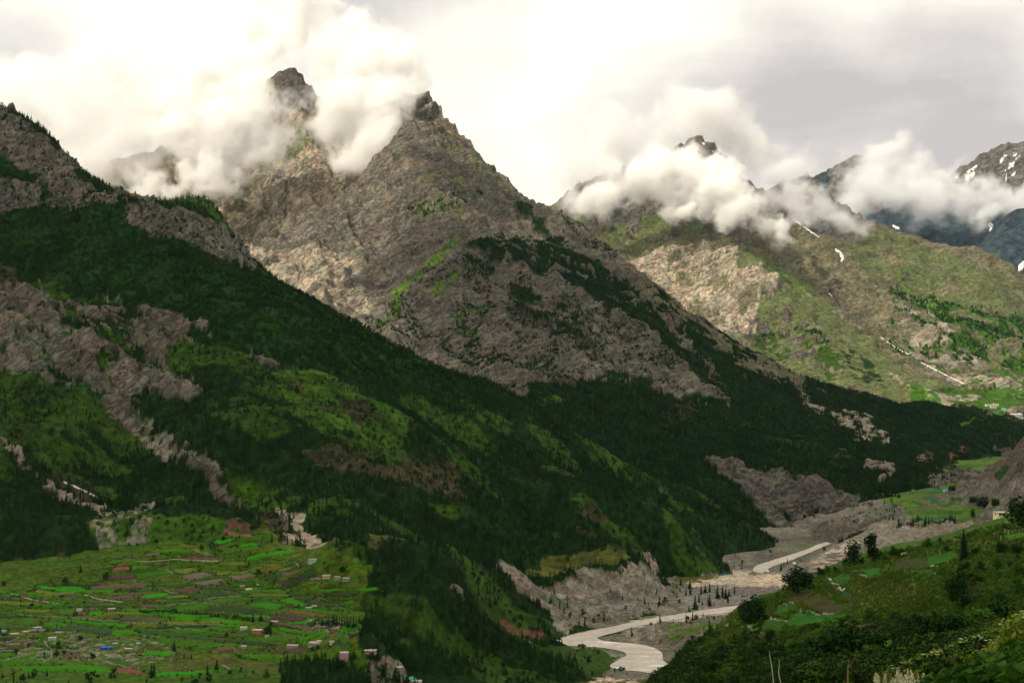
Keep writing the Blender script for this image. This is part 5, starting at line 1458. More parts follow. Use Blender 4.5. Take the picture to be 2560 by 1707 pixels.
# the smaller terraced strips between the main fields
_done = [_cor[i][:, :2] for i in range(len(FIELDS)) if _ok[i].all() and FIELDS[i][2][0] is L0 and FIELDS[i][3] < 1000]
FAN = [(240, 1305), (400, 1235), (560, 1220), (640, 1268), (760, 1290), (845, 1318), (825, 1400), (815, 1440), (700, 1500), (520, 1500), (300, 1470), (0, 1465), (0, 1372)]
gf = np.random.default_rng(17)
_y = 985.0
while _y < 1400:
    dy = gf.uniform(8, 13) * (0.75 if _y > 1250 else 1.0)
    _x = -560 + gf.uniform(0, 30)
    while _x < -90:
        w_ = gf.uniform(22, 58)
        cx_, cy_ = _x + w_ / 2, _y + 0.10 * (_x + 300) + gf.uniform(-2, 2)
        zc = float(np.max([l.height(np.array([cx_]), np.array([cy_])) for l in (L0, L1)]))
        px_, py_ = project(np.array([cx_]), np.array([cy_]), np.array([zc]))
        clear = not any(inpoly(np.array([cx_ + o_ * w_ for o_ in (-.3, 0, .3)]), np.array([cy_] * 3), q).any() for q in _done)
        if clear and inpoly(px_, py_, FAN)[0]:
            sk = gf.uniform(-4, 4)
            XY = np.array([(cx_ - w_ * .46 + sk, cy_ + dy * .42 - w_ * .03), (cx_ + w_ * .46 + sk, cy_ + dy * .42 + w_ * .05), (cx_ + w_ * .46 - sk, cy_ - dy * .42 + w_ * .05), (cx_ - w_ * .46 - sk, cy_ - dy * .42 - w_ * .03)])
            nu, nv = max(6, int(w_ / 5)), 6
            u, v = np.meshgrid(np.linspace(0, 1, nu), np.linspace(0, 1, nv))
            G = ((1 - u) * (1 - v))[..., None] * XY[0] + (u * (1 - v))[..., None] * XY[1] + (u * v)[..., None] * XY[2] + ((1 - u) * v)[..., None] * XY[3]
            X, Y = G[..., 0] + fbm(G[..., 0] / 12, G[..., 1] / 12, 2, 71) * 1.2, G[..., 1] + fbm(G[..., 0] / 16, G[..., 1] / 16, 2, 72) * 1.5
            Z = np.max([l.height(X, Y) for l in (L0, L1)], 0) + 0.8
            Z = np.where((u == 0) | (u == 1) | (v == 0) | (v == 1), Z - 1.5, Z)
            me, _ = grid_mesh('crop_field', np.stack([X, Y, Z], -1).reshape(-1, 3), nv, nu)
            tag(link('crop_field', me, CROP[str(gf.choice(list('bbbggggggdddyyp')))]), kind='structure')
            FIELD_EDGES += [np.stack([X[0], Y[0], Z[0]], 1), np.stack([X[-1], Y[-1], Z[-1]], 1), np.stack([X[:, 0], Y[:, 0], Z[:, 0]], 1)]
        _x += w_
    _y += dy

# ------------------------------------------------------------------ snow lying in the gullies
M_SNOW = simple_mat('old_snow', (0.52, 0.50, 0.48), rough=0.7, var=0.06, scale=0.05, bump=1.0)
SNOW = [(L1, 1300, 1900, [(145, 1106), (170, 1116), (200, 1130), (232, 1146)], 5, 3, 0.8),
        (L3, 6000, 9300, [(1815, 498), (1840, 516), (1862, 532), (1882, 546)], 4, 6, 3.0), (L3, 6000, 9300, [(1918, 572), (1930, 580), (1936, 592), (1932, 602)], 5, 10, 3.0),
        (L3, 6000, 9300, [(1608, 325), (1620, 332)], 5, 3, 3.0), (L3, 6000, 9300, [(1634, 346), (1648, 357)], 4, 3, 3.0), (L3, 6000, 9300, [(1672, 376), (1690, 388)], 3, 4, 3.0), (L3, 6000, 9300, [(1702, 394), (1716, 402)], 2, 4, 3.0), (L3, 6000, 9300, [(1728, 408), (1738, 417), (1745, 428)], 3, 6, 3.0), (L3, 6000, 9300, [(1508, 312), (1518, 326)], 6, 3, 4.0),
        (L3, 5500, 9000, [(2022, 774), (2060, 800), (2088, 814)], 1.6, 3, 2.0), (L3, 5500, 9000, [(2115, 832), (2150, 850), (2190, 870), (2215, 882)], 2.4, 3.6, 2.0), (L3, 5500, 9000, [(1900, 668), (1912, 682)], 3, 3, 2.5),
        (L4, 11500, 16000, [(2275, 512), (2278, 530), (2272, 542)], 16, 5, 6), (L4, 11500, 16000, [(2050, 518), (2066, 526)], 6, 12, 6), (L4, 11500, 16000, [(2330, 372), (2315, 390)], 12, 6, 6), (L4, 11500, 16000, [(2210, 410), (2228, 392), (2245, 380)], 5, 8, 6), (L4, 11500, 16000, [(2215, 425), (2240, 400)], 3, 4, 6), (L4, 11500, 16000, [(2312, 398), (2310, 420)], 5, 4, 6),
        (L4b, 10200, 11800, [(2352, 600), (2338, 626)], 9, 12, 5)]
for lay, d0, d1, line, w0, w1, lift in SNOW:
    n = 5 * (len(line) - 1) + 1
    t = np.linspace(0, len(line) - 1, n)
    cx = np.interp(t, range(len(line)), [p[0] for p in line]); cy2 = np.interp(t, range(len(line)), [p[1] for p in line])
    wd = np.interp(t, [0, len(line) - 1], [w0, w1]) * (0.45 + 1.1 * np.array([rng.random() for _ in t])) / 2
    wd[0] *= 0.3; wd[-1] *= 0.3
    tx, ty = np.gradient(cx), np.gradient(cy2); ln = np.hypot(tx, ty)
    rows = [(cx - ty / ln * wd * k, cy2 + tx / ln * wd * k) for k in (-1, -0.33, 0.33, 1)]
    P, ok, _ = hit(np.concatenate([r[0] for r in rows]), np.concatenate([r[1] for r in rows]), [lay], d0, d1, 0.002)
    if ok.all():
        P = P.reshape(4, n, 3)
        P[:, :, 2] += lift * np.array([-0.6, 1, 1, -0.6])[:, None]
        me, _ = grid_mesh('snow_patch', P.reshape(-1, 3), 4, n)
        tag(link('snow_patch', me, M_SNOW), kind='structure')
# ------------------------------------------------------------------ buildings
def wall_mat(name, col, var=0.18, scale=1.2):
    return simple_mat(name, col, rough=0.95, var=var, scale=scale, bump=0.05, spec=0.1)


M_STONE = wall_mat('dry_stone', (0.26, 0.24, 0.215), 0.45, 1.6)
M_MUD = wall_mat('mud_plaster', (0.36, 0.29, 0.21))
M_PINK = wall_mat('pink_paint', (0.74, 0.30, 0.46), 0.06)
M_TEAL = wall_mat('teal_paint', (0.06, 0.34, 0.34), 0.1)
M_WHITE = wall_mat('whitewash', (0.54, 0.52, 0.47), 0.08)
M_CREAM = wall_mat('cream_paint', (0.72, 0.62, 0.38), 0.08)
M_YELLOW = wall_mat('yellow_paint', (0.46, 0.35, 0.13), 0.08)
M_SALMON = wall_mat('salmon_paint', (0.38, 0.15, 0.11), 0.1)
M_BRICK = wall_mat('brick', (0.27, 0.12, 0.075), 0.3, 2.5)
M_PALEBLUE = wall_mat('pale_blue_paint', (0.30, 0.40, 0.41), 0.08)
M_SLATE = wall_mat('weathered_wood', (0.10, 0.085, 0.072), 0.3, 3)
M_CLAYROOF = wall_mat('clay_flat_roof', (0.50, 0.42, 0.31), 0.16, 0.8)
M_PALEROOF = wall_mat('pale_flat_roof', (0.50, 0.45, 0.37), 0.12, 0.8)
M_TINTEAL = wall_mat('teal_sheet_roof', (0.05, 0.36, 0.37), 0.15, 0.7)
M_TINGREY = wall_mat('grey_sheet_roof', (0.40, 0.40, 0.41), 0.15, 0.7)
M_GLASS, _nt, _b = new_mat('dark_window')
_n = N(_nt, 'ShaderNodeTexNoise', ins={'Scale': 0.8})
_r = N(_nt, 'ShaderNodeValToRGB'); _r.color_ramp.elements[0].color = (0.008, 0.009, 0.010, 1); _r.color_ramp.elements[1].color = (0.03, 0.032, 0.035, 1)
_nt.links.new(_n.outputs['Fac'], _r.inputs[0]); _nt.links.new(_r.outputs[0], _b.inputs['Base Color'])
_b.inputs['Roughness'].default_value = 0.25
M_BLUETARP = simple_mat('blue_sheet', (0.03, 0.14, 0.60), rough=0.5, var=0.1, scale=1.0)
M_TENT_W = simple_mat('white_canvas', (0.75, 0.73, 0.68), var=0.06)
M_ROCKS = simple_mat('boulder_stone', (0.27, 0.25, 0.22), var=0.35, scale=1.4, bump=0.15)
M_PALEROCK = simple_mat('pale_stone', (0.46, 0.41, 0.34), var=0.22, scale=1.4, bump=0.1)


def box_mesh(name, x0, x1, y0, y1, z0, z1, bevel=0.0):
    bm = bmesh.new()
    bmesh.ops.create_cube(bm, size=1.0)
    for v in bm.verts:
        v.co = Vector((x0 + (v.co.x + .5) * (x1 - x0), y0 + (v.co.y + .5) * (y1 - y0), z0 + (v.co.z + .5) * (z1 - z0)))
    if bevel:
        bmesh.ops.bevel(bm, geom=bm.edges[:], offset=bevel, segments=1, affect='EDGES')
    me = bpy.data.meshes.new(name); bm.to_mesh(me); bm.free()
    return me


def ground_z(layers, X, Y):
    X = np.atleast_1d(np.asarray(X, float)); Y = np.atleast_1d(np.asarray(Y, float))
    return np.max([l.height(X, Y) for l in layers], 0)


GL = [L0, L1]
HOUSES = []


def house(name, label, cat, p, rot, w, dp, floors, wall, roof='flat', roofmat=None, fh=2.7, over=0.4, bands=None, plinth=0.0, wins=3, winw=0.9, winh=1.1, door=True, group=None, extras=(), sink=0.6, side=True, size=0.58):
    """front faces -Y of the house, turned by rot; wall > window parts, roof, door, bands"""
    e = bpy.data.objects.new(name, None); COL.objects.link(e)
    e.location = [float(q) for q in p]; e.rotation_euler = (0, 0, rot)
    tag(e, label, cat, group)
    H = floors * fh + plinth
    link('wall', box_mesh('wall', -w / 2, w / 2, -dp / 2, dp / 2, plinth if plinth else -sink - 1.5, H), wall, e)
    if plinth:
        link('plinth', box_mesh('plinth', -w / 2 - .12, w / 2 + .12, -dp / 2 - .12, dp / 2 + .12, -3.0, plinth), M_STONE, e)
    rm = roofmat or M_CLAYROOF
    if roof == 'flat':
        link('roof', box_mesh('roof', -w / 2 - over, w / 2 + over, -dp / 2 - over, dp / 2 + over, H + 0.003, H + 0.32, 0.05), rm, e)
    elif roof == 'slab':
        link('roof', box_mesh('roof', -w / 2 - over, w / 2 + over, -dp / 2 - over * 3, dp / 2 + over, H + 0.003, H + 0.30, 0.05), rm, e)
    else:
        o_, h_ = over, min(w, dp) * 0.32
        x0, x1, y0, y1 = -w / 2 - o_, w / 2 + o_, -dp / 2 - o_, dp / 2 + o_
        k = (w - dp) / 2 if w > dp and roof == 'hip' else (0 if roof == 'hip' else x1)
        V = [(x0, y0, H), (x1, y0, H), (x1, y1, H), (x0, y1, H), (-max(k, .3), 0, H + h_), (max(k, .3), 0, H + h_)]
        link('roof', poly_mesh('roof', V, [(0, 1, 5, 4), (1, 2, 5), (2, 3, 4, 5), (3, 0, 4), (3, 2, 1, 0)]), rm, e)
    for f in range(floors):
        zb = plinth + f * fh + 0.85
        for k in range(wins):
            x = -w / 2 + w * (k + 0.5) / wins
            if door and f == 0 and k == wins // 2:
                link('door', box_mesh('door', x - .5, x + .5, -dp / 2 - .05, -dp / 2 + .1, plinth + .02, plinth + 2.0), M_SLATE, e)
            else:
                link('window', box_mesh('window', x - winw / 2, x + winw / 2, -dp / 2 - .06, -dp / 2 + .1, zb, zb + winh), M_GLASS, e)
        if side:
            for sgn in (-1, 1):
                link('window', box_mesh('window', sgn * w / 2 - .06 * (sgn < 0) - .1 * (sgn > 0), sgn * w / 2 + .06 * (sgn > 0) + .1 * (sgn < 0), -winw / 2, winw / 2, zb, zb + winh), M_GLASS, e)
    for z, h, m, nm in (bands or ()):
        link(nm, box_mesh(nm, -w / 2 - .55, w / 2 + .55, -dp / 2 - .9, dp / 2 + .2, z, z + h), m, e)
    for nm, bx, m in extras:
        link(nm, box_mesh(nm, *bx), m, e)
    e.scale = (size,) * 3
    HOUSES.append(e)
    return e


def places(frame, pts, layers, d0, d1, step=0.003):
    q = np.array([frame(*p) for p in pts])
    P, ok, _ = hit(q[:, 0], q[:, 1], layers, d0, d1, step)
    return P


# (name, base point in the frame, ...)
hp = places(ZG, [(1050, 968), (1240, 815), (1422, 772), (1480, 856), (575, 742), (205, 765), (850, 702), (1950, 1165), (2150, 1312), (2235, 1350)], GL, 850, 1400)
house('pink_house', 'pink three storey house with teal balconies at the edge of the fields', 'house', hp[0], 0.05, 9.6, 8.0, 3, M_PINK, 'flat', M_PALEROOF, fh=2.6, over=0.7, plinth=1.3, wins=4, winw=0.95, winh=1.2,
      bands=[(1.3 + 2.5, 0.28, M_TEAL, 'balcony'), (1.3 + 5.1, 0.28, M_TEAL, 'balcony')], extras=[('roof_tank', (-1.0, 0.9, -1, 1, 9.43, 10.7), M_CLAYROOF), ('rail', (-5.3, 5.3, -4.88, -4.80, 4.09, 4.95), M_PINK), ('rail', (-5.3, 5.3, -4.88, -4.80, 6.69, 7.5), M_PINK)])
house('farmhouse', 'long clay roofed farmhouse directly behind the pink house', 'house', hp[1] + [0, 6, 0], -0.3, 14, 7, 1, M_STONE, 'flat', M_CLAYROOF, fh=3.4, wins=4)
house('small_house', 'small grey house set behind the wide pale roofed porch house', 'house', hp[2] + [0, 9, 0], -0.15, 8, 6, 1, M_STONE, 'flat', M_PALEROOF, fh=3.4, over=0.7, wins=3)
house('porch_house', 'low house with wide pale porch roof, on the brink right of the pink house', 'house', hp[3], -0.2, 13, 8, 1, M_MUD, 'slab', M_PALEROOF, fh=3.6, over=0.9, wins=5, winh=1.8)
house('long_house', 'long stone house with a bright clay roof below the eroded bank', 'house', hp[4], -0.5, 17, 8, 1, M_STONE, 'flat', M_PALEROOF, fh=4.2, wins=6, extras=[('upper_room', (3.5, 8.3, -3.5, 3.5, 4.55, 7.0), M_WHITE), ('upper_roof', (3.0, 8.8, -4, 4, 7.003, 7.3), M_PALEROOF)])
house('stone_barn', 'low stone barn left of the long clay roofed house', 'barn', hp[5], -0.15, 14, 6, 1, M_STONE, 'flat', M_CLAYROOF, fh=2.8, wins=4)
house('white_hut', 'tiny whitewashed hut right of the long stone house', 'hut', hp[6], 0.2, 6, 5, 1, M_WHITE, 'flat', M_PALEROOF, fh=2.8, wins=2)
house('tower_house', 'square grey stone house standing on the crag below the pink house', 'house', hp[7], 0.35, 8.5, 8, 2, M_STONE, 'flat', M_CLAYROOF, fh=3.0, wins=2)
house('teal_roof_house', 'small house with a teal hipped roof at the foot of the crag', 'house', hp[8], 0.4, 10, 8, 1, M_MUD, 'hip', M_TINTEAL, fh=3.0, wins=3)
house('flat_house', 'pale flat roofed house at the bottom edge below the crag', 'house', hp[9], 0.1, 12, 8, 1, M_WHITE, 'flat', M_PALEROOF, fh=2.8, wins=3)
hb = places(ZB, [(328, 722), (455, 748), (540, 782), (612, 652), (375, 352), (315, 326), (456, 306), (962, 95), (1090, 232), (1192, 243), (1270, 254), (925, 525), (975, 508), (328, 892), (530, 738)], GL, 850, 1700)
house('white_house', 'white two storey house with green trim among the middle fields', 'house', hb[0], 0.05, 8.5, 7, 2, M_WHITE, 'flat', M_PALEROOF, fh=2.6, over=0.6, wins=3, bands=[(2.6, 0.2, M_TEAL, 'balcony')])
house('red_house', 'salmon red house under a white flat roof beside the white two storey house', 'house', hb[1], -0.2, 12, 8, 2, M_SALMON, 'flat', M_PALEROOF, fh=2.7, over=0.8, wins=4)
house('shed', 'small white shed just below the salmon red house', 'shed', hb[2], 0.1, 4.5, 4, 1, M_WHITE, 'flat', M_TINGREY, fh=2.4, wins=2)
house('annex', 'grey annex leaning on the right side of the red house', 'shed', hb[14], -0.2, 6, 6, 1, M_STONE, 'flat', M_TINGREY, fh=3.2, wins=2)
house('stone_hut', 'dark stone hut on the field edge above the red house', 'hut', hb[3], -0.1, 9, 5.5, 1, M_STONE, 'flat', M_PALEROOF, fh=3.0, wins=3)
house('cream_house', 'cream flat roofed cottage alone in the upper fields', 'house', hb[4], 0.3, 9.5, 6, 1, M_CREAM, 'flat', M_PALEROOF, fh=3.2, wins=4)
house('brick_hut', 'brick hut just left of the cream cottage', 'hut', hb[5], 0.2, 6.5, 5, 1, M_BRICK, 'flat', M_CLAYROOF, fh=3.0, wins=3)
house('white_kiosk', 'tiny bright white hut right of the cream cottage', 'hut', hb[6], 0, 2.6, 2.4, 1, M_WHITE, 'flat', M_PALEROOF, fh=2.6, wins=2)
house('blue_house', 'pale blue house at the top of the fields near the landslip', 'house', hb[7], -0.1, 13, 7, 2, M_PALEBLUE, 'flat', M_TINGREY, fh=2.7, wins=5)
house('cottage', 'cream walled cottage, first of three in a row by the dark wood', 'house', hb[8], -0.1, 12, 7, 1, M_MUD, 'flat', M_PALEROOF, fh=3.6, wins=4)
house('cottage', 'dark stone cottage between the two pale roofed ones by the wood', 'house', hb[9], -0.15, 9, 6, 1, M_STONE, 'flat', M_CLAYROOF, fh=3.2, wins=3)
house('cottage', 'white topped cottage closest to the dark wood in a row of three', 'house', hb[10], -0.15, 11, 7, 1, M_STONE, 'slab', M_PALEROOF, fh=3.2, wins=4)
house('half_ruined_house', 'tumbledown grey stone house amid the small middle fields', 'house', hb[11], 0.4, 9, 6, 1, M_STONE, 'flat', M_TINGREY, fh=3.0, wins=3)
house('outbuilding', 'clay roofed outbuilding behind the tumbledown stone house', 'hut', hb[12], 0.4, 7, 5, 1, M_MUD, 'flat', M_CLAYROOF, fh=3.0, wins=2)
house('field_shed', 'small two storey shed with a striped front in the lower fields', 'shed', hb[13], 0.0, 5.5, 5, 2, M_STONE, 'flat', M_PALEROOF, fh=2.2, wins=3, winh=.6)
ha = places(ZA, [(728, 905), (1025, 902), (860, 892), (135, 1132), (480, 1168), (915, 1242), (1180, 1268), (22, 1105), (535, 1118), (300, 1105), (345, 1090), (395, 1100), (240, 1112), (978, 1252), (1060, 1218), (1270, 1216), (620, 1100)], GL, 850, 1700)
house('white_cottage', 'small white cottage beside the grassy slope left of the ruined walls', 'house', ha[0], 0.1, 7, 5, 1, M_WHITE, 'flat', M_PALEROOF, fh=2.8, wins=3)
house('walled_house', 'pale roofed stone house within broken walls in the left fields', 'house', ha[1], 0.2, 10, 6, 1, M_STONE, 'flat', M_PALEROOF, fh=3.0, wins=4)
house('ruin', 'roofless looking dark stone ruin left of the pale roofed walled house', 'ruin', ha[2], 0.1, 8, 5, 1, M_STONE, 'flat', M_SLATE, fh=2.4, wins=3)
house('yellow_house', 'yellow walled house with a clay roof at the left hamlet', 'house', ha[3], 0.25, 10, 7, 1, M_YELLOW, 'slab', M_CLAYROOF, fh=3.0, wins=3)
house('roadside_house', 'white fronted house with a long pale roof by the walled lane', 'house', ha[4], 0.2, 10, 6, 1, M_WHITE, 'slab', M_PALEROOF, fh=3.0, wins=3)
house('ruin', 'long stone ruin with a row of window openings above the blue sheet', 'ruin', ha[5], 0.35, 12, 5, 1, M_STONE, 'flat', M_STONE, fh=3.6, wins=6, winw=1.0, winh=1.6, over=0.05)
house('white_shed', 'low white shed on the grass right of the blue sheet', 'shed', ha[6], 0.1, 9, 5, 1, M_STONE, 'flat', M_PALEROOF, fh=2.4, wins=3)
house('white_house', 'bluish white house at the far left edge of the hamlet', 'house', ha[7], 0.1, 8, 6, 1, M_PALEBLUE, 'flat', M_TINGREY, fh=2.8, wins=3)
house('small_barn', 'grey barn with a light roof at the right end of the left hamlet', 'barn', ha[8], 0.1, 8, 5, 1, M_STONE, 'flat', M_TINGREY, fh=2.8, wins=3)
house('hamlet_house', 'grey stone house with an orange front in the left hamlet', 'house', ha[9], 0.3, 9, 6, 1, M_BRICK, 'flat', M_STONE, fh=3.2, wins=3)
house('hamlet_house', 'tallest grey stone house at the middle of the left hamlet', 'house', ha[10], 0.1, 10, 7, 2, M_STONE, 'flat', M_TINGREY, fh=2.6, wins=4)
house('hamlet_house', 'low grey stone house right of the tallest one in the left hamlet', 'house', ha[11], 0.2, 9, 6, 1, M_STONE, 'flat', M_STONE, fh=3.2, wins=3)
house('hamlet_house', 'grey stone house between the yellow house and the orange front', 'house', ha[12], 0.2, 8, 6, 1, M_STONE, 'flat', M_CLAYROOF, fh=3.0, wins=3)
house('hut', 'pale roofed hut among boulders right of the blue sheet', 'hut', ha[15], 0.2, 5, 4, 1, M_STONE, 'flat', M_WHITE, fh=2.2, wins=2)
house('hut', 'stone hut with a pale slab roof behind the blue sheet', 'hut', ha[14], 0.2, 6, 4, 1, M_STONE, 'flat', M_PALEROOF, fh=2.4, wins=2)
# far terrace and the village beyond
hf = places(ZF, [(965, 1243), (1612, 1474)], [L0, L2, L6], 1900, 3300)
hv = places(ZF, [(1445, 292), (1495, 310), (1610, 350), (1662, 352), (1722, 355), (1710, 408), (1780, 410), (1800, 435), (1520, 285), (1690, 345)], [L2, L3], 3500, 7000)
house('terrace_house', 'house with a teal hipped roof alone on the far terrace', 'house', hf[0], 0.2, 15, 11, 1, M_WHITE, 'hip', M_TINTEAL, fh=4.2, wins=4)
vl = [('white house with a wide front at the upper left of the far village', M_WHITE, 'flat', M_PALEROOF, 34), ('bright white house just below the uppermost one in the far village', M_WHITE, 'flat', M_WHITE, 30), ('far village house with a teal roof', M_WHITE, 'hip', M_TINTEAL, 28), ('pink walled house right of the teal roof in the far village', wall_mat('pale_pink_paint', (0.62, 0.46, 0.45), 0.06), 'flat', M_PALEROOF, 30),
      ('brownish house at the right of the far village row', M_MUD, 'flat', M_TINGREY, 26), ('white gabled house low in the far village', M_WHITE, 'gable', M_PALEROOF, 28), ('large white house with a pale grey roof lowest right in the far village', M_WHITE, 'hip', M_TINGREY, 36), ('white shed at the very bottom of the far village', M_WHITE, 'flat', M_PALEROOF, 24),
      ('cream house behind the bright white one in the far village', M_CREAM, 'flat', M_PALEROOF, 26), ('small white house squeezed between the pink and brownish ones', M_WHITE, 'flat', M_PALEROOF, 18)]
for p, (lb, wm, rf, rm, w) in zip(hv, vl):
    house('village_house', lb, 'house', p, rng.uniform(-.3, .3), w * p[1] / 5600.0, w * 0.6 * p[1] / 5600.0, 2, wm, rf, rm, fh=4.2 * p[1] / 5600.0 + 1, wins=4, winw=2.0, winh=2.0, door=False, group='houses of the far village', side=False, size=0.8)
hr = at(2308, 1181, 608)
hr[2] = ground_z([L7], hr[0], hr[1])[0]
house('yellow_farmhouse', 'long yellow farmhouse with a pale roof under the dark tree at the right edge', 'house', hr, 0.15, 10, 5.5, 1, M_CREAM, 'slab', M_PALEROOF, fh=2.1, wins=5, size=0.85)


# sheet and tents
def ridge_tent(name, label, p, w, m, rot, group):
    V = [(-w, -w * .7, 0), (w, -w * .7, 0), (w, w * .7, 0), (-w, w * .7, 0), (-w * .9, 0, w * 1.0), (w * .9, 0, w * 1.0)]
    e = bpy.data.objects.new(name, None); COL.objects.link(e)
    e.location = [float(q) for q in p]; e.rotation_euler = (0, 0, rot)
    tag(e, label, 'tent', group)
    link('canvas', poly_mesh('canvas', V, [(0, 1, 5, 4), (2, 3, 4, 5), (1, 2, 5), (3, 0, 4)]), m, e)
    link('doorway', poly_mesh('doorway', [(w + .02, -w * .22, 0), (w + .02, w * .22, 0), (w * .95 + .02, 0, w * .7)], [(0, 1, 2)]), M_GLASS, e)
ht = places(ZD, [(378, 566), (412, 569), (450, 571), (1050, 472)], [L0, L1], 1300, 2300)
for p, lb in zip(ht, ('blue tent farthest from the river on the sand flat', 'blue tent between two others on the sand flat', 'blue tent nearest the water of the three on the sand flat')):
    ridge_tent('tent', lb, p, 1.3, M_BLUETARP, 0.3, 'blue tents on the sand flat')
ridge_tent('tent', 'white tent on the gravel across the river bend', ht[3], 2.2, M_TENT_W, -0.2, None)
V = [(x, y, 0.9 + 0.35 * math.sin(x * 1.7 + y) * math.cos(y * 1.3)) for y in np.linspace(-2.2, 2.2, 7) for x in np.linspace(-4.4, 4.4, 11)]
me, _ = grid_mesh('tarpaulin', np.array(V), 7, 11)
o = link('tarpaulin', me, M_BLUETARP, loc=ha[13] + [0, 0, 0.6])
sol = o.modifiers.new('thick', 'SOLIDIFY'); sol.thickness = 0.9
tag(o, 'bright blue tarpaulin over a low pile at the foot of the stone ruin', 'tarpaulin')


# ------------------------------------------------------------------ field walls and boulders
def wall_mesh(pts, layers, w, h, step=1.1, seed=0, rubble=1.0):
    """a dry-stone wall along a ground line: heaped irregular stones"""
    P = dense([tuple(p[:2]) for p in pts], step, False)
    z = ground_z(layers, P[:, 0], P[:, 1])
    r = random.Random(seed)
    bm = bmesh.new()
    for (x, y), zz in zip(P, z):
        for k in range(2):
            s = w * r.uniform(0.55, 1.0)
            mt = Matrix.Translation((x + r.uniform(-.5, .5) * w * rubble, y + r.uniform(-.5, .5) * w * rubble, zz + h * r.uniform(.05, .65))) @ Matrix.Rotation(r.random() * 3, 4, 'Z') @ Matrix.Rotation(r.uniform(-.4, .4), 4, 'X') @ Matrix.Diagonal((s * r.uniform(.8, 1.5), s, h * r.uniform(.6, 1.0), 1))
            res = bmesh.ops.create_icosphere(bm, subdivisions=1, radius=0.62, matrix=mt)
            for v in res['verts']:
                v.co += Vector((r.uniform(-1, 1), r.uniform(-1, 1), r.uniform(-1, 1))) * 0.12 * w
    me = bpy.data.meshes.new('stone_wall'); bm.to_mesh(me); bm.free()
    return me


WALLS = [
    (ZA, [(85, 748), (250, 795), (430, 830), (540, 845)], 'long pale stone wall running straight from the left edge across the fields'),
    (ZA, [(770, 760), (880, 795), (1000, 812), (1150, 835)], 'pale stone wall slanting below the ploughed fields in the middle left'),
    (ZA, [(400, 775), (520, 765), (690, 735)], 'stone wall topping the brown plots by the grassy slope'),
    (ZA, [(1505, 712), (1560, 735), (1630, 752)], 'short thick stone wall stepping down beside a brown field'),
    (ZA, [(1860, 825), (1940, 845), (2010, 858)], 'stone wall between two green fields left of the lone shrub'),
    (ZA, [(1520, 858), (1650, 846), (1800, 832)], 'stone wall along the upper edge of a green field'),
    (ZA, [(1250, 455), (1450, 448), (1650, 438), (1860, 448), (2000, 455)], 'broad whitish wall across the top of the field fan'),
    (ZA, [(1515, 525), (1560, 548), (1590, 560)], 'stone wall at the corner of the ochre field'),
    (ZA, [(175, 940), (350, 960), (520, 962), (700, 975), (850, 990)], 'rubble wall above the long bright green strip'),
    (ZA, [(850, 985), (1000, 1000), (1200, 1018), (1400, 1018), (1600, 1022), (1800, 1035), (2100, 1045)], 'long rubble wall crossing the middle of the fields'),
    (ZA, [(225, 1215), (290, 1195), (370, 1168)], 'pale lane wall bending up to the left hamlet'),
    (ZA, [(410, 1185), (435, 1230), (475, 1262)], 'thick lane wall dropping from the white fronted house'),
    (ZA, [(475, 1270), (475, 1330), (440, 1365), (400, 1375)], 'curved pale wall at the lower end of the lane'),
    (ZA, [(195, 1275), (260, 1252), (310, 1240)], 'short heavy wall left of the lane'),
    (ZA, [(30, 1368), (120, 1345), (220, 1310), (310, 1295)], 'long grey wall rising from the lower left corner'),
    (ZA, [(60, 1195), (110, 1180), (185, 1152)], 'grey wall between the two small plots at the far left'),
    (ZA, [(0, 1285), (70, 1275), (140, 1270)], 'low grey wall touching the left edge'),
    (ZA, [(530, 1165), (620, 1185), (720, 1200)], 'rubble wall running right from the white fronted house'),
    (ZA, [(540, 1270), (640, 1272), (700, 1288), (750, 1255), (860, 1230)], 'crooked wall above the big brown plot'),
    (ZA, [(965, 1370), (1020, 1395), (1100, 1405), (1180, 1430), (1280, 1435)], 'stone wall leading to the red plot at the bottom'),
    (ZA, [(1050, 1335), (1120, 1338), (1190, 1335)], 'short pale wall among the boulders below the blue tarpaulin'),
    (ZA, [(810, 1350), (815, 1315), (850, 1295)], 'curved wall hugging a dark tree right of the brown plot'),
    (ZA, [(1560, 1050), (1700, 1080), (1900, 1095), (2200, 1115)], 'broad band of rubble wall left of the white two storey house'),
    (ZA, [(2040, 1405), (2080, 1425), (2110, 1445)], 'thin pale wall on the rough ground at the lower right of the fields'),
    (ZA, [(1410, 860), (560, 862)], None),
    (ZB, [(0, 430), (120, 418), (320, 400)], 'stone wall between two green fields right of the lone shrub'),
    (ZB, [(800, 95), (830, 135)], 'short pale wall at a path corner high in the fields'),
    (ZE, [(70, 672), (95, 700), (150, 735), (210, 765)], 'pale stone wall snaking between two crops on the near hillside'),
    (ZE, [(340, 635), (380, 655), (425, 680)], 'short brown wall under the small square crop plot'),
    (ZD, [(580, 1062), (660, 1090), (780, 1122)], 'low reddish wall at the left tip of the near fields'),
    (ZD, [(905, 870), (950, 845), (1040, 848)], 'loose stone row along the top of the left near field'),
    (ZD, [(1110, 905), (1200, 930), (1350, 945), (1410, 948)], 'thin brown wall crossing the near sloping field'),
    (ZD, [(840, 975), (880, 995), (950, 1008), (1010, 1015)], 'line of pale stones across the near left field'),
]
for i, (fr, pts, lb) in enumerate(WALLS):
    if lb is None:
        continue
    near = fr in (ZE, ZD)
    P = places(fr, pts, [L7] if near else GL, 60 if near else 850, 700 if near else 1700)
    o = link('stone_wall', wall_mesh(P, [L7] if near else GL, 0.5 if near else 0.9, 0.6 if near else 1.0, 0.7 if near else 1.2, i), M_PALEROCK if i in (0, 1, 6, 27) else M_ROCKS)
    tag(o, lb, 'wall', 'dry stone walls of the fields')


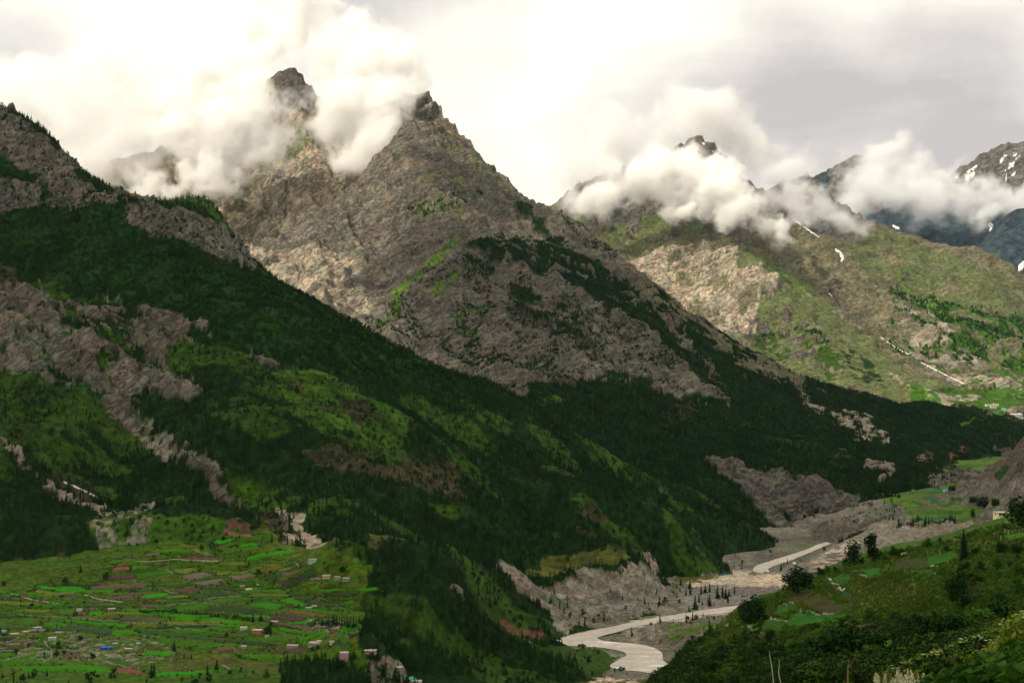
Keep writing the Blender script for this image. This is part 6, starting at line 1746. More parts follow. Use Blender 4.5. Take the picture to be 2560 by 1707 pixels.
def boulder_mesh(seed, flat=0.7, sub=3):
    bm = bmesh.new()
    bmesh.ops.create_icosphere(bm, subdivisions=sub, radius=1.0)
    r = random.Random(seed)
    planes = [(Vector((r.gauss(0, 1), r.gauss(0, 1), r.gauss(0, 1))).normalized(), r.uniform(0.5, 0.85)) for _ in range(9)]
    for v in bm.verts:
        for n, d in planes:
            k = v.co.dot(n) - d
            if k > 0:
                v.co -= n * k * 0.92
        v.co += v.co.normalized() * 0.06 * math.sin(7 * v.co.x + seed) * math.sin(6 * v.co.y) * math.cos(5 * v.co.z)
        v.co.z *= flat
    me = bpy.data.meshes.new('boulder'); bm.to_mesh(me); bm.free()
    return me


BOULD = [(ZE, (382, 1232), 26, 1.25, 'tall pale boulder standing in the thicket below the brown plots'), (ZE, (1215, 1282), 34, .55, 'wide flat boulder on the slope above the flower bank'), (ZE, (258, 1255), 17, .7, 'grey boulder just left below the tall pale one'), (ZE, (105, 1268), 12, .6, 'whitish stone at the top of the lower thicket'),
         (ZE, (1108, 1288), 12, .8, 'small round stone left of the wide flat boulder'), (ZE, (985, 570), 62, .35, 'long heap of brown rock beside the potato field'), (ZE, (990, 635), 16, 1.3, 'upright pale rock at the end of the green crop strip'), (ZE, (720, 470), 70, .4, 'long pinkish rock pile on the crest above the potato field'),
         (ZD, (975, 856), 20, .7, 'white stone pair at the top of the left near field'), (ZD, (973, 908), 20, .6, 'flat whitish stone below the top stones in the near field'), (ZD, (840, 972), 12, 1.2, 'upright white stone at the left of the stone line'), (ZD, (815, 1000), 14, 1.0, 'white stone under the left end of the stone line'),
         (ZD, (1040, 990), 24, .9, 'leaning pale boulder at the right end of the stone line'), (ZD, (738, 1056), 17, .9, 'pale boulder alone near the lower tip of the field'), (ZD, (1088, 1018), 15, .8, 'pale boulder right of the leaning one'), (ZD, (915, 818), 26, .5, 'flat pale rock on the skyline edge of the near field'), (ZD, (1408, 870), 8, 1.2, 'tiny upright white stone out in the brown near field'),
         (ZD, (1182, 1170), 18, .6, 'pale boulder in the thicket beneath the near fields'), (ZD, (1215, 953), 8, .8, 'small pale stone on the thin brown wall'), (ZD, (1530, 792), 22, .5, 'yellowish rock at the hedge under the teal crop'), (ZE, (1380, 1095), 12, .6, 'pale stone far up the grassy slope'), (ZE, (1620, 1068), 10, .8, 'small white stone near the right edge of the slope')]
for i, (fr, p, wpx, fl, lb) in enumerate(BOULD):
    P = places(fr, [p], [L7], 40, 700)[0]
    sc = 3.672 if fr is ZD else 3.431
    rad = wpx / sc / F * P[1] * 0.62
    o = link('boulder', boulder_mesh(i + 3, fl), M_PALEROCK if i % 4 else M_ROCKS, loc=P + [0, 0, rad * fl * 0.35])
    o.scale = (rad, rad * 0.8, rad); o.rotation_euler = (0, 0, i * 1.3)
    tag(o, lb, 'boulder')
# ------------------------------------------------------------------ trees that stand apart
def part_meshes(kind, parts, crown_mat):
    CV, CF, TV, TF = parts
    a = poly_mesh('crown', CV, [tuple(f) for f in CF]); a.materials.append(crown_mat)
    b = poly_mesh('trunk', TV, [tuple(f) for f in TF]); b.materials.append(M_BARK)
    return a, b


M_PINE = leaf_mat('pine_needles', (0.006, 0.020, 0.005), (0.020, 0.050, 0.010), (0.030, 0.060, 0.012))
M_LEAF_BRIGHT = leaf_mat('bright_leaves', (0.022, 0.070, 0.006), (0.060, 0.135, 0.014))
M_BUSH = leaf_mat('bush_leaves', (0.007, 0.024, 0.003), (0.022, 0.060, 0.008), (0.040, 0.060, 0.012))
M_BUSHWARM = leaf_mat('dry_bush_leaves', (0.040, 0.042, 0.020), (0.080, 0.072, 0.040))
M_BLOSSOM = leaf_mat('cream_blossom', (0.16, 0.18, 0.06), (0.46, 0.42, 0.22))
TREE = {
    'pine': part_meshes('pine', broad_parts(401, w=0.20, clumps=22, leaves=34, leaf=0.050, trunk_r=0.016, low=0.26), M_PINE),
    'pine2': part_meshes('pine', broad_parts(402, w=0.17, clumps=20, leaves=34, leaf=0.052, trunk_r=0.018, low=0.22), M_PINE),
    'spruce': part_meshes('spruce', conifer_parts(403, tiers=24, per=12, w=0.24, gaps=0.06, leafy=2), M_PINE),
    'slim': part_meshes('conifer', conifer_parts(404, tiers=14, per=8, w=0.17, gaps=0.1), M_CONIFER),
    'wide': part_meshes('conifer', conifer_parts(405, tiers=13, per=8, w=0.26, gaps=0.1), M_CONIFER),
    'poplar': part_meshes('poplar', broad_parts(406, w=0.075, clumps=22, leaves=22, leaf=0.05, trunk_r=0.012, low=0.08), M_PINE),
    'round': part_meshes('round', broad_parts(407, w=0.40, clumps=26, leaves=44, leaf=0.045, trunk_r=0.03, low=0.22), M_BUSH),
    'bright': part_meshes('bright', broad_parts(408, w=0.42, clumps=24, leaves=44, leaf=0.045, trunk_r=0.03, low=0.25), M_LEAF_BRIGHT),
}


def tree(name, kind, p, h, label, cat='tree', group=None, rot=None, wide=1.0):
    e = bpy.data.objects.new(name, None); COL.objects.link(e)
    e.location = [float(q) for q in p]; e.scale = (h * wide, h * wide, h); e.rotation_euler = (0, 0, rng.random() * 6.28 if rot is None else rot)
    tag(e, label, cat, group)
    c, t = TREE[kind]
    link('crown', c, None, e); link('trunk', t, None, e)
    return e


def by_height(frame, sc, base, top, layers, d0, d1):
    P = places(frame, [base], layers, d0, d1)[0]
    return P, (base[1] - top) / sc / F * P[1]


for fr, sc, base, top, name, kind, wide, lb in [
    (ZE, 3.431, (285, 574), 335, 'pine_tree', 'pine', 1.05, 'tall open crowned pine, left of the two on the hill skyline above the gravel'),
    (ZE, 3.431, (440, 532), 280, 'pine_tree', 'pine2', 1.0, 'tall narrow pine, right of the two on the hill skyline'),
    (ZE, 3.431, (1235, 522), 250, 'spruce_tree', 'spruce', 1.0, 'dark dense conical conifer at the right end of the potato field'),
    (ZD, 3.672, (1085, 748), 495, 'pine_tree', 'pine', 1.9, 'broad dark pine clump at the edge of the sand flat above the teal crop'),
    (ZD, 3.672, (600, 1052), 812, 'pine_tree', 'pine2', 1.3, 'shorter of the paired dark pines at the left tip of the near fields'),
    (ZD, 3.672, (690, 1040), 757, 'pine_tree', 'pine', 1.25, 'taller of the paired dark pines at the left tip of the near fields'),
    (ZD, 3.672, (908, 772), 700, 'spruce_tree', 'wide', 1.1, 'small conifer on the skyline just left of the broad pine clump'),
    (ZE, 3.431, (1730, 240), -40, 'pine_tree', 'pine', 1.7, 'big dark tree cut by the right edge beside the yellow farmhouse'),
    (ZE, 3.431, (1170, 915), 585, 'dark_tree', 'round', 0.75, 'tallest dark leafy tree in the middle of the near slope'),
    (ZE, 3.431, (1250, 930), 820, 'dark_tree', 'round', 1.2, 'low spreading dark tree right under the tallest leafy one'),
    (ZE, 3.431, (915, 418), 318, 'leafy_tree', 'bright', 1.1, 'bright green round tree on the skyline before the eroded cliff'),
    (ZE, 3.431, (640, 488), 395, 'leafy_tree', 'round', 1.3, 'dark green round tree above the pink rock pile'),
    (ZE, 3.431, (530, 500), 425, 'leafy_tree', 'bright', 1.3, 'yellowish green tree between the narrow pine and the round dark one'),
    (ZE, 3.431, (1085, 442), 385, 'leafy_tree', 'round', 1.2, 'small dark tree left of the conical conifer'),
    (ZE, 3.431, (210, 565), 500, 'leafy_tree', 'bright', 0.9, 'small bright tree at the foot of the left skyline pine'),
    (ZE, 3.431, (358, 555), 488, 'leafy_tree', 'round', 0.9, 'small dark tree between the two skyline pines'),
    (ZE, 3.431, (65, 630), 552, 'leafy_tree', 'bright', 0.9, 'light green slender tree on the rim by the gravel river bed'),
    (ZE, 3.431, (130, 620), 560, 'bare_bush', 'round', 0.9, 'reddish brown small tree on the rim by the gravel bed'),
    (ZE, 3.431, (1510, 612), 485, 'leafy_tree', 'bright', 1.0, 'round green tree alone on the right part of the near slope'),
    (ZE, 3.431, (1330, 470), 400, 'leafy_tree', 'round', 1.2, 'low green tree just right of the conical conifer'),
    (ZE, 3.431, (1250, 620), 520, 'leafy_tree', 'round', 1.5, 'wide dark green tree under the conical conifer'),
    (ZE, 3.431, (1050, 660), 555, 'leafy_tree', 'bright', 1.3, 'leafy green tree at the end of the potato field'),
    (ZE, 3.431, (1690, 470), 370, 'leafy_tree', 'round', 1.5, 'dark leafy tree beneath the row of bare trunks'),
    (ZE, 3.431, (1560, 470), 350, 'leafy_tree', 'round', 1.1, 'dark tree with pale stems left of the bright green field strip'),
    (ZD, 3.672, (1195, 645), 555, 'leafy_tree', 'bright', 1.2, 'bright yellow green tree tucked right of the broad pine clump'),
    (ZD, 3.672, (1290, 590), 505, 'leafy_tree', 'round', 1.3, 'dark leafy tree right of the bright one beside the pine clump'),
    (ZC, 3.672, (2030, 1340), 1235, 'leafy_tree', 'round', 1.1, 'dark round tree by the lower river bend at the foot of the near hill'),
]:
    P, h = by_height(fr, sc, base, top, [L7] if fr is not ZC else [L7, L0], 60, 1500)
    tree(name, kind, P, h, lb, group='trees of the near hillside', wide=wide)

# conifers by the sand flat and river, lone trees and rows among the fields
for i, (x, y, t) in enumerate([(55, 768, 690), (90, 700, 610), (95, 758, 660), (140, 890, 760), (175, 830, 740), (205, 850, 800), (195, 755, 660), (232, 740, 655), (272, 735, 640), (270, 858, 750), (255, 820, 770), (345, 790, 675), (390, 780, 670), (420, 790, 690), (440, 830, 740), (450, 770, 700), (500, 750, 670), (570, 782, 740), (312, 860, 818), (85, 912, 850), (25, 690, 660), (5, 670, 600)]):
    P, h = by_height(ZD, 3.672, (x, y), t, GL, 1200, 2400)
    tree('conifer_tree', ('slim', 'wide')[i % 2], P, h, 'dark conifer standing on the brown flat between river and sand', group='conifers on the brown flat', wide=1.15)
for i, (x, y, t) in enumerate([(545, 402, 330), (580, 402, 285), (628, 402, 300), (690, 405, 290), (720, 405, 345), (765, 408, 270), (800, 408, 265), (860, 410, 225), (885, 412, 235), (925, 415, 255), (965, 420, 270), (1010, 425, 275), (1050, 430, 290), (1100, 440, 280), (1150, 445, 290), (1200, 450, 290), (1250, 455, 300)]):
    P, h = by_height(ZG, 6.533, (x, y), t, GL, 850, 1500)
    tree('conifer_tree', ('slim', 'wide')[i % 2], P, h, 'dark conifer in the row along the top of the long green field', group='conifers in the field row', wide=1.1)
for fr, sc, base, top, kind, wide, lb in [
    (ZB, 3.675, (415, 637), 560, 'wide', 1.4, 'left of the two dark conifers side by side above the white two storey house'),
    (ZB, 3.675, (485, 632), 553, 'wide', 1.4, 'right of the two dark conifers side by side above the white two storey house'),
    (ZA, 3.672, (1598, 1272), 1178, 'wide', 1.2, 'pointed dark conifer amid the lower fields with a bush at its left'),
    (ZA, 3.672, (1390, 1512), 1388, 'wide', 1.0, 'large dark conifer at the bottom beside the red plot'),
    (ZA, 3.672, (1690, 1342), 1288, 'slim', 1.2, 'left of two small conifers on the rough ground'),
    (ZA, 3.672, (1755, 1342), 1288, 'slim', 1.2, 'right of two small conifers on the rough ground'),
    (ZA, 3.672, (430, 1502), 1438, 'wide', 1.2, 'conifer near the lower edge under the long bright field'),
    (ZA, 3.672, (262, 1522), 1452, 'slim', 1.3, 'dark slim conifer near the lower left corner'),
    (ZA, 3.672, (740, 552), 480, 'wide', 1.1, 'dark conifer on the grassy knoll at the far left'),
    (ZA, 3.672, (1990, 1445), 1345, 'wide', 1.4, 'dark ragged conifer on the stony rough ground'),
    (ZG, 6.533, (1125, 575), 460, 'slim', 1.1, 'tallest slim conifer above the pink house'),
    (ZG, 6.533, (1240, 580), 490, 'slim', 1.0, 'slim conifer right of the tallest one above the pink house'),
    (ZB, 3.675, (545, 760), 668, 'round', 1.0, 'dark bushy tree right behind the red house'),
    (ZB, 3.675, (578, 750), 672, 'slim', 1.2, 'dark narrow tree at the right of the red house'),
    (ZA, 3.672, (970, 627), 545, 'round', 1.0, 'round dark tree at the corner of the brown plot'),
    (ZA, 3.672, (32, 684), 630, 'round', 1.0, 'round dark tree alone on the far left grass slope'),
    (ZA, 3.672, (2080, 1145), 1098, 'round', 1.0, 'round dark bush in the green strip left of the white two storey house'),
    (ZA, 3.672, (850, 1355), 1285, 'round', 1.1, 'round dark tree inside the curved wall'),
    (ZA, 3.672, (292, 867), 828, 'round', 1.3, 'low dark bush under the long straight wall'),
    (ZA, 3.672, (600, 662), 590, 'round', 1.0, 'dark tree by the red path on the left grass slope'),
    (ZA, 3.672, (2312, 825), 795, 'round', 1.1, 'small lone shrub on the green field corner'),
    (ZA, 3.672, (515, 1325), 1270, 'round', 1.3, 'dark tree leaning over the lane wall'),
    (ZB, 3.675, (462, 205), 150, 'round', 1.2, 'lone dark round tree between the grey plots'),
    (ZB, 3.675, (1232, 190), 120, 'round', 0.9, 'dark tree high in the right fields by the wood'),
    (ZG, 6.533, (525, 825), 748, 'round', 0.9, 'left of two round dark trees under the long stone house'),
    (ZG, 6.533, (615, 805), 725, 'round', 1.0, 'right of two round dark trees under the long stone house'),
    (ZG, 6.533, (730, 935), 852, 'bright', 0.9, 'light green round tree left of the pink house'),
    (ZG, 6.533, (1195, 1000), 840, 'round', 0.9, 'dark tree touching the right wall of the pink house'),
    (ZG, 6.533, (1420, 1310), 1110, 'wide', 1.0, 'dark conifer at the left of the crag'),
    (ZG, 6.533, (2085, 1350), 1240, 'slim', 1.3, 'dark pointed tree before the teal roofed house'),
    (ZG, 6.533, (1480, 960), 860, 'round', 1.4, 'wide dark tree under the porch house'),
    (ZG, 6.533, (1590, 1010), 890, 'round', 1.3, 'dark tree on the rim at the top of the crag'),
]:
    P, h = by_height(fr, sc, base, top, GL, 800, 1700)
    tree('conifer_tree' if kind in ('wide', 'slim') else 'leafy_tree', kind, P, h, lb, group='trees among the fields', wide=wide)
for x, y, t, lb in [(428, 1316, 1275, 'left of the two thin poplars on the terrace rim'), (444, 1316, 1278, 'right of the two thin poplars on the terrace rim'), (1006, 1235, 1180, 'left of three poplars beside the teal roofed terrace house'), (1036, 1236, 1182, 'middle of three poplars beside the teal roofed terrace house'), (1054, 1236, 1178, 'right of three poplars beside the teal roofed terrace house'),
                    (1245, 1372, 1295, 'leftmost dark poplar of the terrace grove'), (1285, 1372, 1302, 'bushy poplar second from left in the terrace grove'), (1340, 1412, 1310, 'dark poplar in the middle of the terrace grove'), (1400, 1425, 1298, 'tallest poplar of the terrace grove'), (1495, 1405, 1322, 'slim poplar right of the tallest terrace one'), (1518, 1405, 1335, 'poplar between two slim ones at the right of the terrace'), (1543, 1400, 1328, 'rightmost slim poplar of the terrace'), (1262, 1525, 1440, 'dark poplar at the front edge of the terrace fields')]:
    P, h = by_height(ZF, 4.48, (x, y), t, [L0, L6, L2], 1900, 3600)
    tree('poplar_tree', 'poplar', P, h, lb, group='poplars of the terrace', wide=1.6)
for i, p in enumerate(IND):
    o = link('conifer_tree', PROTO['conifer', i % 4], None, None, p)
    s_ = 5.5 + 4.0 * rng.random()
    o.scale = (s_, s_, s_); o.rotation_euler = (0, 0, rng.random() * 6.28)
    tag(o, 'dark conifer in the dense wood between the pink house and the river', 'tree', 'conifers of the lower wood')

# hedges of bushes among the fields
BUSHES = []
for i in range(5):
    me = joined(broad_parts(500 + i, clumps=15, leaves=36, leaf=0.062, w=0.55, low=0.06), 'bush', [M_BUSH, M_BARK]); BUSHES.append(me)
WARMB = [joined(broad_parts(520 + i, clumps=14, leaves=30, leaf=0.05, w=0.5, low=0.08), 'bush', [M_BUSHWARM, M_BARK]) for i in range(2)]
PALEB = [joined(broad_parts(530 + i, clumps=14, leaves=34, leaf=0.05, w=0.6, low=0.10), 'bush', [M_BLOSSOM, M_BARK]) for i in range(2)]
BRIB = [joined(broad_parts(540 + i, clumps=15, leaves=36, leaf=0.062, w=0.55, low=0.06), 'bush', [M_LEAF_BRIGHT, M_BARK]) for i in range(3)]
hx = np.linspace(1290, 2280, 30)
hy = np.interp(hx, [1290, 1600, 1900, 2280], [915, 930, 950, 985])
P = places(ZA, list(zip(hx, hy + rng.uniform(-5, 5, 30))), GL, 850, 1500)
for i, p in enumerate(P):
    o = link('hedge_bush', BUSHES[i % 5], None, None, p); s_ = 2.2 + 1.6 * rng.random()
    o.scale = (s_ * 1.2, s_ * 1.2, s_); o.rotation_euler = (0, 0, rng.random() * 6)
    tag(o, 'dark green bush in the straight hedge across the middle of the fields', 'bush', 'bushes of the field hedge')
E = np.vstack(FIELD_EDGES)
E = np.vstack([E, E + rng.normal(0, 1.5, E.shape) * [1, 1, 0]])
E = E + np.stack([rng.normal(0, 1.6, len(E)), rng.normal(0, 1.6, len(E)), np.zeros(len(E))], 1)
far_e = E[:, 1] > 800
Ef = E[far_e]; Ef[:, 2] = ground_z(GL, Ef[:, 0], Ef[:, 1])
k = rng.random(len(Ef)) < 0.55
scatter_stuff('field_margin_shrubs', Ef[k], sizes(int(k.sum()), 0.4, 1.7), BUSHES[:3])
scatter_stuff('field_margin_weeds', Ef[~k], sizes(int((~k).sum()), 0.4, 1.2), BRIB[:2] + PALEB[:1])
# ------------------------------------------------------------------ the near hillside: thicket, herbs, flowers, crops
def image_scatter(poly, n, seed, layers=None, d0=12, d1=800):
    g = np.random.default_rng(seed)
    poly = np.asarray(poly, float)
    x0, y0 = poly.min(0); x1, y1 = poly.max(0)
    xs, ys = x0 + (x1 - x0) * g.random(n * 3), y0 + (y1 - y0) * g.random(n * 3)
    m = inpoly(xs, ys, poly)
    xs, ys = xs[m][:n], ys[m][:n]
    P, ok, _ = hit(xs, ys, layers or [L7], d0, d1, 0.022)
    return P[ok]


FIELD_POLYS = [f[1] for f in FIELDS if f[2][0] is L7]
def off_fields(P):
    x, y = project(P[:, 0], P[:, 1], P[:, 2])
    m = np.ones(len(P), bool)
    for q in FIELD_POLYS:
        m &= ~inpoly(x, y, q)
    return P[m]


ni = 0
for poly, n, lo, hi, seed, lb, grp in [
    ([(1500, 1568), (1640, 1475), (1740, 1452), (1900, 1470), (1990, 1500), (2010, 1540), (1960, 1575)], 64, 1.2, 3.2, 1, 'dark leafy bush in the thicket on the lower left of the near hill', 'bushes of the lower thicket'),
    ([(2000, 1500), (2150, 1450), (2340, 1425), (2352, 1450), (2150, 1530), (2060, 1560), (1990, 1545)], 34, 0.7, 1.7, 2, 'dark leafy bush behind the flowering bank at the lower right', 'bushes behind the flowering bank'),
    ([(1700, 1402), (1860, 1325), (2000, 1275), (2100, 1262), (2250, 1222), (2340, 1195), (2340, 1215), (2250, 1245), (2060, 1285), (1860, 1345), (1720, 1412)], 44, 1.6, 3.6, 3, 'green bush along the skyline rim of the near hill', 'bushes on the hill rim'),
    ([(2150, 1290), (2345, 1240), (2345, 1390), (2200, 1400), (2120, 1350)], 13, 1.4, 3.4, 4, 'dark bush scattered on the right hand grass slope of the near hill', 'bushes of the right slope'),
    ([(1760, 1420), (1920, 1430), (2060, 1400), (2120, 1440), (1960, 1470), (1760, 1455)], 12, 1.2, 2.8, 5, 'dark bush on the bank directly below the near fields', 'bushes below the near fields')]:
    for p in off_fields(image_scatter(poly, n, seed, d0=75)):
        q = rng.random()
        me = WARMB[ni % 2] if q < 0.04 else (BRIB[ni % 3] if q < 0.22 else BUSHES[ni % 5])
        o = link('bush', me, None, None, p - [0, 0, 0.1]); s_ = lo + (hi - lo) * rng.random() ** 1.5
        o.scale = (s_ * 1.25, s_ * 1.25, s_); o.rotation_euler = (0, 0, rng.random() * 6)
        tag(o, lb, 'bush', grp); ni += 1
for fr, pts, lb in [(ZE, [(1060, 365), (1090, 358), (1130, 350), (1160, 365)], 'cream flowering bush on the rim left of the conical conifer'), (ZE, [(1280, 285), (1320, 275), (1365, 270), (1560, 225), (1600, 215)], 'cream flowering bush in the line under the yellow farmhouse'),
                    (ZE, [(1640, 365), (1670, 350), (1700, 345), (1735, 335)], 'cream flowering bush below the bright green strip at the right edge'), (ZE, [(820, 412), (790, 420)], 'cream flowering bush left of the bright round tree'), (ZD, [(1200, 1272), (1250, 1270), (1300, 1275), (1350, 1272), (1400, 1280)], 'cream flowering bush in the row within the lower thicket')]:
    for i, p in enumerate(places(fr, pts, [L7], 60, 800)):
        o = link('flowering_bush', PALEB[i % 2], None, None, p); s_ = 0.0024 * p[1] + 0.35
        o.scale = (s_ * 1.4, s_ * 1.4, s_); tag(o, lb, 'bush', 'cream flowering bushes of the near hill')


def tuft_mesh(name, seed, n=26, h=1.0, spread=0.28, w=0.035, mat=None):
    r = random.Random(seed); V, Fc = [], []
    for k in range(n):
        a = r.random() * 6.28; R0 = spread * 0.4 * r.random(); lean = spread * r.uniform(0.3, 1.6); hh_ = h * r.uniform(0.45, 1.1)
        ca, sa = math.cos(a), math.sin(a)
        b = len(V)
        for t, ww in ((0, 1.0), (0.5, 0.8), (1.0, 0.05)):
            rr = R0 + lean * t * t
            z = hh_ * (t - 0.22 * t * t)
            V += [(ca * rr - sa * w * ww, sa * rr + ca * w * ww, z), (ca * rr + sa * w * ww, sa * rr - ca * w * ww, z)]
        Fc += [(b, b + 1, b + 3, b + 2), (b + 2, b + 3, b + 5, b + 4)]
    me = poly_mesh(name, V, Fc)
    me.materials.append(mat)
    return me


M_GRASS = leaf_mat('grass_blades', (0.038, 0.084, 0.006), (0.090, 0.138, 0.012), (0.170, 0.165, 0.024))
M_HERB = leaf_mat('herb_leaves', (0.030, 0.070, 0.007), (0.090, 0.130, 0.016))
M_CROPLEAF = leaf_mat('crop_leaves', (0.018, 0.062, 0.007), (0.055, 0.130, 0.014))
M_SUNLITGRASS = leaf_mat('sunlit_tint_grass_blades', (0.150, 0.200, 0.018), (0.290, 0.310, 0.050), (0.40, 0.36, 0.13))  # grass colour lightened to stand in for sun on the bank
M_SUNLITHERB = leaf_mat('sunlit_tint_herb_leaves', (0.100, 0.165, 0.012), (0.220, 0.270, 0.034))  # herb colour lightened the same way, as if sunlit
M_PETAL = leaf_mat('white_petals', (0.42, 0.40, 0.24), (0.72, 0.69, 0.50))
TUFTS = [tuft_mesh('grass_tuft', 600 + i, mat=M_GRASS) for i in range(3)]
HERBS = [joined(broad_parts(610 + i, clumps=6, leaves=12, leaf=0.12, w=0.4, low=0.1, trunk_r=0.008), 'herb', [M_HERB, M_HERB]) for i in range(3)]
BTUFTS = [tuft_mesh('grass_tuft', 640 + i, mat=M_SUNLITGRASS) for i in range(3)]
BHERBS = [joined(broad_parts(650 + i, clumps=8, leaves=16, leaf=0.075, w=0.4, low=0.1, trunk_r=0.008), 'herb', [M_SUNLITHERB, M_HERB]) for i in range(3)]
COVERB = [joined(broad_parts(620 + i, clumps=8, leaves=16, leaf=0.10, w=0.75, low=0.05), 'low_shrub', [m_, M_BARK]) for i, m_ in enumerate((M_BUSH, M_BUSH, M_SCRUB, M_HERB))]
HILL = [(1480, 1575), (1560, 1503), (1690, 1405), (1860, 1326), (2000, 1275), (2160, 1246), (2340, 1190), (2352, 1190), (2352, 1575)]
G1 = off_fields(image_scatter(HILL, 26000, 31, d0=40))
g1 = rng.random(len(G1))
nz = fbm(G1[:, 0] / 18, G1[:, 1] / 18, 3, 5)
lowx, lowy = project(G1[:, 0], G1[:, 1], G1[:, 2])
dark = (nz * 0.9 + (lowy - 1475) / 110) > 0.05
kk = dark & (g1 < 0.8)
scatter_stuff('low_thicket', G1[kk], 0.25 + (0.004 * G1[kk, 1] + 0.25) * rng.random(int(kk.sum())), COVERB)
kk2 = ~kk
scatter_stuff('hillside_grass', G1[kk2], 0.25 + 0.0016 * G1[kk2, 1] + 0.2 * rng.random(int(kk2.sum())), TUFTS + HERBS[:1])
# the bank close to the camera
BANK = [(2010, 1580), (2130, 1530), (2250, 1495), (2352, 1452), (2420, 1430), (2420, 1500), (2352, 1508), (2250, 1540), (2150, 1580)]
B_ = image_scatter(BANK, 5200, 41, d0=14, d1=60)
kb = rng.random(len(B_)) < 0.5
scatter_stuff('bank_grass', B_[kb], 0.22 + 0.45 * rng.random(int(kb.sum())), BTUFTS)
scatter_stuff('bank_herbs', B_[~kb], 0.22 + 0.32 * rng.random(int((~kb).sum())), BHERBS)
fl = []
r_ = random.Random(9)
V, Fc = [], []
for k in range(7):
    c_ = Vector((r_.uniform(-.5, .5), r_.uniform(-.5, .5), 1 + r_.uniform(-.3, .3)))
    for j in range(5):
        a = j * 1.2566; b = len(V)
        V += [tuple(c_), tuple(c_ + Vector((math.cos(a - .4), math.sin(a - .4), .25)) * .13), tuple(c_ + Vector((math.cos(a + .4), math.sin(a + .4), .25)) * .13)]
        Fc.append((b, b + 1, b + 2))
FLW = poly_mesh('flower_heads', V, Fc); FLW.materials.append(M_PETAL)
fb = B_[rng.random(len(B_)) < 0.08] + [0, 0, 0.12]
scatter_stuff('bank_flowers', fb, 0.22 + 0.16 * rng.random(len(fb)), [FLW])
CROPP = [(2110, 1600), (2190, 1575), (2260, 1545), (2352, 1512), (2420, 1500), (2420, 1600)]
C_ = image_scatter(CROPP, 620, 43, d0=8, d1=40)
ROS = []
for i in range(3):
    r_ = random.Random(700 + i); V, Fc = [], []
    for k in range(16):
        a = r_.random() * 6.28; L_ = r_.uniform(.35, .75); z0, z1 = r_.uniform(.05, .3), r_.uniform(.25, .7); w_ = L_ * .34
        ca, sa = math.cos(a), math.sin(a); b = len(V)
        V += [(ca * .05, sa * .05, z0), (ca * L_ * .6 - sa * w_, sa * L_ * .6 + ca * w_, z1), (ca * L_, sa * L_, z1 * .75), (ca * L_ * .6 + sa * w_, sa * L_ * .6 - ca * w_, z1)]
        Fc += [(b, b + 1, b + 2), (b, b + 2, b + 3)]
    me = poly_mesh('crop_plant', V, Fc); me.materials.append(M_CROPLEAF); ROS.append(me)
scatter_stuff('crop_plants', C_, 0.22 + 0.16 * rng.random(len(C_)), ROS)

# white flower plumes at the lower edge
def plume_meshes(seed):
    r = random.Random(seed); V, Fc = [], []
    for k in range(90):
        t = r.random(); a = r.random() * 6.28
        rad = 0.062 * math.sin(math.pi * min(1, 0.12 + t * 0.88)) ** 0.7 * r.uniform(.5, 1.1)
        c_ = Vector((math.cos(a) * rad, math.sin(a) * rad, 0.52 + 0.48 * t)); s = r.uniform(.018, .034)
        b = len(V)
        d = Vector((r.gauss(0, 1), r.gauss(0, 1), r.gauss(0, 1))).normalized(); u = d.orthogonal().normalized(); w_ = d.cross(u)
        V += [tuple(c_ + u * s), tuple(c_ + w_ * s), tuple(c_ - u * s), tuple(c_ - w_ * s)]
        Fc.append((b, b + 1, b + 2, b + 3))
    bl = poly_mesh('blossom', V, Fc); bl.materials.append(M_PETAL)
    V, Fc = [], []
    for z, rr in ((-.1, .012), (.5, .009), (.95, .003)):
        V += [(rr * math.cos(k * 1.5708), rr * math.sin(k * 1.5708), z) for k in range(4)]
    for i in range(2):
        Fc += [(i * 4 + k, i * 4 + (k + 1) % 4, i * 4 + 4 + (k + 1) % 4, i * 4 + 4 + k) for k in range(4)]
    for k in range(10):
        z = r.uniform(.05, .5); a = r.random() * 6.28; b = len(V); ca, sa = math.cos(a), math.sin(a); L_ = r.uniform(.1, .2)
        V += [(0, 0, z), (ca * L_ * .5 - sa * .03, sa * L_ * .5 + ca * .03, z + .07), (ca * L_, sa * L_, z + .03), (ca * L_ * .5 + sa * .03, sa * L_ * .5 - ca * .03, z + .07)]
        Fc += [(b, b + 1, b + 2, b + 3)]
    st = poly_mesh('stem', V, Fc); st.materials.append(M_HERB)
    return bl, st


PL = [plume_meshes(800 + i) for i in range(4)]
gp = random.Random(5)
tops = [(gp.gauss(690, 150), gp.gauss(1505, 40)) for _ in range(30)]
tops = [(x, max(1438 + abs(x - 690) * 0.22, y)) for x, y in tops if 400 < x < 980 and y < 1572]
for i, (x, y) in enumerate(tops):
    d_ = 25.5 + gp.uniform(-1.5, 1.0)
    p = at(*ZE(x, y), d_)
    g_ = ground_z([L7], p[0], p[1])[0]
    h = min(0.75, max(0.3, p[2] - g_))
    e = bpy.data.objects.new('flower_plume', None); COL.objects.link(e)
    e.location = (p[0], p[1], p[2] - h); e.scale = (0.45 + .25 * gp.random(),) * 2 + (h,); e.rotation_euler = (gp.uniform(-.08, .08), gp.uniform(-.08, .08), gp.random() * 6)
    link('blossom', PL[i % 4][0], None, e); link('stem', PL[i % 4][1], None, e)
    tag(e, 'creamy white flower plume in the cluster at the bottom edge of the bank', 'flower', 'white flower plumes of the bank')


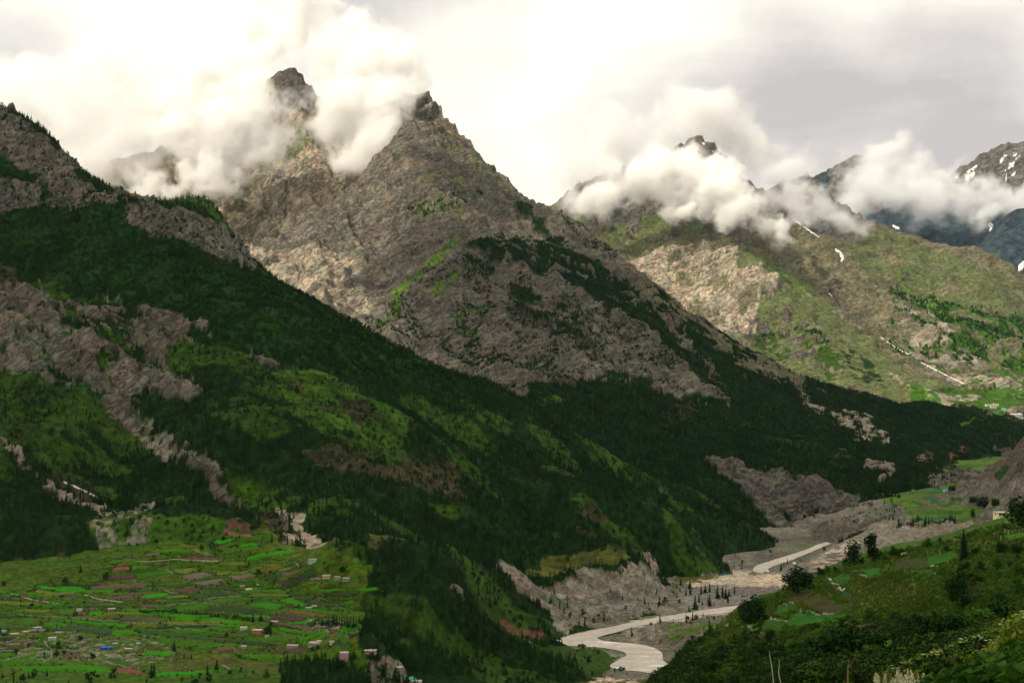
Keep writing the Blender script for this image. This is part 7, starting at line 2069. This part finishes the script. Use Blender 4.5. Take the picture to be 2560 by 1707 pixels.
# pale dead stems and the row of bare trunks
def tube_obj(name, pts, r0, r1, mat, parent=None, seg=7):
    V, Fc = [], []
    n = len(pts)
    for i, p in enumerate(pts):
        t = (Vector(pts[min(i + 1, n - 1)]) - Vector(pts[max(i - 1, 0)])).normalized(); u = t.orthogonal().normalized(); w_ = t.cross(u)
        rr = r0 + (r1 - r0) * i / (n - 1)
        for k in range(seg):
            a = 6.283 * k / seg
            V.append(tuple(Vector(p) + (u * math.cos(a) + w_ * math.sin(a)) * rr))
    for i in range(n - 1):
        for k in range(seg):
            Fc.append((i * seg + k, i * seg + (k + 1) % seg, (i + 1) * seg + (k + 1) % seg, (i + 1) * seg + k))
    return link(name, poly_mesh(name, V, Fc, True), mat, parent)


M_DEAD = simple_mat('bleached_wood', (0.42, 0.37, 0.29), var=0.2, scale=3.0)
M_RUSTY = simple_mat('rusty_stalk', (0.20, 0.11, 0.03), var=0.3, scale=3.0)
for fr, line, d_, r0, m, lb in [(ZD, [(865, 1640), (858, 1560), (850, 1480), (838, 1390), (825, 1320), (820, 1268)], 46, 0.022, M_DEAD, 'longer pale dead stem rising from the lower thicket'), (ZD, [(935, 1640), (925, 1560), (910, 1500), (905, 1455), (912, 1400), (908, 1345)], 46, 0.022, M_DEAD, 'crooked pale dead stem right of the longer one in the thicket'),
                                (ZE, [(245, 1640), (240, 1568), (238, 1500), (240, 1440), (246, 1370)], 30, 0.03, M_RUSTY, 'rusty brown dry stalk left of the white flower plumes')]:
    e = bpy.data.objects.new('dead_stem', None); COL.objects.link(e)
    pts = [at(*fr(x, y), d_) for x, y in line]
    b0 = pts[0].copy(); b0[2] = min(ground_z([L7], b0[0], b0[1])[0], b0[2] - 0.2)
    e.location = [float(q) for q in b0]
    pts = [np.zeros(3)] + [p - b0 for p in pts]
    tube_obj('stem', pts, r0, r0 * 0.35, m, e)
    for k in ((3,) if m is M_RUSTY else ()):
        q = np.array(pts[k + 1]); s_ = 1 if k % 2 else -1
        tube_obj('branch', [q, q + np.array([0.13 * s_, 0.03, 0.16]), q + np.array([0.2 * s_, 0.05, 0.36])], r0 * 0.35, r0 * 0.12, m, e, 5)
    tag(e, lb, 'dead plant')
for i, (x, y, t) in enumerate([(1585, 305, 235), (1615, 300, 245), (1650, 292, 250), (1680, 285, 245), (1708, 280, 240), (1738, 275, 235), (1490, 325, 270), (1552, 350, 295)]):
    P, h = by_height(ZE, 3.431, (x, y), t, [L7], 60, 800)
    e = bpy.data.objects.new('pollard_trunk', None); COL.objects.link(e); e.location = [float(q) for q in P]
    tube_obj('trunk', [(0, 0, -.3), (0.03 * h, 0, h * .5), (0, 0.02 * h, h)], h * .055, h * .04, M_DEAD, e)
    c = link('crown', TREE['round'][0], None, e); c.location = (0, 0, h * 0.85); c.scale = (h * .55, h * .55, h * .4)
    tag(e, ['bare pale trunk at the left end of the row above the bright green strip', 'second bare trunk from the left in the row above the bright strip', 'third bare trunk from the left in the row above the bright strip', 'bare trunk third from the right in the row above the bright strip', 'bare trunk second from the right in the row above the bright strip', 'rightmost bare trunk of the row above the bright strip', 'lone pale trunk left of the bright green strip', 'short pale trunk at the corner of the bright green strip'][i], 'tree', 'bare trunks by the bright strip')
# ------------------------------------------------------------------ the air
m = bpy.data.materials.new('haze')
m.use_nodes = True
nt = m.node_tree
nt.nodes.clear()
o = N(nt, 'ShaderNodeOutputMaterial'); v = N(nt, 'ShaderNodeVolumePrincipled')
v.inputs['Color'].default_value = (0.50, 0.68, 1.0, 1)
v.inputs['Density'].default_value = 3.2e-6
v.inputs['Anisotropy'].default_value = 0.0
nt.links.new(v.outputs[0], o.inputs['Volume'])
tag(link('haze', box_mesh('haze', -9000, 9000, -2500, 18500, -900, 4200), m), kind='stuff')
